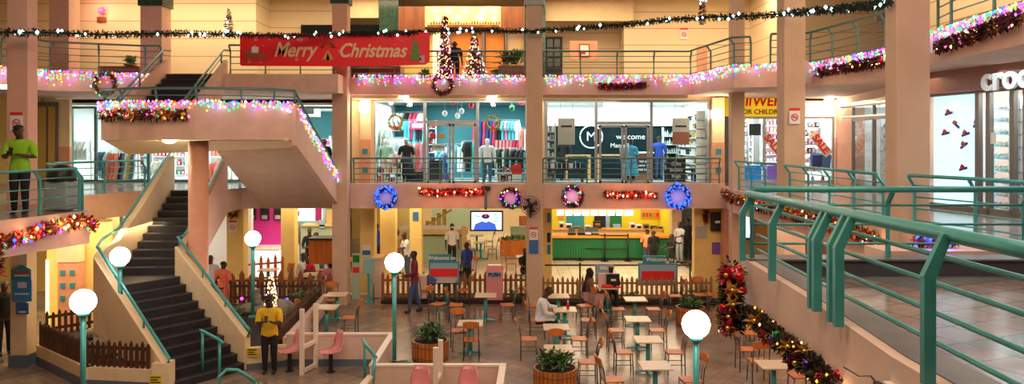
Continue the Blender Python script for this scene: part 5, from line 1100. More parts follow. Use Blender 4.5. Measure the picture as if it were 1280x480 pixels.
# ================================================================== LEVEL 1 food court shells
room2 = [
 (MB().b2(X(304, 30), X(368, 30), 29.9, 30.1, 1.05, 3.4), 'magenta'), (MB().b2(X(304, 30), X(375, 30), 29.9, 30.1, 0, 1.05), 'white'),
 (MB().b2(X(368, 31), X(425, 31), 31, 31.2, 0, 3.4), 'mint'), (MB().b2(X(250, 31), X(304, 31), 31, 31.2, 0, 3.4), 'pinkwall')]
for m, k in room2: struct(m.out('wall_food_court', M[k]))
for i, px in enumerate((314, 330.5, 347)):
    t = thing('menu_screen', ['left', 'middle', 'right'][i]+'most dark machine set in the magenta kiosk wall', 'machine', tuple(A(px, 270, 29.8)))
    bxp(px-5, px+5, 259, 275, 29.75, .15).out('housing', M['black'], t); bxp(px-3.5, px+3.5, 269, 274, 29.7, .05).out('panel', M['silverball'], t); bxp(px-3.5, px+3.5, 261, 266, 29.73, .02).out('screen', M['darkglass'], t)
t = thing('kiosk_counter', 'glowing white kiosk counter under the magenta wall', 'counter', (X(326, 28.6), 28.6, 0))
MB().b2(X(304, 28.6), X(350, 28.6), 28.4, 29.2, 0, 1.05).out('front', emit('lit_counter_front', (1, .9, .92), .9), t); MB().b2(X(304, 28.6), X(350, 28.6), 28.3, 29.3, 1.05, 1.1).out('top', M['white'], t)
t = thing('menu_board', 'lit magenta and white poster behind the seated man in black', 'poster', tuple(A(385, 267, 30.9))); bxp(368, 402, 257, 276, 30.8, .1).out('panel', M['litwhite'], t); bxp(394, 402, 257, 276, 30.78, .03).out('magenta_stripe', M['magenta'], t); bxp(369, 374, 264, 270, 30.78, .03).out('magenta_mark', M['magenta'], t)
t = thing('food_counter', 'orange brown wooden counter in left food court', 'counter', (X(403, 27), 27, 0)); bxp(386, 420, 300, 330, 26.8, .6).out('front', M['orangewood'], t); bxp(385, 421, 298, 300.5, 26.7, .8).out('top', M['black'], t)
t = thing('food_counter', 'mint green serving counter with posters behind wooden counter', 'counter', (X(400, 30), 30, 0)); bxp(376, 424, 283, 341, 29.6, .5).out('front', M['mint'], t); bxp(376, 424, 281, 283, 29.5, .7).out('top', M['counterwood'], t); bxp(399, 406, 275, 285, 29.5, .04).out('poster', M['paleblue'], t); bxp(408, 420, 262, 283, 30.2, .04).out('board', M['counterwood'], t)
# centre: long tan counter in mint, upper mezzanine etc.
t = thing('food_counter', 'long tan topped counter with mint front in centre food court', 'counter', (X(560, 33), 33, 0))
bxp(510, 582, 295, 330, 32.5, .5).out('front', M['mint'], t); bxp(496, 584, 287, 293, 32.2, 1.6).out('top', M['counterwood'], t); bxp(577, 583, 283, 318, 32.1, .3).out('end_post', M['counterwood'], t)
struct(bxp(526, 690, 255, 290, 44, .2).out('wall_food_court', M['cream'])); struct(bxp(440, 530, 255, 330, 40, .2).out('wall_food_court', M['yellow'])); struct(bxp(540, 600, 255, 285, 40, .2).out('wall_food_court', M['mint']))
t = thing('stair_rail', 'yellow stepped balustrade behind the long tan counter', 'balustrade', tuple(A(545, 280, 37)))
MB().b2(A(530, 0, 37).x, A(562, 0, 37).x, 36.9, 37.4, 0, A(0, 290, 37).z).out('plinth', M['yellow'], t)
for i in range(4): bxp(532+i*7, 537+i*7, 276-i*5, 290, 37, .2).out('baluster', M['yellow'], t)
MB().tube([A(530, 284, 37), A(565, 262, 37)], .06, 6).out('rail', M['yellow'], t)
t = thing('wooden_planter', 'slatted wooden planter with green plants in centre food court', 'planter', (X(645, 33), 33, 0)); bxp(625, 660, 301, 321, 33, .6).out('box', M['orangewood'], t)
m = MB(); 
for i in range(90): p = A(random.uniform(627, 659), 301, 33.3); m.leaf(p, (random.uniform(-.4, .4), random.uniform(-.3, .3), 1), random.uniform(.2, .45), .07)
m.out('leaves', M['leaf2'], t)
o = bxp(638, 658, 283, 303, 35, .2).out('partition', M['mint']); tag(o, 'pale mint partition behind the wooden planter', 'partition')
o = MB().b2(X(649, 36), X(660, 36), 36, 36.3, 0, A(0, 270, 36).z).out('cabinet', M['orangewood']); tag(o, 'orange wooden cabinet beside middle column at back', 'cabinet')
# TV
tv = thing('television', 'flat television hung from fascia showing a masked figure', 'television', tuple(A(608, 276, 24.0)))
bxp(587.5, 629, 263.5, 289, 24.0, .07).out('casing', M['black'], tv); s = bxp(589.5, 627, 265.5, 287, 23.985, .015).out('screen', M['screenwhite'], tv)
f = MB(); f.wallpoly([(A(592, 0, 24).x, A(0, 287, 24).z), (A(621, 0, 24).x, A(0, 287, 24).z), (A(619, 0, 24).x, A(0, 280, 24).z), (A(610, 0, 24).x, A(0, 276, 24).z), (A(604, 0, 24).x, A(0, 276, 24).z), (A(594, 0, 24).x, A(0, 280, 24).z)], 23.975, 23.984); f.out('figure_shirt', M['screenblue'], s)
f = MB(); p = A(607, 274, 23.97); f.ball(p+Vector((0, -.01, -.02)), .10, 12, 0, (1, .06, .8)); f.out('figure_mask', M['screenwhite'], s); f = MB(); f.ball(p+Vector((0, -.02, .09)), .13, 12, 0, (1, .06, .62)); f.out('figure_head', M['screendark'], s); f = MB(); f.box(p+Vector((0, -.035, .12)), (.05, .01, .08)); f.out('figure_cap', M['screenred'], s)
for px, py in ((593, 269), (596, 270), (617, 268), (620, 272), (618, 276)): bxp(px, px+4, py, py+1.5, 23.98, .006).out('screen_caption', M['screenteal'], s)
MB().tube([A(607, 262, 24.1), A(607, 236, 24.1)], .04, 8).out('bracket', M['tealdark'], tv); bxp(602, 613, 233, 238, 24.05, .1).out('bracket_box', M['black'], tv)
# wall fan
fn = thing('wall_fan', 'black wall fan mounted on the middle beige column', 'fan', tuple(A(662, 258, 23.4)))
p = A(663, 257, 23.45)
for R in (.29, .22, .15, .08): MB().tube([(p.x+R*math.cos(a*PI/14), p.y-(.05 if R < .25 else 0), p.z+R*math.sin(a*PI/14)) for a in range(28)], .010, 5, closed=True).out('guard_ring', M['black'], fn)
for k in range(14): a = k*PI/7; MB().tube([(p.x, p.y-.06, p.z), (p.x+.29*math.cos(a), p.y, p.z+.29*math.sin(a))], .006, 4).out('guard_wire', M['black'], fn)
for k in range(4):
    a = k*PI/2+.4; MB().add([(p.x+.05*math.cos(a), p.y, p.z+.05*math.sin(a)), (p.x+.24*math.cos(a-.35), p.y-.02, p.z+.24*math.sin(a-.35)), (p.x+.26*math.cos(a+.35), p.y+.03, p.z+.26*math.sin(a+.35)), (p.x+.05*math.cos(a), p.y+.015, p.z+.05*math.sin(a)), (p.x+.24*math.cos(a-.35), p.y-.005, p.z+.24*math.sin(a-.35)), (p.x+.26*math.cos(a+.35), p.y+.045, p.z+.26*math.sin(a+.35))], [(0, 1, 2), (3, 5, 4), (0, 3, 4, 1), (1, 4, 5, 2), (2, 5, 3, 0)]).out('blade', M['black'], fn)
MB().ball((p.x, p.y+.06, p.z), .10, 12).out('motor', M['black'], fn, smooth=True); MB().tube([(p.x, p.y+.05, p.z), (p.x, p.y+.12, p.z-.3), (p.x, 23.75, p.z-.38)], .025, 8).out('arm', M['black'], fn)

# ---- green counter shop
KY = 32.6
kc = thing('food_counter', 'green corrugated counter with orange top', 'counter', (X(775, KY), KY, 0))
fr = bxp(691, 838, 297, 322, KY, .6); a = A(691, 0, KY).x; b = A(838, 0, KY).x
zt = A(0, 297, KY).z
x = a
while x < b-.1: fr.b2(x, x+.05, KY-.03, KY, .12, zt-.02); x += .11
fr.out('front', M['greenpanel'], kc); MB().b2(a-.05, b+.05, KY-.15, KY+.9, zt, zt+.10).out('top', M['orangetop'], kc); MB().b2(a, b, KY+.02, KY+.3, 0, .12).out('plinth', M['black'], kc)
WK = 36.5
for px0, px1, py0, py1, mk, d in [(690, 842, 250, 310, 'yellowwall', 0), (708, 730, 268, 283, 'teals', .05), (756, 762, 268, 300, 'paleblue', .05), (763, 777, 266, 305, 'greenpanel', .06), (743, 757, 270, 290, 'black', .05)]:
    struct(bxp(px0, px1, py0, py1, WK-d, .1).out('wall_kitchen', M[mk]))
struct(MB().b2(7.0, 7.1, 33.7, 36.4, 0, 3.4).out('wall_kitchen', M['yellowwall']))
o = bxp(767, 776, 281, 300, WK-.5, .4).out('fridge', M['paleblue']); tag(o, 'pale blue fridge against the dark green kitchen door', 'fridge')
for i in range(9):
    px = 696+i*10.6; o = bxp(px, px+8.8+(2 if i == 8 else 0), 262.3, 269.5, KY-.3, .06); p = o.out('menu_board', M['menu']); tag(p, 'white lit menu board above green counter, '+['leftmost in the row', 'second from left', 'third from left', 'fourth from left', 'middle of the row', 'fourth from right', 'third from right', 'second from right', 'wide one at right end'][i], 'menu board', 'lit menu boards')
struct(bxp(688, 845, 254, 262, KY-.3, .3).out('trim_8', M['salmon']))
t = thing('food_poster', 'orange and green food poster on yellow kitchen wall', 'poster', tuple(A(811, 268, WK))); bxp(801, 825, 262, 273, WK-.05, .04).out('sheet', M['orange'], t)
for i, cc in enumerate(('leaf2', 'red', 'leaf2', 'goldleaf', 'red')): bxp(803+i*4.3, 806+i*4.3, 266, 271, WK-.07, .02).out('printed_food', M[cc], t)
o = bxp(829, 838, 267, 277, WK-.3, .2).out('kitchen_screen', M['black']); tag(o, 'small black screen at right of yellow kitchen wall', 'screen')
o = bxp(698, 705, 262.5, 273.5, WK-.06, .04).out('poster', M['orange']); tag(o, 'small orange poster at left of yellow kitchen wall', 'poster')
kb = thing('back_counter', 'orange edged back counter along the kitchen wall', 'counter', (X(770, 35.6), 35.6, 0)); bxp(692, 828, 289, 300, 35.4, .7).out('body', M['white'], kb); bxp(691, 829, 287, 289, 35.3, .9).out('top', M['orangetop'], kb)
APP = [(702, 289, 35.6, 6, 11, 'white'), (711, 289, 35.6, 8, 9, 'white'), (722, 289, 35.6, 10, 6, 'silverball'), (735, 289, 35.6, 7, 7, 'white'), (747, 288, 35.6, 10, 11, 'black'), (791, 289, 35.5, 6, 10, 'white'), (799, 289, 35.5, 7, 8, 'white'), (808, 289, 35.5, 8, 9, 'silverball'), (818, 289, 35.5, 8, 6, 'black'), (826, 289, 35.5, 6, 7, 'silverball')]
nm = ['first', 'second', 'third', 'fourth', 'fifth', 'sixth', 'seventh', 'eighth', 'ninth', 'tenth']
for i, (px, py, Y, wd, hh, mk) in enumerate(APP):
    t = thing('kitchen_appliance', '%s appliance, %s from left on the kitchen back counter' % ({'white': 'white', 'black': 'black', 'silverball': 'steel'}[mk], nm[i]), 'appliance', tuple(A(px, py, Y)))
    bxp(px-wd/2, px+wd/2, py-hh, py, Y, .35).out('body', M[mk], t, bevel=.02); bxp(px-wd/3, px+wd/3, py-hh*.8, py-hh*.45, Y-.02, .03).out('front_panel', M['black'] if mk != 'black' else M['silverball'], t)
for i, (px, mk) in enumerate([(715, 'black'), (727, 'black'), (736, 'white'), (744, 'silverball')]):
    t = thing('till', ['black till at left of green counter', 'black till second from left on green counter', 'white till in middle of green counter', 'steel dispenser right of the tills'][i], 'till', (A(px, 294, KY).x, KY+.2, zt+.1)); x = A(px, 294, KY).x
    MB().b2(x-.16, x+.16, KY+.05, KY+.4, zt+.1, zt+.2).out('base', M[mk], t); MB().box((x, KY+.15, zt+.32), (.28, .04, .2), rx=-.3).out('display', M['black'], t)
# stanchions with belts
def stanchion(p, label, h=.95, m='black'):
    t = thing('queue_post', label, 'queue post', (p[0], p[1], 0)); MB().lathe([(.17, 0), (.17, .02), (.05, .05)], (p[0], p[1], 0), 18).out('base', M[m], t); MB().tube([(p[0], p[1], .03), (p[0], p[1], h)], .03, 8).out('post', M[m], t, smooth=True); MB().lathe([(.035, h), (.035, h+.06)], (p[0], p[1], 0), 12).out('head', M[m], t)
S1 = [G(725, 326), G(756, 327), G(785, 327)]
for p, l in zip(S1, ('queue post at left in front of green counter', 'queue post at middle in front of green counter', 'queue post at right in front of green counter')): stanchion(p, l, 1.12)
for k, (a, b) in enumerate(((0, 1), (1, 2))):
    for zz in (.5, 1.08):
      m = MB(); m.hexa([(S1[a].x, S1[a].y-.01, zz), (S1[b].x, S1[b].y-.01, zz), (S1[b].x, S1[b].y+.01, zz), (S1[a].x, S1[a].y+.01, zz), (S1[a].x, S1[a].y-.01, zz+.05), (S1[b].x, S1[b].y-.01, zz+.05), (S1[b].x, S1[b].y+.01, zz+.05), (S1[a].x, S1[a].y+.01, zz+.05)])
      tag(m.out('queue_belt', M['black']), ('lower' if zz < 1 else 'upper')+' black queue belt between '+['left and middle posts', 'middle and right posts'][k], 'belt')
S2 = [(X(681, 25.6), 25.6), (X(725, 25.6), 25.6), (X(870, 25.6), 25.6)]
stanchion(S2[1], 'short black queue post behind the picket fence', .98); stanchion((S2[2][0]-.2, 25.6), 'short black queue post at right behind the picket fence', .98)
tag(MB().b2(S2[0][0], S2[1][0], 25.59, 25.61, .93, .98).out('queue_belt', M['black']), 'black belt running behind fence left of seated woman', 'belt')
tag(MB().b2(S2[1][0], S2[2][0]-.2, 25.59, 25.61, .93, .98).out('queue_belt', M['black']), 'black belt running behind fence and the welcome board', 'belt')
# posters on piers
t = thing('wall_screen', 'black screen mounted on the wide yellow pier', 'screen', tuple(A(897, 278, 24.8))); bxp(889, 907, 266, 289, 24.75, .12).out('casing', M['black'], t); bxp(894, 900, 276, 279, 24.73, .02).out('logo', M['whiteprint'], t)
o = bxp(890, 900, 303, 318, 24.87, .02).out('poster', M['purple']); tag(o, 'purple notice on yellow pier under black screen', 'poster')
o = bxp(870, 884, 283, 298, 24.87, .02).out('poster', M['stripe']); tag(o, 'grey green notice on left half of yellow pier', 'poster')
o = bxp(917, 924, 314, 322, 24.28, .02).out('notice', M['red']); tag(o, 'small red notice on salmon pier', 'notice')
garland('fascia_garland', 'small dark leaf bunch hanging on yellow pier', [A(882, 262, 24.75), A(883, 278, 24.75)], .10, ['brownleaf', 'pine', 'redleaf'], 500, None, lsz=.10)
t = thing('security_camera', 'small white dome camera on the salmon pier', 'camera', tuple(A(918, 265, 24.2))); p = A(918, 266, 24.2); MB().ball(p, .07, 12).out('dome', M['whitegloss'], t, smooth=True); MB().b2(p.x-.05, p.x+.05, 24.22, 24.3, p.z-.03, p.z+.07).out('mount', M['whitegloss'], t)
for i, (py, k) in enumerate(((272, 'teals'), (297, 'black'), (312, 'teals'))): tag(bxp(684, 688, py-6, py+6, 26.38, .02).out('poster', M[k]), ['small teal poster at top of narrow yellow pier', 'small dark poster midway on narrow yellow pier', 'small teal poster low on narrow yellow pier'][i], 'poster')
struct(MB().b2(7.12, 8.6, 36.0, 36.2, 0, 3.4).out('wall_food_court', M['paleblue']))
struct(bxp(840, 852, 255, 330, 33.5, .4).out('wall_food_court', M['pinkwall']))
t = thing('poster', 'colourful snack poster beside left beige column', 'poster', tuple(A(446, 330, 24.8))); bxp(440, 450, 317, 376, 24.7, .06).out('board', M['mint'], t); bxp(441, 449, 334, 341, 24.68, .02).out('red_print', M['red'], t); bxp(441, 449, 319, 328, 24.68, .02).out('green_print', M['greenball'], t)
t = thing('poster', 'small blue and white poster on yellow column', 'poster', tuple(A(458, 312, 25.8))); bxp(453, 463, 306, 321, 25.86, .02).out('sheet', M['whiteprint'], t); bxp(453, 463, 313, 319, 25.85, .01).out('blue_print', M['blueprint'], t)
o = bxp(516, 523, 265, 276, 29.45, .02).out('poster', M['blueprint']); tag(o, 'blue poster on column near the tan counter', 'poster')

# ---- welcome boards
def wboard(px0, px1, pyt, pyb, Y, label, red0, red1, zleg=True, light='paleblue'):
    a = A(px0, pyb, Y); b = A(px1, pyt, Y); t = thing('welcome_board', label, 'sign board', ((a.x+b.x)/2, Y, a.z if not zleg else 0))
    MB().b2(a.x, b.x, Y, Y+.05, a.z, b.z).out('panel', M['teals'], t)
    bxp(px0+1.5, px1-1.5, pyt+2, pyb-7 if pyb-pyt > 30 else pyb-2, Y-.01, .01).out('pale_print', M[light], t)
    bxp(px0+(2 if px0 < 600 else 4), px1-(2 if px0 < 600 else 4), red0, red1, Y-.02, .01).out('red_print', M['red'], t)
    hd = bxp((px0+px1)/2-19 if px0 > 700 else px0, (px0+px1)/2+10 if px0 > 700 else px1-8, pyt-9, pyt, Y, .05).out('header', M['teals'], t)
    p = A((px0+px1)/2+(2 if px0 > 700 else -3), pyt-4.5, Y-.01); text('Welcome to', .17, M['whiteprint'], 'letters', t, tuple(p), off=.004)
    for s in (a.x+.1, b.x-.1): MB().b2(s-.03, s+.03, Y+.01, Y+.05, 0, a.z).out('leg', M['tealdark'], t)
    return t
wboard(798, 847, 329, 357, 24.7, 'teal welcome board with red panel in front of green counter shop', 339, 350)
t = wboard(536, 574, 327, 355, 24.2, 'red and blue welcome board behind man in maroon shirt', 336, 346)
MB().wallpoly([(A(536, 0, 24.2).x, A(0, 355, 24.2).z), (A(552, 0, 24.2).x, A(0, 355, 24.2).z), (A(542, 0, 24.2).x, A(0, 346, 24.2).z), (A(536, 0, 24.2).x, A(0, 346, 24.2).z)], 24.175, 24.178).out('blue_corner', M['blueprint'], t)
t = thing('info_board', 'pale blue information board behind the woman in dark scarf', 'sign board', (X(756, 25), 25.0, 0)); bxp(744, 767, 330, 354, 25.0, .05).out('panel', M['paleblue'], t); MB().b2(X(755, 25)-.04, X(755, 25)+.04, 25.02, 25.05, 0, .9).out('leg', M['tealdark'], t); bxp(750, 762, 333, 337, 24.99, .01).out('print', M['whiteprint'], t)
# push bin
bn = thing('waste_bin', 'tall pink waste bin with PUSH flap', 'bin', tuple(G(618, 379))); g = G(618, 379); bw = 21.5*g.y/S
MB().b2(g.x-bw/2, g.x+bw/2, g.y, g.y+.5, 0, 1.02).out('body', M['pinkplastic'], bn, bevel=.03); MB().hexa([(g.x-bw/2, g.y, 1.02), (g.x+bw/2, g.y, 1.02), (g.x+bw/2, g.y+.5, 1.02), (g.x-bw/2, g.y+.5, 1.02), (g.x-bw/2+.06, g.y+.1, 1.16), (g.x+bw/2-.06, g.y+.1, 1.16), (g.x+bw/2-.06, g.y+.4, 1.16), (g.x-bw/2+.06, g.y+.4, 1.16)]).out('lid', M['pinkplastic'], bn)
MB().b2(g.x-.2, g.x+.2, g.y-.012, g.y, .80, .98).out('flap', M['paleblue'], bn); text('PUSH', .16, M['black'], 'letters', bn, (g.x, g.y-.02, .89), off=.006)
o = bxp(519, 533, 345, 374, 23.9, .4).out('bin', M['pinkwall'], bevel=.02); o.name = 'waste_bin'; o.location = (0, 0, 0); tag(o, 'pale pink bin behind the man in maroon shirt', 'bin')
# hand sanitiser stand
p = G(461, 379); t = thing('sanitiser_stand', 'teal hand sanitiser box on a post beside left column', 'stand', tuple(p)); MB().b2(p.x-.17, p.x+.17, p.y-.08, p.y+.08, .92, 1.42).out('box', mat('pale_teal_box', (.25, .5, .48), .4), t, bevel=.02); MB().b2(p.x-.04, p.x+.04, p.y-.03, p.y+.03, 0, .92).out('post', M['teal'], t); MB().tube([(p.x+.15, p.y, 0), (p.x+.15, p.y, .6), (p.x-.05, p.y, .9)], .03, 8).out('handle', M['teal'], t, smooth=True); MB().b2(p.x-.15, p.x+.15, p.y-.12, p.y+.12, 0, .03).out('foot', M['teal'], t)
# low tray counter pinkish left of maroon man etc.
t = thing('service_counter', 'pale pink service counter in front of yellow columns', 'counter', (X(480, 25.0), 25.0, 0)); bxp(464, 476, 325, 372, 24.9, .8).out('body', M['pinkwall'], t); bxp(463, 477, 322.5, 325, 24.85, .9).out('top', M['counterwood'], t)

# ================================================================== PICKET FENCES, PLANTERS
def fence(label, pts, z0, h, m, sp=.13, wd=.07, name='picket_fence', pointed=True):
    t = thing(name, label, 'fence', (pts[0][0], pts[0][1], z0)); pk = MB(); rl = MB()
    for a, b in zip(pts, pts[1:]):
        a = Vector(a); b = Vector(b); L = (b-a).length; d = (b-a).normalized(); n = Vector((-d.y, d.x)); k = max(1, round(L/sp))
        for i in range(k+1):
            c = a+d*(L*i/k); hh = h*(1 if i % 2 == 0 else .93)
            q = [c-d*wd/2-n*.012, c+d*wd/2-n*.012, c+d*wd/2+n*.012, c-d*wd/2+n*.012]
            pk.hexa([(*v, z0) for v in q]+[(*v, z0+hh*.88) for v in q]); 
            e = [c-d*.01-n*.012, c+d*.01-n*.012, c+d*.01+n*.012, c-d*.01+n*.012]
            pk.hexa([(*v, z0+hh*.88) for v in q]+[(*v, z0+hh) for v in e])
        for zz in (.2, .68):
            q = [a+n*.012, b+n*.012, b+n*.04, a+n*.04]; rl.hexa([(*v, z0+h*zz) for v in q]+[(*v, z0+h*zz+.07) for v in q])
    pk.out('pickets', M[m], t); rl.out('rails', M[m], t); return t
# left planter (beside stairs)
def wallpath(name, label, pts, z1, th, m, cat='planter wall', skirt=.12, cap=None, z0=0):
    t = thing(name, label, cat, (pts[0][0], pts[0][1], z0)); w_ = MB(); sk = MB(); cp = MB()
    for a, b in zip(pts, pts[1:]):
        a = Vector(a); b = Vector(b); d = (b-a).normalized(); n = Vector((-d.y, d.x))*th/2; e = d*th/2
        q = [a-n-e, b-n+e, b+n+e, a+n-e]; w_.hexa([(*v, z0) for v in q]+[(*v, z1) for v in q])
        n2 = n*1.12; q = [a-n2-e*1.1, b-n2+e*1.1, b+n2+e*1.1, a+n2-e*1.1]
        if skirt: sk.hexa([(*v, z0) for v in q]+[(*v, z0+skirt) for v in q])
        if cap: n3 = n*1.3; q = [a-n3-e*1.3, b-n3+e*1.3, b+n3+e*1.3, a+n3-e*1.3]; cp.hexa([(*v, z1) for v in q]+[(*v, z1+.04) for v in q])
    w_.out('wall', m, t)
    if skirt: sk.out('skirting', M['blueskirt'], t)
    if cap: cp.out('capping', cap, t)
    return t
PA = (-10.72, 17.5); PB = (-8.75, 15.85); PC = (-7.35, 15.65)
wallpath('planter_wall', 'cream planter wall left of the staircase with yellow warning sign', [PA, PB, PC], .45, .16, M['cream'], skirt=.2)
fence('dark brown picket fence around left planter with boulder', [(-10.72, 17.45), (-8.78, 15.86), (-7.42, 15.66)], .40, .60, 'darkfence')
fence('dark brown picket fence at back of left planter', [(-11.2, 18.5), (-10.2, 19.6)], .40, .6, 'darkfence')
o = MB().prism([(-10.7, 17.6), (-8.75, 16.0), (-7.4, 15.8), (-7.35, 16.0), (-9.5, 17.4), (-9.95, 18.4), (-9.95, 20.0), (-11.3, 18.7)], .0, .40).out('planter_soil', M['soil']); tag(o, 'dark soil bed inside the left fenced planter', 'soil')
def boulder(c, r, label, s=(1, .8, .7)):
    m = MB(); m.ball(c, r, 14, 0, s); random.seed(int(abs(c[0]*1000)))
    m.v = [tuple(Vector(c)+(Vector(v)-Vector(c))*random.uniform(.85, 1.1)) for v in m.v]; o = m.out('boulder', M['stone'], smooth=True); tag(o, label, 'rock')
boulder((-8.95, 16.9, .55), .38, 'round grey boulder inside left fenced planter'); boulder((-9.9, 18.4, .5), .3, 'smaller flat stone at back of left planter', (1.3, 1, .5))
def shrub(c, h, n, label, lw=.08, m='leaf', spread=.5, name='shrub', ls=.25):
    t = thing(name, label, 'plant', tuple(c)); f = MB(); st = MB()
    for k in range(max(3, n//18)):
        a = random.random()*2*PI; e = (c[0]+spread*.6*math.cos(a)*random.random(), c[1]+spread*.6*math.sin(a)*random.random(), c[2]+h*random.uniform(.5, .95)); st.tube([c, e], .01, 5)
        for j in range(18):
            u = random.uniform(.25, 1); p = Vector(c).lerp(Vector(e), u); th = random.random()*2*PI; f.leaf(p, (math.cos(th), math.sin(th), random.uniform(-.1, .7)), ls*random.uniform(.6, 1.2), lw, 0, .3)
    f.out('leaves', M[m], t); st.out('stems', M['brownwood'], t)
shrub((-8.15, 16.55, .42), .62, 80, 'leafy shrub beside the planter lamp post at stair foot')
# sign stickers
def wsign(c, label, rz=0):
    t = thing('warning_sign', label, 'sign', c, rz); MB().b2(-.12, .12, -.01, 0, -.09, .09).out('plate', M['yellowtag'], t, world=False); 
    for zz in (.05, .0, -.05): MB().b2(-.10, .10 if zz else .05, -.014, -.01, zz-.012, zz+.012).out('printed_line', M['black'], t, world=False)
wsign((-7.16, 15.43, .30), 'yellow warning sign on stair newel at left'); wsign(tuple(A(315.5, 440, 17.0)), 'yellow warning sign on low wall right of the staircase')
# right planter with stones
ZP = .48
wallpath('planter_wall', 'cream low planter wall between staircase and man in yellow', [(-5.85, 17.15), (-4.95, 17.5)], ZP, .14, M['cream'], skirt=.14)
wallpath('planter_wall', 'long pink planter side running back beside dark fence', [(-5.15, 17.55), (-5.45, 22.4)], .62, .14, M['pinkwall'], skirt=.14)
o = MB().prism([(-5.85, 17.3), (-5.25, 17.55), (-5.55, 22.3), (-8.2, 22.3), (-7.3, 18.9)], 0, .36).out('planter_soil', M['soil']); tag(o, 'dark soil bed of stone garden behind man in yellow', 'soil')
fence('dark brown picket fence at back of the stone garden', [(-8.2, 22.4), (-5.6, 22.4)], .36, .68, 'darkfence')
fence('dark brown picket fence running along stone garden right side', [(-5.62, 22.3), (-5.34, 17.6)], .36, .62, 'darkfence')
fence('orange picket fence of the left food court seating', [(-8.9, 23.6), (-5.6, 23.6)], .0, 1.12, 'fencewood', sp=.3, wd=.16)
fence('low slatted orange fence before the magenta kiosk', [(-9.3, 26.9), (-8.0, 27.6)], 0, 1.05, 'orangewood', sp=.25, wd=.1)
boulder((-7.0, 21.2, .45), .55, 'flat grey rock in stone garden under the small statue', (1.3, .8, .35)); boulder((-6.1, 20.2, .6), .42, 'reddish boulder in stone garden near the dark fence', (1.1, .8, .8))
t = thing('statue', 'small grey stone figure on rock in the stone garden', 'statue', (-7.0, 21.1, .62)); MB().lathe([(.13, 0), (.14, .08), (.09, .16), (.11, .24), (.05, .32), (.07, .36), (.06, .42), (.01, .45)], (-7.0, 21.1, .60), 14).out('figure', M['stone'], t, smooth=True)
for c, h, l in (((-5.9, 19.4, .36), .75, 'bushy green shrub in stone garden behind man in yellow'), ((-7.3, 20.0, .36), .45, 'low dark shrub at left of stone garden'), ((-5.7, 21.2, .36), .85, 'tall green shrub at back right of stone garden'), ((-6.6, 18.4, .36), .4, 'low plant at stair side of stone garden')): shrub(c, h, 110, l, spread=1.0)
for c, k, l in (((-7.6, 21.6), 'violet', 'violet flower lamp in the stone garden'), ((-6.3, 21.5), 'blue', 'blue lamp in the stone garden'), ((-7.9, 21.2), 'green', 'green lamp at left of the stone garden')):
    t = thing('garden_light', l, 'lamp', (c[0], c[1], .36)); MB().tube([(c[0], c[1], .36), (c[0], c[1], .62)], .012, 6).out('stake', M['black'], t); MB().ball((c[0], c[1], .66), .05, 8).out('bulb', BULB[k], t)
tt = thing('christmas_tree', 'small glowing warm white twig tree behind man in yellow', 'christmas tree', (-6.0, 18.9, .36)); m = MB(); f = MB()
tc = A(339, 380, 19.0)
for i in range(75):
    u = random.random(); r = .14*(1-u)+.03; th = random.random()*2*PI; octa(m, (tc.x+r*math.cos(th), 19+r*math.sin(th), 1.0+.8*u), .018, BK.index('warm'))
for i in range(60):
    u = random.random(); th = random.random()*2*PI; f.leaf((tc.x, 19, .7+1.0*u), (math.cos(th), math.sin(th), .3), .2*(1-u)+.05, .02)
f.tube([(tc.x, 19, .36), (tc.x, 19, 1.75)], .02, 6); f.out('twigs', M['brownleaf'], tt); o = m.out('bulbs', [BULB[k] for k in BK], tt); o['kind'] = 'stuff'; point('glow', (tc.x, 18.75, 1.2), 6, (1, .7, .4), .1, tt)
# benches partitions
wallpath('partition', 'pale pink low partition behind the two left pink seats', [(-5.05, 17.42), (-2.72, 17.42)], .70, .10, M['pinkwall'], 'partition', .16, M['creamtrim'])
wallpath('partition', 'pale pink side partition running towards lamp post', [(-2.72, 17.3), (-2.72, 15.1)], .70, .10, M['pinkwall'], 'partition', .16, M['creamtrim'])
wallpath('partition', 'pale pink low partition behind the two nearest pink seats', [(-2.72, 15.0), (-.18, 15.0)], .70, .10, M['pinkwall'], 'partition', .16, M['creamtrim'])
wallpath('partition', 'pale pink partition end coming towards the viewer', [(-.18, 14.9), (-.26, 12.6)], .70, .10, M['pinkwall'], 'partition', .16, M['creamtrim'])
wallpath('partition', 'pale pink partition beginning at bottom centre before teal handrail', [(-2.75, 14.9), (-2.95, 12.6)], .5, .10, M['pinkwall'], 'partition', .16, M['creamtrim'])
def divider(p0, p1, h, label):
    t = thing('divider_frame', label, 'divider', (p0[0], p0[1], 0))
    for p in (p0, p1): MB().b2(p[0]-.045, p[0]+.045, p[1]-.045, p[1]+.045, 0, h).out('upright', M['creamtrim'], t)
    for z in (.02, .55): MB().hexa([(p0[0]-.035, p0[1], z), (p0[0]+.035, p0[1], z), (p1[0]+.035, p1[1], z), (p1[0]-.035, p1[1], z), (p0[0]-.035, p0[1], z+.08), (p0[0]+.035, p0[1], z+.08), (p1[0]+.035, p1[1], z+.08), (p1[0]-.035, p1[1], z+.08)]).out('crossbar', M['creamtrim'], t)
divider((-4.58, 16.75), (-4.42, 17.3), 1.43, 'cream open frame divider between the two left pink seats'); divider((-1.42, 14.3), (-1.38, 14.85), 1.25, 'cream open frame divider between the two nearest pink seats')
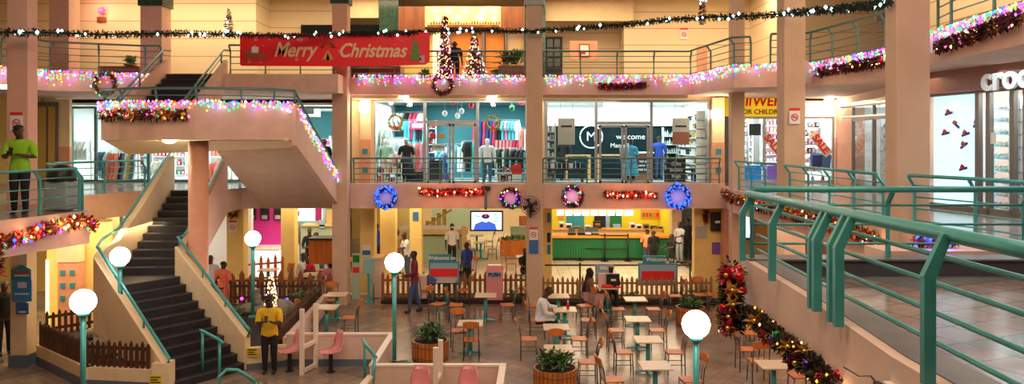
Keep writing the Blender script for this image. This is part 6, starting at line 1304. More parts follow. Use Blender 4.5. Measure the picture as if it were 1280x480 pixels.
def pink_seat(loc, rz, label):
    t = thing('pink_seat', label, 'seat', loc, rz)
    # shell profile (facing -Y local): cross-sections across X
    prof = [(-.22, .44), (-.19, .425), (-.05, .42), (.10, .43), (.18, .50), (.22, .62), (.26, .78), (.28, .88)]
    wds = [.19, .21, .22, .215, .20, .20, .18, .12]; vs = []; n = 7; k = len(prof)
    for side in (0, 1):
        for (y, z), hw in zip(prof, wds):
            for j in range(n):
                u = -1+2*j/(n-1); e = .055*u*u; vs.append((hw*u, y-e*(1 if z > .5 else 0)-(.0 if side == 0 else -.012 if z > .5 else 0), z+e*(1 if z <= .5 else .2)-(0 if side == 0 else .015)))
    fs = []
    for i in range(k-1):
        for j in range(n-1): a = i*n+j; fs.append((a, a+1, a+n+1, a+n)); b = k*n+a; fs.append((b, b+n, b+n+1, b+1))
    for i in range(k-1):
        fs.append((i*n, (i+1)*n, k*n+(i+1)*n, k*n+i*n)); a = i*n+n-1; fs.append((a, k*n+a, k*n+a+n, a+n))
    for j in range(n-1): fs.append((j, k*n+j, k*n+j+1, j+1)); a = (k-1)*n+j; fs.append((a, a+1, k*n+a+1, k*n+a))
    MB().add(vs, fs).out('shell', M['pinkplastic'], t, world=False, smooth=True)
    MB().lathe([(.10, 0), (.10, .015), (.045, .03), (.045, .40), (.09, .42)], (0, 0, 0), 14).out('pedestal', M['black'], t, world=False)
    return t
g1 = G(364, 462); g2 = G(415, 463)
pink_seat((g1.x, g1.y-.12, 0), -.9, 'glossy pink seat nearest the man in yellow'); pink_seat((g2.x, g2.y-.12, 0), -.9, 'glossy pink seat right of the cream divider frame')
pink_seat((X(521, 14.2), 14.2, 0), -.25, 'glossy pink seat at bottom left of the cream post'); pink_seat((X(582, 14.2), 14.2, 0), -.25, 'glossy pink seat at bottom right of the cream post')
# planting beds with dark soil
for poly, l in (([(-2.6, 15.1), (-.2, 15.1), (-.2, 15.6), (-1.0, 17.2), (-2.6, 17.4)], 'dark planting bed behind nearest pink partition'), ([(-.15, 12.8), (1.0, 12.8), (1.2, 15.0), (-.05, 15.0)], 'dark planting bed right of nearest partition'), ([(-4.1, 24.0), (.3, 24.0), (.3, 24.7), (-4.1, 24.7)], 'long planting strip under centre picket fence'), ([(1.1, 23.8), (6.4, 23.8), (6.4, 24.6), (1.1, 24.6)], 'long planting strip under right picket fence')):
    tag(MB().prism(poly, 0, .10).out('planting_bed', M['soil']), l, 'planting bed')
fence('orange picket fence across centre food court edge', [(-4.1, 24.35), (.45, 24.35)], .0, .95, 'fencewood', sp=.16, wd=.09)
fence('pale picket fence in front of the green counter shop', [(.98, 24.3), (6.3, 24.3)], .0, .82, 'palefence', sp=.155, wd=.085)
for c, h, n, l in (((-2.3, 16.2, .1), .5, 70, 'dark leafy plant left of the round wooden planter'), ((-2.1, 15.5, .1), .45, 60, 'dark leafy plant before the round wooden planter'), ((-.9, 15.6, .1), .3, 40, 'small plant at right of round wooden planter'), ((.3, 14.3, .1), .5, 100, 'broad dark plant left of the lower round planter'), ((.0, 13.6, .1), .4, 60, 'dark plant at bottom beside partition end'),
                   ((6.0, 23.9, .1), .5, 40, 'spiky plant by the pale picket fence'), ((5.2, 23.9, .1), .4, 40, 'low plant by the pale picket fence'), ((3.6, 23.9, .1), .35, 40, 'small plant under the right picket fence'), ((.2, 24.0, .1), .6, 50, 'plant at the foot of middle column')): shrub(c, h, n, l, spread=.7)
def roundpot(px, py_base, wpx, hpx, label, n=140, H=.55):
    g = G(px, py_base); w_ = wpx*g.y/S; hp = hpx*g.y/S*.93
    return potplant(px, py_base, py_base-(hp+H)*S/g.y, g.y+w_/2, label, w_, hp, n, 'leaf', .5, 'orangewood', zf=0, name='round_planter', round_=True, lw=.075)
roundpot(538, 455, 46, 26, 'round slatted wooden planter with leafy plant in centre'); roundpot(694, 497, 56, 32, 'round slatted wooden planter with spiky plant at bottom', 160, .5)
roundpot(863, 411, 36, 26, 'round wooden planter half hidden by right globe lamp', 120, .35)

# ================================================================== GLOBE LAMPS
def lamp(px, py, label, Y, zt=2.4, z0=0):
    x = (px-HX)*Y/S; t = thing('globe_lamp', label, 'lamp', (x, Y, z0))
    MB().ball((x, Y, zt), .205, 28).out('globe', M['globe'], t, smooth=True)
    MB().tube([(x, Y, z0), (x, Y, zt-.2)], .045, 14).out('pole', M['teal'], t, smooth=True); MB().lathe([(.05, zt-.27), (.10, zt-.22), (.10, zt-.19)], (x, Y, 0), 18).out('collar', M['teal'], t); MB().lathe([(.12, z0), (.12, z0+.04), (.06, z0+.07)], (x, Y, 0), 18).out('base', M['teal'], t)
lamp(104, 377, 'white globe lamp on teal post, nearest at left before the fence', 12.9); lamp(150, 320, 'white globe lamp on teal post rising from left planter', 18.0-1.4, 2.6, .40)
lamp(493, 328, 'white globe lamp on teal post in centre before man in maroon', 16.6, 2.47); lamp(870, 405, 'white globe lamp on teal post, nearest at right', 11.3); lamp(316, 298, 'white globe lamp on teal post in the stone garden', 20.6, 2.48, .36)
# other teal handrails at bottom
for (pa_, pb_, l) in (((456, 493), (470, 500), 'short sloping teal handrail at bottom centre'),):
    a = G(456, 490); t = thing('handrail_stand', l, 'handrail', tuple(a)); b = a+Vector((.25, -1.0, 0))
    MB().tube([a+Vector((-.1, .3, 1.0)), a+Vector((0, 0, .98)), b+Vector((.1, .3, .9))], .035, 8).out('rail', M['teal'], t, smooth=True)
    MB().tube([a, a+Vector((0, 0, .98))], .03, 8).out('post', M['teal'], t, smooth=True); MB().tube([b+Vector((0, .3, 0)), b+Vector((.08, .3, .9))], .03, 8).out('post', M['teal'], t, smooth=True)
a = G(296, 520); t = thing('handrail_stand', 'curved teal handrail end at bottom left near the stairs', 'handrail', tuple(a)); p = A(290, 461, a.y)
MB().tube([(p.x-.22, a.y-.1, 0), (p.x-.2, a.y-.1, p.z-.12), (p.x-.08, a.y-.05, p.z), (p.x+.1, a.y, p.z-.02), (p.x+.45, a.y, p.z-.25)], .035, 8).out('rail', M['teal'], t, smooth=True); MB().tube([(p.x+.43, a.y, 0), (p.x+.43, a.y, p.z-.24)], .03, 8).out('post', M['teal'], t, smooth=True)
# left lower signs on column base
for i, (y0, y1, k, l) in enumerate(((331, 350, 'teals', 'teal pointed notice at top of left lower column'), (350, 377, 'blueprint', 'bright blue poster on left lower column'), (379, 393, 'blueprint', 'small blue notice under the bright poster'))):
    t = thing('poster', l, 'poster', tuple(A(27, y1, 17.25))); x0, x1 = (15, 39) if i < 2 else (20, 35)
    if i == 0: q = [(A(x0, y1, 17.27).x, A(0, y1, 17.27).z), (A(x1, y1, 17.27).x, A(0, y1, 17.27).z), (A(x1, y0+6, 17.27).x, A(0, y0+6, 17.27).z), (A(27, y0, 17.27).x, A(0, y0, 17.27).z), (A(x0, y0+6, 17.27).x, A(0, y0+6, 17.27).z)]; MB().wallpoly(q, 17.25, 17.28).out('sheet', M[k], t); bxp(17, 37, 339, 341.5, 17.24, .01).out('red_line', M['red'], t)
    else: bxp(x0, x1, y0, y1, 17.25, .03).out('sheet', mat('sky_poster', (.06, .32, .72), .4) if i == 1 else M[k], t)
    bxp(x0+3, x1-3, (y0+y1)/2+3, (y0+y1)/2+5, 17.24, .01).out('printed_line', M['whiteprint'], t)
    if i == 1: bxp(22, 33, 353, 360, 17.24, .01).out('printed_wave', M['whiteprint'], t)
# left lower background
struct(MB().b2(-12.6, -10.9, 20.8, 20.95, 0, 2.97).out('wall_left_lower', M['yellow']))
t = thing('pilaster', 'salmon tiled pilaster in lower left passage', 'pilaster', (-11.0, 20.4, 0)); bxp(72, 97, 305, 415.5, 20.4, .3).out('shaft', M['salmon'], t); bxp(70, 98, 290, 328, 20.38, .3).out('upper_shaft', M['cream'], t)
for py in (341, 357, 373):
    for px in (75, 87): bxp(px, px+6, py-3, py+3, 20.37, .02).out('teal_tile', M['teals'], t)
o = bxp(57, 60, 325, 413, 20.5, .05).out('light_strip', emit('warm_tube', (1, .7, .25), 3)); tag(o, 'vertical glowing warm light strip in lower left passage', 'lamp'); o.name = 'light_tube'
struct(MB().b2(-20, -12.6, 26, 26.2, 0, 2.97).out('wall_left_lower', M['yellow']))
t = thing('shopfront', 'lower left glazed shop entrance under the gallery', 'shopfront', (X(135, 24.4), 24.4, 0)); 
fm = MB(); x0 = X(98, 24.4); x1 = X(172, 24.4); fm.b2(x0, x1, 24.35, 24.45, 2.8, 2.95); fm.b2(x0, x1, 24.35, 24.45, 0, .12)
for px in (100, 110, 130, 152, 170): fm.b2(X(px, 24.4)-.04, X(px, 24.4)+.04, 24.35, 24.45, 0, 2.95)
fm.out('frame', M['alu'], t); MB().b2(x0, x1, 24.39, 24.41, .1, 2.8).out('glass_pane', M['glass'], t)
struct(MB().b2(-15.5, -9.5, 28, 28.2, 0, 3).out('wall_left_lower', M['white'])); area('shop_lamp', (-12.5, 26, 2.9), 3, 2, 90, (.95, .98, .9))
shelves(X(112, 26), X(150, 26), 26.6, 0, 2.4, 5, 'shelf unit inside the lower left shop', 'packet', 5, [5, 2, 9, 0, 10], 'packet on shelf of the lower left shop')
# right side lower: wall beneath gallery
struct(MB().b2(6.9, 7.0, 12, 24, 0, .0001+2.97).out('wall_right_lower', M['cream'])) if False else None
struct(MB().b2(6.9, 14.9, 25.0, 25.2, 0, 2.97).out('wall_right_lower', M['yellow'])); struct(MB().b2(9.5, 9.6, 8, 25, 0, 2.97).out('wall_right_lower', M['cream']))
t = thing('food_counter', 'dark counter with orange panels beneath the right gallery', 'counter', (8.6, 21, 0)); MB().b2(8.2, 9.3, 15, 23, 0, 1.1).out('body', M['black'], t); MB().b2(8.1, 9.35, 15, 23, 1.1, 1.16).out('top', M['orangetop'], t)
t = thing('wall_screen', 'blue glowing screen beneath the right gallery', 'screen', (8.6, 22, 1.9)); bxp(931, 943, 268, 300, 23.5, .1).out('casing', M['black'], t); bxp(932, 942, 270, 297, 23.48, .02).out('screen', M['screenwhite'], t)

# ================================================================== TABLES AND CHAIRS
def make_table():
    t = thing('cafe_table', '', 'table')
    MB().b2(-.30, .30, -.30, .30, .715, .745).out('tabletop', M['tabletop'], t, world=False, bevel=.01)
    MB().lathe([(.05, .02), (.05, .70)], (0, 0, 0), 14).out('pedestal', M['teal'], t, world=False, smooth=True)
    MB().box((0, 0, .70), (.36, .06, .03)).out('top_bracket', M['teal'], t, world=False)
    for k in range(4): a = k*PI/2; MB().tube([(0, 0, .06), (.28*math.cos(a), .28*math.sin(a), .025)], [.035, .022], 8).out('foot', M['teal'], t, world=False)
    return t
def make_chair():
    t = thing('cafe_chair', '', 'chair')
    m = MB(); m.b2(-.19, .19, -.20, .18, .445, .475); m.out('seat', M['orangewood'], t, world=False, bevel=.015)
    for s in (-1, 1):
        MB().tube([(s*.18, .18, 0), (s*.175, .17, .45), (s*.17, .20, .68), (s*.16, .25, .87)], .014, 8).out('leg', M['chairmetal'], t, world=False, smooth=True)
        MB().tube([(s*.18, -.20, 0), (s*.17, -.18, .44)], .014, 8).out('leg', M['chairmetal'], t, world=False, smooth=True)
        MB().tube([(s*.175, .17, .22), (s*.175, -.185, .22)], .009, 6).out('stretcher', M['chairmetal'], t, world=False, smooth=True)
        MB().tube([(s*.06, .175, .46), (s*.055, .20, .68), (s*.05, .24, .80)], .009, 6).out('back_rod', M['chairmetal'], t, world=False, smooth=True)
    MB().tube([(-.17, -.18, .43), (.17, -.18, .43)], .012, 6).out('seat_frame', M['chairmetal'], t, world=False, smooth=True)
    # curved top crest
    m = MB(); n = 8
    for i in range(n):
        u0 = -1+2*i/n; u1 = -1+2*(i+1)/n; f = lambda u: .25+.05*(1-u*u); h = lambda u: .92+.03*(1-u*u)
        m.hexa([(u0*.19, f(u0)-.012, .79), (u1*.19, f(u1)-.012, .79), (u1*.19, f(u1)+.012, .79), (u0*.19, f(u0)+.012, .79), (u0*.19, f(u0)+.008, h(u0)), (u1*.19, f(u1)+.008, h(u1)), (u1*.19, f(u1)+.03, h(u1)), (u0*.19, f(u0)+.03, h(u0))])
    m.out('backrest', M['orangewood'], t, world=False)
    return t
TP = None; CP = None
def table(px, py, label, z=.73, p=None):
    global TP
    g = p or G(px, py, z); loc = (g[0], g[1], 0)
    if TP is None: TP = make_table(); TP.location = loc; TP['label'] = label; return Vector(loc)
    dup(TP, loc, 0, label); return Vector(loc)
def chair(loc, rz, label):
    """rz: direction faced, 0 = facing -Y (the viewer)"""
    global CP
    loc = (loc[0], loc[1], 0)
    if CP is None: CP = make_chair(); CP.location = loc; CP.rotation_euler = (0, 0, rz); CP['label'] = label; return CP
    return dup(CP, loc, rz, label)
FR = PI/2    # faces +X   (sits at left of table)
FL = -PI/2   # faces -X
T = {}
T['r1'] = table(794, 374, 'square table farthest back in the right hand row'); T['r2'] = table(797, 399, 'square table second from back in the right hand row')
T['r3'] = table(810, 424.5, 'square table third from back in the right hand row'); T['r4'] = table(819, 457, 'nearest square table in the right hand row')
T['m1'] = table(698, 370, 'square table behind the seated man in white shirt'); T['m2'] = table(706, 387, 'square table with red bottle beside man in white shirt')
T['m3'] = table(695, 409, 'square table just in front of man in white shirt'); T['m4'] = table(698, 436, 'square table above the lower round planter')
T['c1'] = table(607, 369, 'square table before the pink PUSH bin'); T['c2'] = table(588, 404, 'square table in centre floor near round planter')
T['b1'] = table(558, 351, 'square table in front of the red and blue welcome board'); T['w1'] = table(759, 359, 'square table laden with bags by woman in scarf')
T['l1'] = table(408, 384, 'square table beyond the left pink partition'); T['l2'] = table(421, 368, 'square table close to the dark fence and left column')
T['e1'] = table(967, 456, 'square table at lower right under the garland')
def off_(t, dx, dy=0): return (t.x+dx, t.y+dy)
chair(off_(T['r1'], -.5), FR, 'chair left of farthest table in right hand row'); chair(off_(T['r1'], .52), FL, 'chair right of farthest table in right hand row')
chair(off_(T['r2'], -.55), FR, 'chair left of second table in right hand row'); chair(off_(T['r2'], .5), FL, 'chair right of second table in right hand row')
chair(off_(T['r3'], -.55), FR, 'chair left of third table in right hand row'); chair(off_(T['r3'], .6), FL, 'chair right of third table in right hand row')
chair(off_(T['r4'], -.85), FR+.15, 'chair left of nearest table in right hand row'); chair(off_(T['r4'], .70), FL+.15, 'chair with violet light on its seat, right of nearest table')
chair(off_(T['m1'], .75), FL+.3, 'pale seated chair right of the table behind man in white'); chair(off_(T['m1'], -.65, .1), FR, 'chair left of the table behind man in white')
mchair = off_(T['m2'], -.72); chair(mchair, FR, 'chair occupied by the man in white shirt')
chair(off_(T['m2'], .62), FL, 'chair right of the red bottle table'); chair(off_(T['m3'], -.65), FR, 'chair left of the table before man in white'); chair(off_(T['m3'], .55), FL, 'chair right of the table before man in white'); chair(off_(T['m4'], .62), FL, 'chair right of the table above lower round planter'); chair(off_(T['m4'], 0, .55), 0, 'chair tucked behind the table above lower round planter')
chair(off_(T['c1'], .62), FL+.15, 'pale seated chair right of table by the PUSH bin'); chair(off_(T['c1'], -.85), FR, 'chair left of table by the PUSH bin')
chair(off_(T['c2'], .05, -.45), PI, 'orange chair with its back to the viewer at centre table'); chair(off_(T['c2'], -.3, .4), .2, 'orange chair behind centre table')
g = G(547, 400); chair((g.x, g.y), FL+2.6, 'pale wooden chair beside man in maroon shirt')
chair(off_(T['b1'], -.6), FR, 'chair left of table by welcome board'); chair(off_(T['b1'], .55, -.1), FL, 'chair right of table by welcome board')
wch = off_(T['w1'], -.62); chair(wch, FR, 'chair occupied by the woman in dark scarf'); chair((G(822, 378).x+.3, 23.0), FL, 'chair before the pale fence right of farthest table'); chair((X(875, 23.2), 23.2), .1, 'reddish chair by pale fence near platform corner'); chair((X(893, 23.2), 23.2), FL, 'second reddish chair by pale fence near platform corner')
chair(off_(T['l1'], .62), FL, 'chair right of table beyond left pink partition'); chair(off_(T['l1'], -.5), FR, 'chair left of table beyond left pink partition'); chair(off_(T['l2'], -.3, .5), 0, 'chair behind table close to left column')
for px, py, rz, l in ((932, 462, FR, 'chair under garland, left of lower right table'), (937, 440, FL, 'chair under platform corner garland, farther back'), (948, 478, PI, 'chair with back to viewer at lower right'), (925, 425, FR, 'chair half hidden beneath platform corner garland')):
    g = G(px, py); chair((g.x, g.y), rz, l)
chair(off_(T['e1'], .6, .2), FL, 'chair beyond lower right table beneath garland')
# food court inside tables
INT = [(335, 338, 26.0, 'table inside left food court near the magenta kiosk', -.6), (391, 326, 25.2, 'pale green topped table in left food court', .6), (412, 314, 27.5, 'table beside the wooden counter in left food court', .5), (601, 311, 33, 'tall stool table inside centre food court', .5), (596, 305, 35.5, 'back stool table inside centre food court', .55), (655, 330, 29, 'table beside seated person in dark clothes', .55)]
for px, py, Y, l, dx in INT:
    x = X(px, Y); table(0, 0, l, p=(x, Y)); chair((x+dx, Y), FL if dx > 0 else FR, 'chair at the '+l.replace('table', 'table', 1)); chair((x-dx*.9, Y+.1), FR if dx > 0 else FL, 'opposite chair at the '+l)
# things on tables
p = T['m2']; t = thing('sauce_bottle', 'red bottle with white cap on table by man in white', 'bottle', (p.x+.08, p.y, .745)); MB().lathe([(.035, 0), (.04, .02), (.04, .12), (.015, .17)], (p.x+.08, p.y, .745), 14).out('body', M['redball'], t, smooth=True); MB().lathe([(.018, .17), (.012, .23)], (p.x+.08, p.y, .745), 10).out('cap', M['whiteprint'], t)
p = T['w1']; bg = thing('paper_bag', 'black gift bag with pale print on table beside woman in scarf', 'bag', (p.x+.1, p.y, .745)); MB().b2(p.x-.02, p.x+.36, p.y-.08, p.y+.08, .745, 1.14).out('body', M['black'], bg); MB().tube([(p.x+.1, p.y-.05, 1.14), (p.x+.13, p.y-.05, 1.27), (p.x+.21, p.y-.05, 1.27), (p.x+.24, p.y-.05, 1.14)], .006, 5).out('handle', M['black'], bg); text('NEXT', .08, M['whiteprint'], 'print', bg, (p.x+.17, p.y-.085, .95)) if False else MB().b2(p.x+.1, p.x+.25, p.y-.086, p.y-.08, .93, .99).out('print', M['whiteprint'], bg)
bg = thing('paper_bag', 'pale pink paper bag left of the black gift bag', 'bag', (p.x-.14, p.y+.1, .745)); MB().b2(p.x-.26, p.x-.03, p.y+.02, p.y+.14, .745, 1.13).out('body', mat('pale_pink_paper', (.8, .5, .48), .6), bg)
o = MB().ball((p.x-.02, p.y-.18, .79), .13, 12, 0, (1.4, .6, .5)).out('red_parcel', M['red'], smooth=True); tag(o, 'crumpled red parcel lying on woman\'s table', 'parcel'); o = MB().ball((p.x+.28, p.y-.2, .77), .08, 10, 0, (1.2, .8, .6)).out('red_parcel', M['red'], smooth=True); tag(o, 'small red packet at right corner of woman\'s table', 'parcel')
# grey waste bin on left gallery
t = thing('waste_bin', 'grey round topped waste bin behind left gallery railing', 'bin', (-9.35, 16.0, L2)); MB().b2(-9.62, -9.12, 15.75, 16.2, L2+.02, L2+.62).out('body', mat('grey_bin_plastic', (.34, .42, .43), .5), t, bevel=.04)
m = MB(); m.lathe([(.29, .62), (.29, .68), (.24, .86), (.12, .95), (.01, .97)], (-9.37, 15.97, L2), 18); m.out('hood', M['black'], t, smooth=True)

# ================================================================== PEOPLE
def person(name_label, loc, rz, H=1.72, pose='stand', cl=None, arms=('down', 'down'), hairstyle='short', skin='skin', lean=0.0, lod=1, name='person', step=0.0, cat='person', extras=None, headtilt=0.0, build=1.0):
    cl = cl or {}
    J = []; E = []; T_ = []; Rr = []
    def v(p, r, par=None, tg=None):
        J.append(Vector(p)); Rr.append(r if isinstance(r, tuple) else (r, r)); 
        if par is not None: E.append((par, len(J)-1)); T_.append(tg)
        return len(J)-1
    k = H/1.72; b = build
    sit = pose == 'sit'; hz = .50 if sit else .93*k
    ln = lean
    pel = v((0, 0, hz), (.135*b, .10*b))
    top = lambda z: (0, -ln*(z-hz/k if not sit else z), hz+z*k)
    wa = v((0, -ln*.18, hz+.16*k), (.12*b, .095*b), pel, 'torso')
    ch = v((0, -ln*.38, hz+.36*k), (.15*b, .11*b), wa, 'torso')
    nk0 = v((0, -ln*.52, hz+.50*k), (.075, .07), ch, 'torso')
    nk = v((0, -ln*.58-.005, hz+.57*k), (.055, .055), nk0, 'neck')
    hy = -ln*.62-.02-headtilt*.08
    h1 = v((0, hy, hz+.65*k), (.08, .092), nk, 'head')
    h2 = v((0, hy-headtilt*.05, hz+.73*k), (.092, .108), h1, 'head'); h3 = v((0, hy-headtilt*.06, hz+.80*k), (.072, .082), h2, 'head')
    v((0, hy-headtilt*.04-.122, hz+.68*k), .013, h1, 'head')
    hands = []
    for s, am in ((-1, arms[0]), (1, arms[1])):
        sh = v((s*.19*b, -ln*.46, hz+.455*k), .058*b, ch, 'torso')
        S0 = J[sh]
        if am == 'down': e = S0+Vector((s*.05, .02, -.29*k)); w_ = e+Vector((s*.01, -.06, -.25*k)); fd = Vector((0, -.1, -1))
        elif am == 'phone': e = S0+Vector((s*.03, -.08, -.27*k)); w_ = e+Vector((-s*.13, -.20, .07*k)); fd = Vector((-s*.3, -.7, .4))
        elif am == 'fold': e = S0+Vector((s*.07, -.06, -.27*k)); w_ = e+Vector((-s*.24, -.14, .05)); fd = Vector((-s, -.1, 0))
        elif am == 'reach': e = S0+Vector((s*.04, -.16, -.20*k)); w_ = e+Vector((0, -.23, -.02)); fd = Vector((0, -1, -.1))
        elif am == 'lap': e = S0+Vector((s*.05, -.06, -.27*k)); w_ = e+Vector((-s*.06, -.22, -.04)); fd = Vector((-s*.4, -1, -.1))
        elif am == 'face': e = S0+Vector((s*.04, -.15, -.22*k)); w_ = e+Vector((-s*.1, -.08, .24)); fd = Vector((-s*.3, -.2, 1))
        ei = v(e, .043*b, sh, 'uarm'); wi = v(w_, .028, ei, 'farm'); fd.normalize()
        pc = v(w_+fd*.055, (.034, .022), wi, 'hand'); pe = w_+fd*.085
        sd_ = fd.cross(Vector((0, 0, 1))); sd_ = sd_.normalized() if sd_.length > .1 else Vector((1, 0, 0))
        if abs(fd.z) > .8: sd_ = Vector((0, 1, 0))
        dn = fd.cross(sd_).normalized()
        for q, (o_, L_) in enumerate(((-.028, .062), (-.010, .072), (.010, .068), (.028, .052))):
            f1 = v(pe+sd_*o_+fd*.012, .0095, pc, 'hand'); f2 = v(pe+sd_*o_*1.1+fd*(.012+L_*.55)+dn*.008, .0085, f1, 'hand'); v(pe+sd_*o_*1.1+fd*(.012+L_*.9)+dn*.026, .0075, f2, 'hand')
        th = v(w_+fd*.04-sd_*.045, .011, pc, 'hand'); v(w_+fd*.08-sd_*.062+dn*.01, .009, th, 'hand')
        hands.append(w_+fd*.10)
    for s in (-1, 1):
        hp = v((s*.085*b, 0, hz-.04), .088*b, pel, 'hip')
        if sit:
            kn = v((s*.11, -.42*k, .49), .062*b, hp, 'thigh'); an = v((s*.11, -.42*k-.02, .09), .042, kn, 'shin')
        else:
            st = step*s
            kn = v((s*.095, -.03-st*.28, hz-.44*k), .060*b, hp, 'thigh'); an = v((s*.10, .02-st*.55 if st else .0, .09+ (0)), .040, kn, 'shin')
        A0 = J[an]; he = v(A0+Vector((0, .03, -.045)), .036, an, 'foot'); v(A0+Vector((0, -.15, -.055)), (.038, .028), he, 'foot')
    me = bpy.data.meshes.new('sk'); me.from_pydata(J, E, []); o = bpy.data.objects.new('sk', me); C.objects.link(o)
    o.modifiers.new('s', 'SKIN').use_smooth_shade = True
    for i, r in enumerate(Rr): me.skin_vertices[0].data[i].radius = r
    me.skin_vertices[0].data[pel].use_root = True
    sb = o.modifiers.new('ss', 'SUBSURF'); sb.levels = lod; sb.render_levels = lod
    dg = bpy.context.evaluated_depsgraph_get(); bm_ = bpy.data.meshes.new_from_object(o.evaluated_get(dg)); bpy.data.objects.remove(o)
    t = thing(name, name_label, cat, loc, rz)
    bm_.materials.clear(); bm_.materials.append(M[skin] if isinstance(skin, str) else skin)
    for p in bm_.polygons: p.use_smooth = True
    body = bpy.data.objects.new('body', bm_); C.objects.link(body); body.parent = t
    # classify
    tags = []
    for vv in bm_.vertices:
        best = None; bd_ = 9
        for (i, j), tg in zip(E, T_):
            a = J[i]; d = J[j]-a; u = max(0, min(1, (vv.co-a).dot(d)/max(1e-6, d.length_squared))); ds = (vv.co-a-d*u).length/(Rr[i][0]*(1-u)+Rr[j][0]*u)
            if ds < bd_: bd_ = ds; best = tg
        tags.append(best)
    def layer(nm, fn, off, m):
        keep = [p for p in bm_.polygons if all(fn(tags[i], bm_.vertices[i].co) for i in p.vertices)]
        if not keep: return
        ids = {}; vs = []; fs = []
        for p in keep:
            f = []
            for i in p.vertices:
                if i not in ids: ids[i] = len(vs); q = bm_.vertices[i]; vs.append(tuple(q.co+q.normal*off))
                f.append(ids[i])
            fs.append(tuple(f))
        MB().add(vs, fs).out(nm, m, t, world=False, smooth=True)
    sleeve = cl.get('sleeve', 'short')
    if 'shirt' in cl: layer('shirt', lambda g, c: g == 'torso' or g == 'uarm' or (sleeve == 'long' and g == 'farm') or (g in ('hip', 'thigh') and c.z > hz-(.03 if sit else .10)), .019, cl['shirt'])
    if 'trousers' in cl: layer('trousers', lambda g, c: g in ('hip', 'thigh') or (g == 'shin' and (not cl.get('shorts'))), .013, cl['trousers'])
    layer('shoes', lambda g, c: g == 'foot', .012, cl.get('shoes', M['shoe']))
    hc = Vector((0, hy-headtilt*.05, hz+.73*k))
    if hairstyle == 'short': layer('hair', lambda g, c: g == 'head' and (c.z > hc.z+.035 or (c.y > hc.y+.02 and c.z > hc.z-.06)), .014, cl.get('hair', M['hair']))
    if hairstyle == 'cap':
        layer('cap', lambda g, c: g == 'head' and c.z > hc.z+.005, .022, cl.get('cap', M['black'])); MB().ball((0, hc.y-.11, hc.z+.02), .08, 10, 0, (1, .9, .12)).out('cap_peak', cl.get('cap', M['black']), t, world=False, smooth=True)
    if hairstyle == 'scarf':
        layer('headscarf', lambda g, c: (g == 'head' and not (c.y < hc.y-.05 and hc.z-.09 < c.z < hc.z+.05)) or g == 'neck', .03, cl.get('scarf', M['black'])); MB().add([(-.10, hc.y+.03, hc.z-.05), (.10, hc.y+.03, hc.z-.05), (.16, .05, hz+.1), (-.16, .05, hz+.1), (-.11, hc.y+.10, hc.z-.05), (.11, hc.y+.10, hc.z-.05), (.17, .13, hz+.1), (-.17, .13, hz+.1)], [(0, 1, 2, 3), (7, 6, 5, 4), (0, 4, 5, 1), (1, 5, 6, 2), (2, 6, 7, 3), (3, 7, 4, 0)]).out('scarf_tail', cl.get('scarf', M['black']), t, world=False)
    if hairstyle != 'none':
        fy = hc.y-.102
        for s in (-1, 1):
            MB().ball((s*.03, fy+.006, hc.z-.028), .010, 8, 0, (1.2, .5, .7)).out('eye', M['eyeball'], t, world=False, smooth=True)
            MB().ball((s*.098, hc.y+.012, hc.z-.02), .026, 8, 0, (.4, .8, 1.2)).out('ear', M[skin] if isinstance(skin, str) else skin, t, world=False, smooth=True)
        MB().ball((0, fy+.014, hc.z-.090), .022, 8, 0, (1.1, .3, .35)).out('mouth', mat('lip', (.12, .03, .03), .5) if 'lip' not in bpy.data.materials else bpy.data.materials['lip'], t, world=False, smooth=True)
    if cl.get('mask'): MB().ball((0, hc.y-.095, hc.z-.06), .055, 10, 0, (1.1, .45, .85)).out('face_mask', cl['mask'], t, world=False, smooth=True)
    if cl.get('skirt'):
        m = MB(); 
        if sit: m.hexa([(-.2, .1, .38), (.2, .1, .38), (.24, -.46, .12), (-.24, -.46, .12), (-.19, .12, .62), (.19, .12, .62), (.2, -.52, .56), (-.2, -.52, .56)])
        else: m.lathe([(.30, hz-.55), (.24, hz-.2), (.17, hz+.08), (.15, hz+.1)], (0, 0, 0), 18)
        m.out('skirt', cl['skirt'], t, world=False, smooth=not sit)
    if cl.get('phone'):
        q = (hands[0]+hands[1])/2 if arms[0] == 'phone' else hands[1]
        MB().box(tuple(q+Vector((0, -.01, .04))), (.075, .012, .15), rx=-.5).out('phone', M['black'], t, world=False)
    return t
cw = cloth('white_shirt', (.78, .78, .80)); cb = cloth('black_cloth', (.012, .012, .015)); cj = cloth('blue_jeans', (.06, .10, .22)); cg = cloth('bright_green_shirt', (.28, .62, .02)); cm = cloth('maroon_shirt', (.18, .02, .045)); cy = cloth('yellow_polo', (.85, .52, .02)); cr = cloth('coral_shirt', (.9, .20, .12)); cor = cloth('orange_shirt', (.95, .32, .14)); cbl = cloth('royal_blue_shirt', (.02, .06, .38)); cgr = cloth('grey_cloth', (.25, .25, .26)); cbg = cloth('beige_shirt', (.70, .52, .32)); cpk = cloth('dusty_pink_skirt', (.50, .26, .24)); clb = cloth('pale_jeans', (.35, .42, .5)); ctl = cloth('teal_dress', (.05, .35, .5)); cpr = cloth('patterned_shirt', (.55, .55, .6)); msk = mat('mask_blue', (.5, .7, .75), .6)
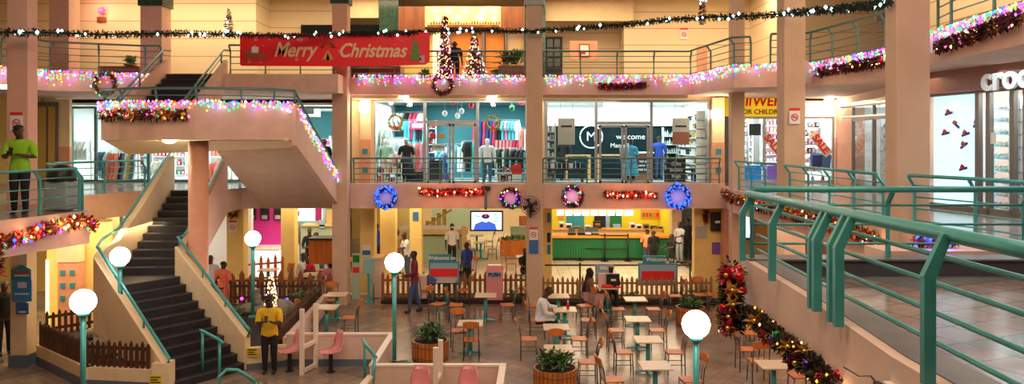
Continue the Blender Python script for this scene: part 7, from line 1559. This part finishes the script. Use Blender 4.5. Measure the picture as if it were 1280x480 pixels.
# foreground people
g = G(23, 268, L2); person('person in bright green shirt and cap looking at phone behind left railing', (g.x, g.y+.05, L2), .25, 1.74, 'stand', dict(shirt=cg, trousers=cb, cap=cb, phone=True), ('phone', 'fold'), 'cap', lod=2, headtilt=.6, build=1.12)
g = G(337, 466); person('person in yellow shirt and dark cap leaning by the stair wall with phone', (g.x, g.y, 0), .1, 1.70, 'stand', dict(shirt=cy, trousers=cb, cap=cb, phone=True), ('phone', 'phone'), 'cap', lod=2, headtilt=.5, build=1.1)
g = G(518, 390); person('person in maroon shirt and jeans walking past welcome board', (g.x, g.y, 0), FL+.2, 1.80, 'stand', dict(shirt=cm, trousers=cj, sleeve='long'), ('down', 'lap'), 'short', lod=2, step=.32, build=1.05)
person('person in white shirt seated at red bottle table looking down at phone', (mchair[0]+.02, mchair[1], 0), FR, 1.75, 'sit', dict(shirt=cw, trousers=cb, sleeve='long', phone=True), ('lap', 'reach'), 'short', lean=.30, lod=2, headtilt=.8, build=1.1)
person('person in long dark headscarf and pink skirt seated by the fence', (wch[0], wch[1], 0), FR, 1.68, 'sit', dict(shirt=cloth('brown_top', (.18, .08, .04)), trousers=cpk, skirt=cpk, scarf=cb, sleeve='long'), ('lap', 'lap'), 'scarf', lean=.15, lod=2)
p = T['w1']; person('person in black with pale cap seated behind the gift bags', (p.x+.2, p.y+.72, 0), 0, 1.7, 'sit', dict(shirt=cb, trousers=cb, cap=cloth('grey_cap', (.45, .45, .47))), ('lap', 'lap'), 'cap'); chair((p.x+.2, p.y+.74), 0, 'chair occupied by person in pale cap')
# queue at the green counter
def PG(px, py, l, rz, H, c, arms=('down', 'down'), hs='short', **k): g = G(px, py); return person(l, (g.x, g.y, 0), rz, H, 'stand', c, arms, hs, **k)
PG(809, 330, 'person in orange shirt queueing at green counter', PI-.6, 1.42, dict(shirt=cor, trousers=cj), build=1.05); PG(817, 331, 'person in dark clothes beside the orange shirt in queue', PI+.3, 1.38, dict(shirt=cb, trousers=cb))
PG(840, 335, 'shorter person in black waiting near welcome board', -1.2, 1.35, dict(shirt=cb, trousers=cb), ('lap', 'lap')); PG(850, 329, 'person in black and white patterned shirt with jeans at counter end', -.8, 1.72, dict(shirt=cpr, trousers=clb), ('down', 'reach')); PG(860, 325, 'person in dark clothes standing at passage beside counter', PI, 1.75, dict(shirt=cb, trousers=cb, sleeve='long'))
# centre
g = G(581, 372); person('person in royal blue shirt standing beside the welcome board', (g.x, g.y+1.3, 0), -.7, 1.62, 'stand', dict(shirt=cbl, trousers=cb), ('down', 'lap'), 'short')
person('person in white shirt and mask standing by the tan counter', (X(565, 31), 31, 0), .3, 1.75, 'stand', dict(shirt=cw, trousers=cb, mask=msk), ('down', 'down'), 'short', build=1.05)
person('bald person in beige shirt seated behind the blue shirt', (X(586, 27.5), 27.5, 0), -1.0, 1.65, 'sit', dict(shirt=cbg, trousers=cb, hair=M['skin2']), ('lap', 'lap'), 'short', skin='skin2'); chair((X(586, 27.5)+.02, 27.52), -1.0, 'chair occupied by bald person in beige shirt')
person('person in white shirt with braces leaning near yellow column', (X(510, 28.5), 28.5, 0), -1.0, 1.70, 'stand', dict(shirt=cw, trousers=cj), ('lap', 'reach'), 'short', lean=.2); person('person in brown top beside the one in white braces', (X(496, 29.4), 29.4, 0), .8, 1.72, 'stand', dict(shirt=cloth('tan_top', (.35, .2, .12)), trousers=cbg), ('down', 'down'), 'short')
person('person in blue coat standing far back between yellow columns', (X(471, 31), 31, 0), PI, 1.75, 'stand', dict(shirt=cbl, trousers=cb, sleeve='long'), ('down', 'down'), 'short')
person('person in dark clothes seated beside middle column', (X(656, 27.2), 27.2, 0), .4, 1.7, 'sit', dict(shirt=cb, trousers=cb), ('reach', 'lap'), 'short')
# left food court
person('person in white top with dark strap standing behind the stairs', (X(263, 23.0), 23.0, 0), .5, 1.66, 'stand', dict(shirt=cw, trousers=cb), ('down', 'lap'), 'short'); person('smaller person in coral top standing behind the stair parapet', (X(279, 22.95), 22.95, 0), PI-.3, 1.48, 'stand', dict(shirt=cr, trousers=cr), ('down', 'down'), 'short')
person('person in white top seated at wooden counter', (X(373, 26.0), 26.0, 0), FR, 1.72, 'sit', dict(shirt=cw, trousers=cj), ('reach', 'lap'), 'short', lean=.25, build=1.1); chair((X(373, 26.0)-.02, 26.0), FR, 'chair occupied by person at wooden counter'); person('child in red shirt seated beside person in white', (X(384, 26.3), 26.3, 0), .2, 1.25, 'sit', dict(shirt=cloth('red_shirt', (.7, .02, .04)), trousers=cb), ('lap', 'lap'), 'short')
person('person in black seated before lit magenta poster', (X(387, 29.0), 29.0, 0), .1, 1.80, 'stand', dict(shirt=cb, trousers=cb, sleeve='long'), ('lap', 'lap'), 'short'); person('person in white leaning over the mint counter', (X(403, 28.6), 28.6, 0), FL, 1.68, 'stand', dict(shirt=cw, trousers=cj), ('reach', 'reach'), 'short', lean=.35)
person('person in pink top near left beige column', (X(413, 25.0), 25.0, 0), PI, 1.1, 'stand', dict(shirt=cloth('pink_top', (.7, .2, .3)), trousers=cj), ('down', 'down'), 'short')
g = G(5, 440); person('person in dark clothes standing at far lower left', (-12.1, 18.3, 0), .8, 1.75, 'stand', dict(shirt=cb, trousers=cb, sleeve='long'), ('down', 'lap'), 'short'); stanchion((-11.9, 17.7), 'black queue post at lower left beside column', 1.0)
# shop people
person('person in blue dress inside gift shop by the door', (X(788, 26.2), 26.2, L2+.02), PI-.4, 1.48, 'stand', dict(shirt=ctl, trousers=cb, skirt=ctl), ('down', 'down'), 'short'); person('person in blue shirt and jeans at right inside gift shop', (X(824, 28.0), 28.0, L2+.02), PI, 1.6, 'stand', dict(shirt=cbl, trousers=cj), ('down', 'reach'), 'short')
person('person in black inside gift shop at left window', (X(705, 27.6), 27.6, L2+.02), PI-.3, 1.6, 'stand', dict(shirt=cb, trousers=cb), ('down', 'lap'), 'short'); person('person in dark top behind the lit sloping parapet', (X(405, 26.0), 26.0, L2), .6, 1.5, 'stand', dict(shirt=cb, trousers=cb), ('down', 'down'), 'short')
person('person with dark hair on the top floor behind wreath', (X(568, 24.9), 24.9, L3), .4, 1.2, 'stand', dict(shirt=cb, trousers=cb), ('down', 'down'), 'short')
wm = M['whitegloss']; gm = mat('mannequin_grey', (.35, .3, .26), .4)
for px, Y, c, l, sk in ((508, 25.9, dict(shirt=cb, trousers=cb, skirt=cb), 'mannequin in long black dress in left shop window', gm), (609, 25.8, dict(shirt=cw, trousers=cj, sleeve='long'), 'mannequin in white sweater and denim in right shop window', wm), (482, 25.9, dict(shirt=cloth('mint_top', (.4, .65, .55)), trousers=cw), 'mannequin in mint top at far left of shop window', wm)):
    person(l, (X(px, Y), Y, L2+.02), .1, 1.50, 'stand', c, ('down', 'down'), 'none', skin=sk, name='mannequin', cat='mannequin')
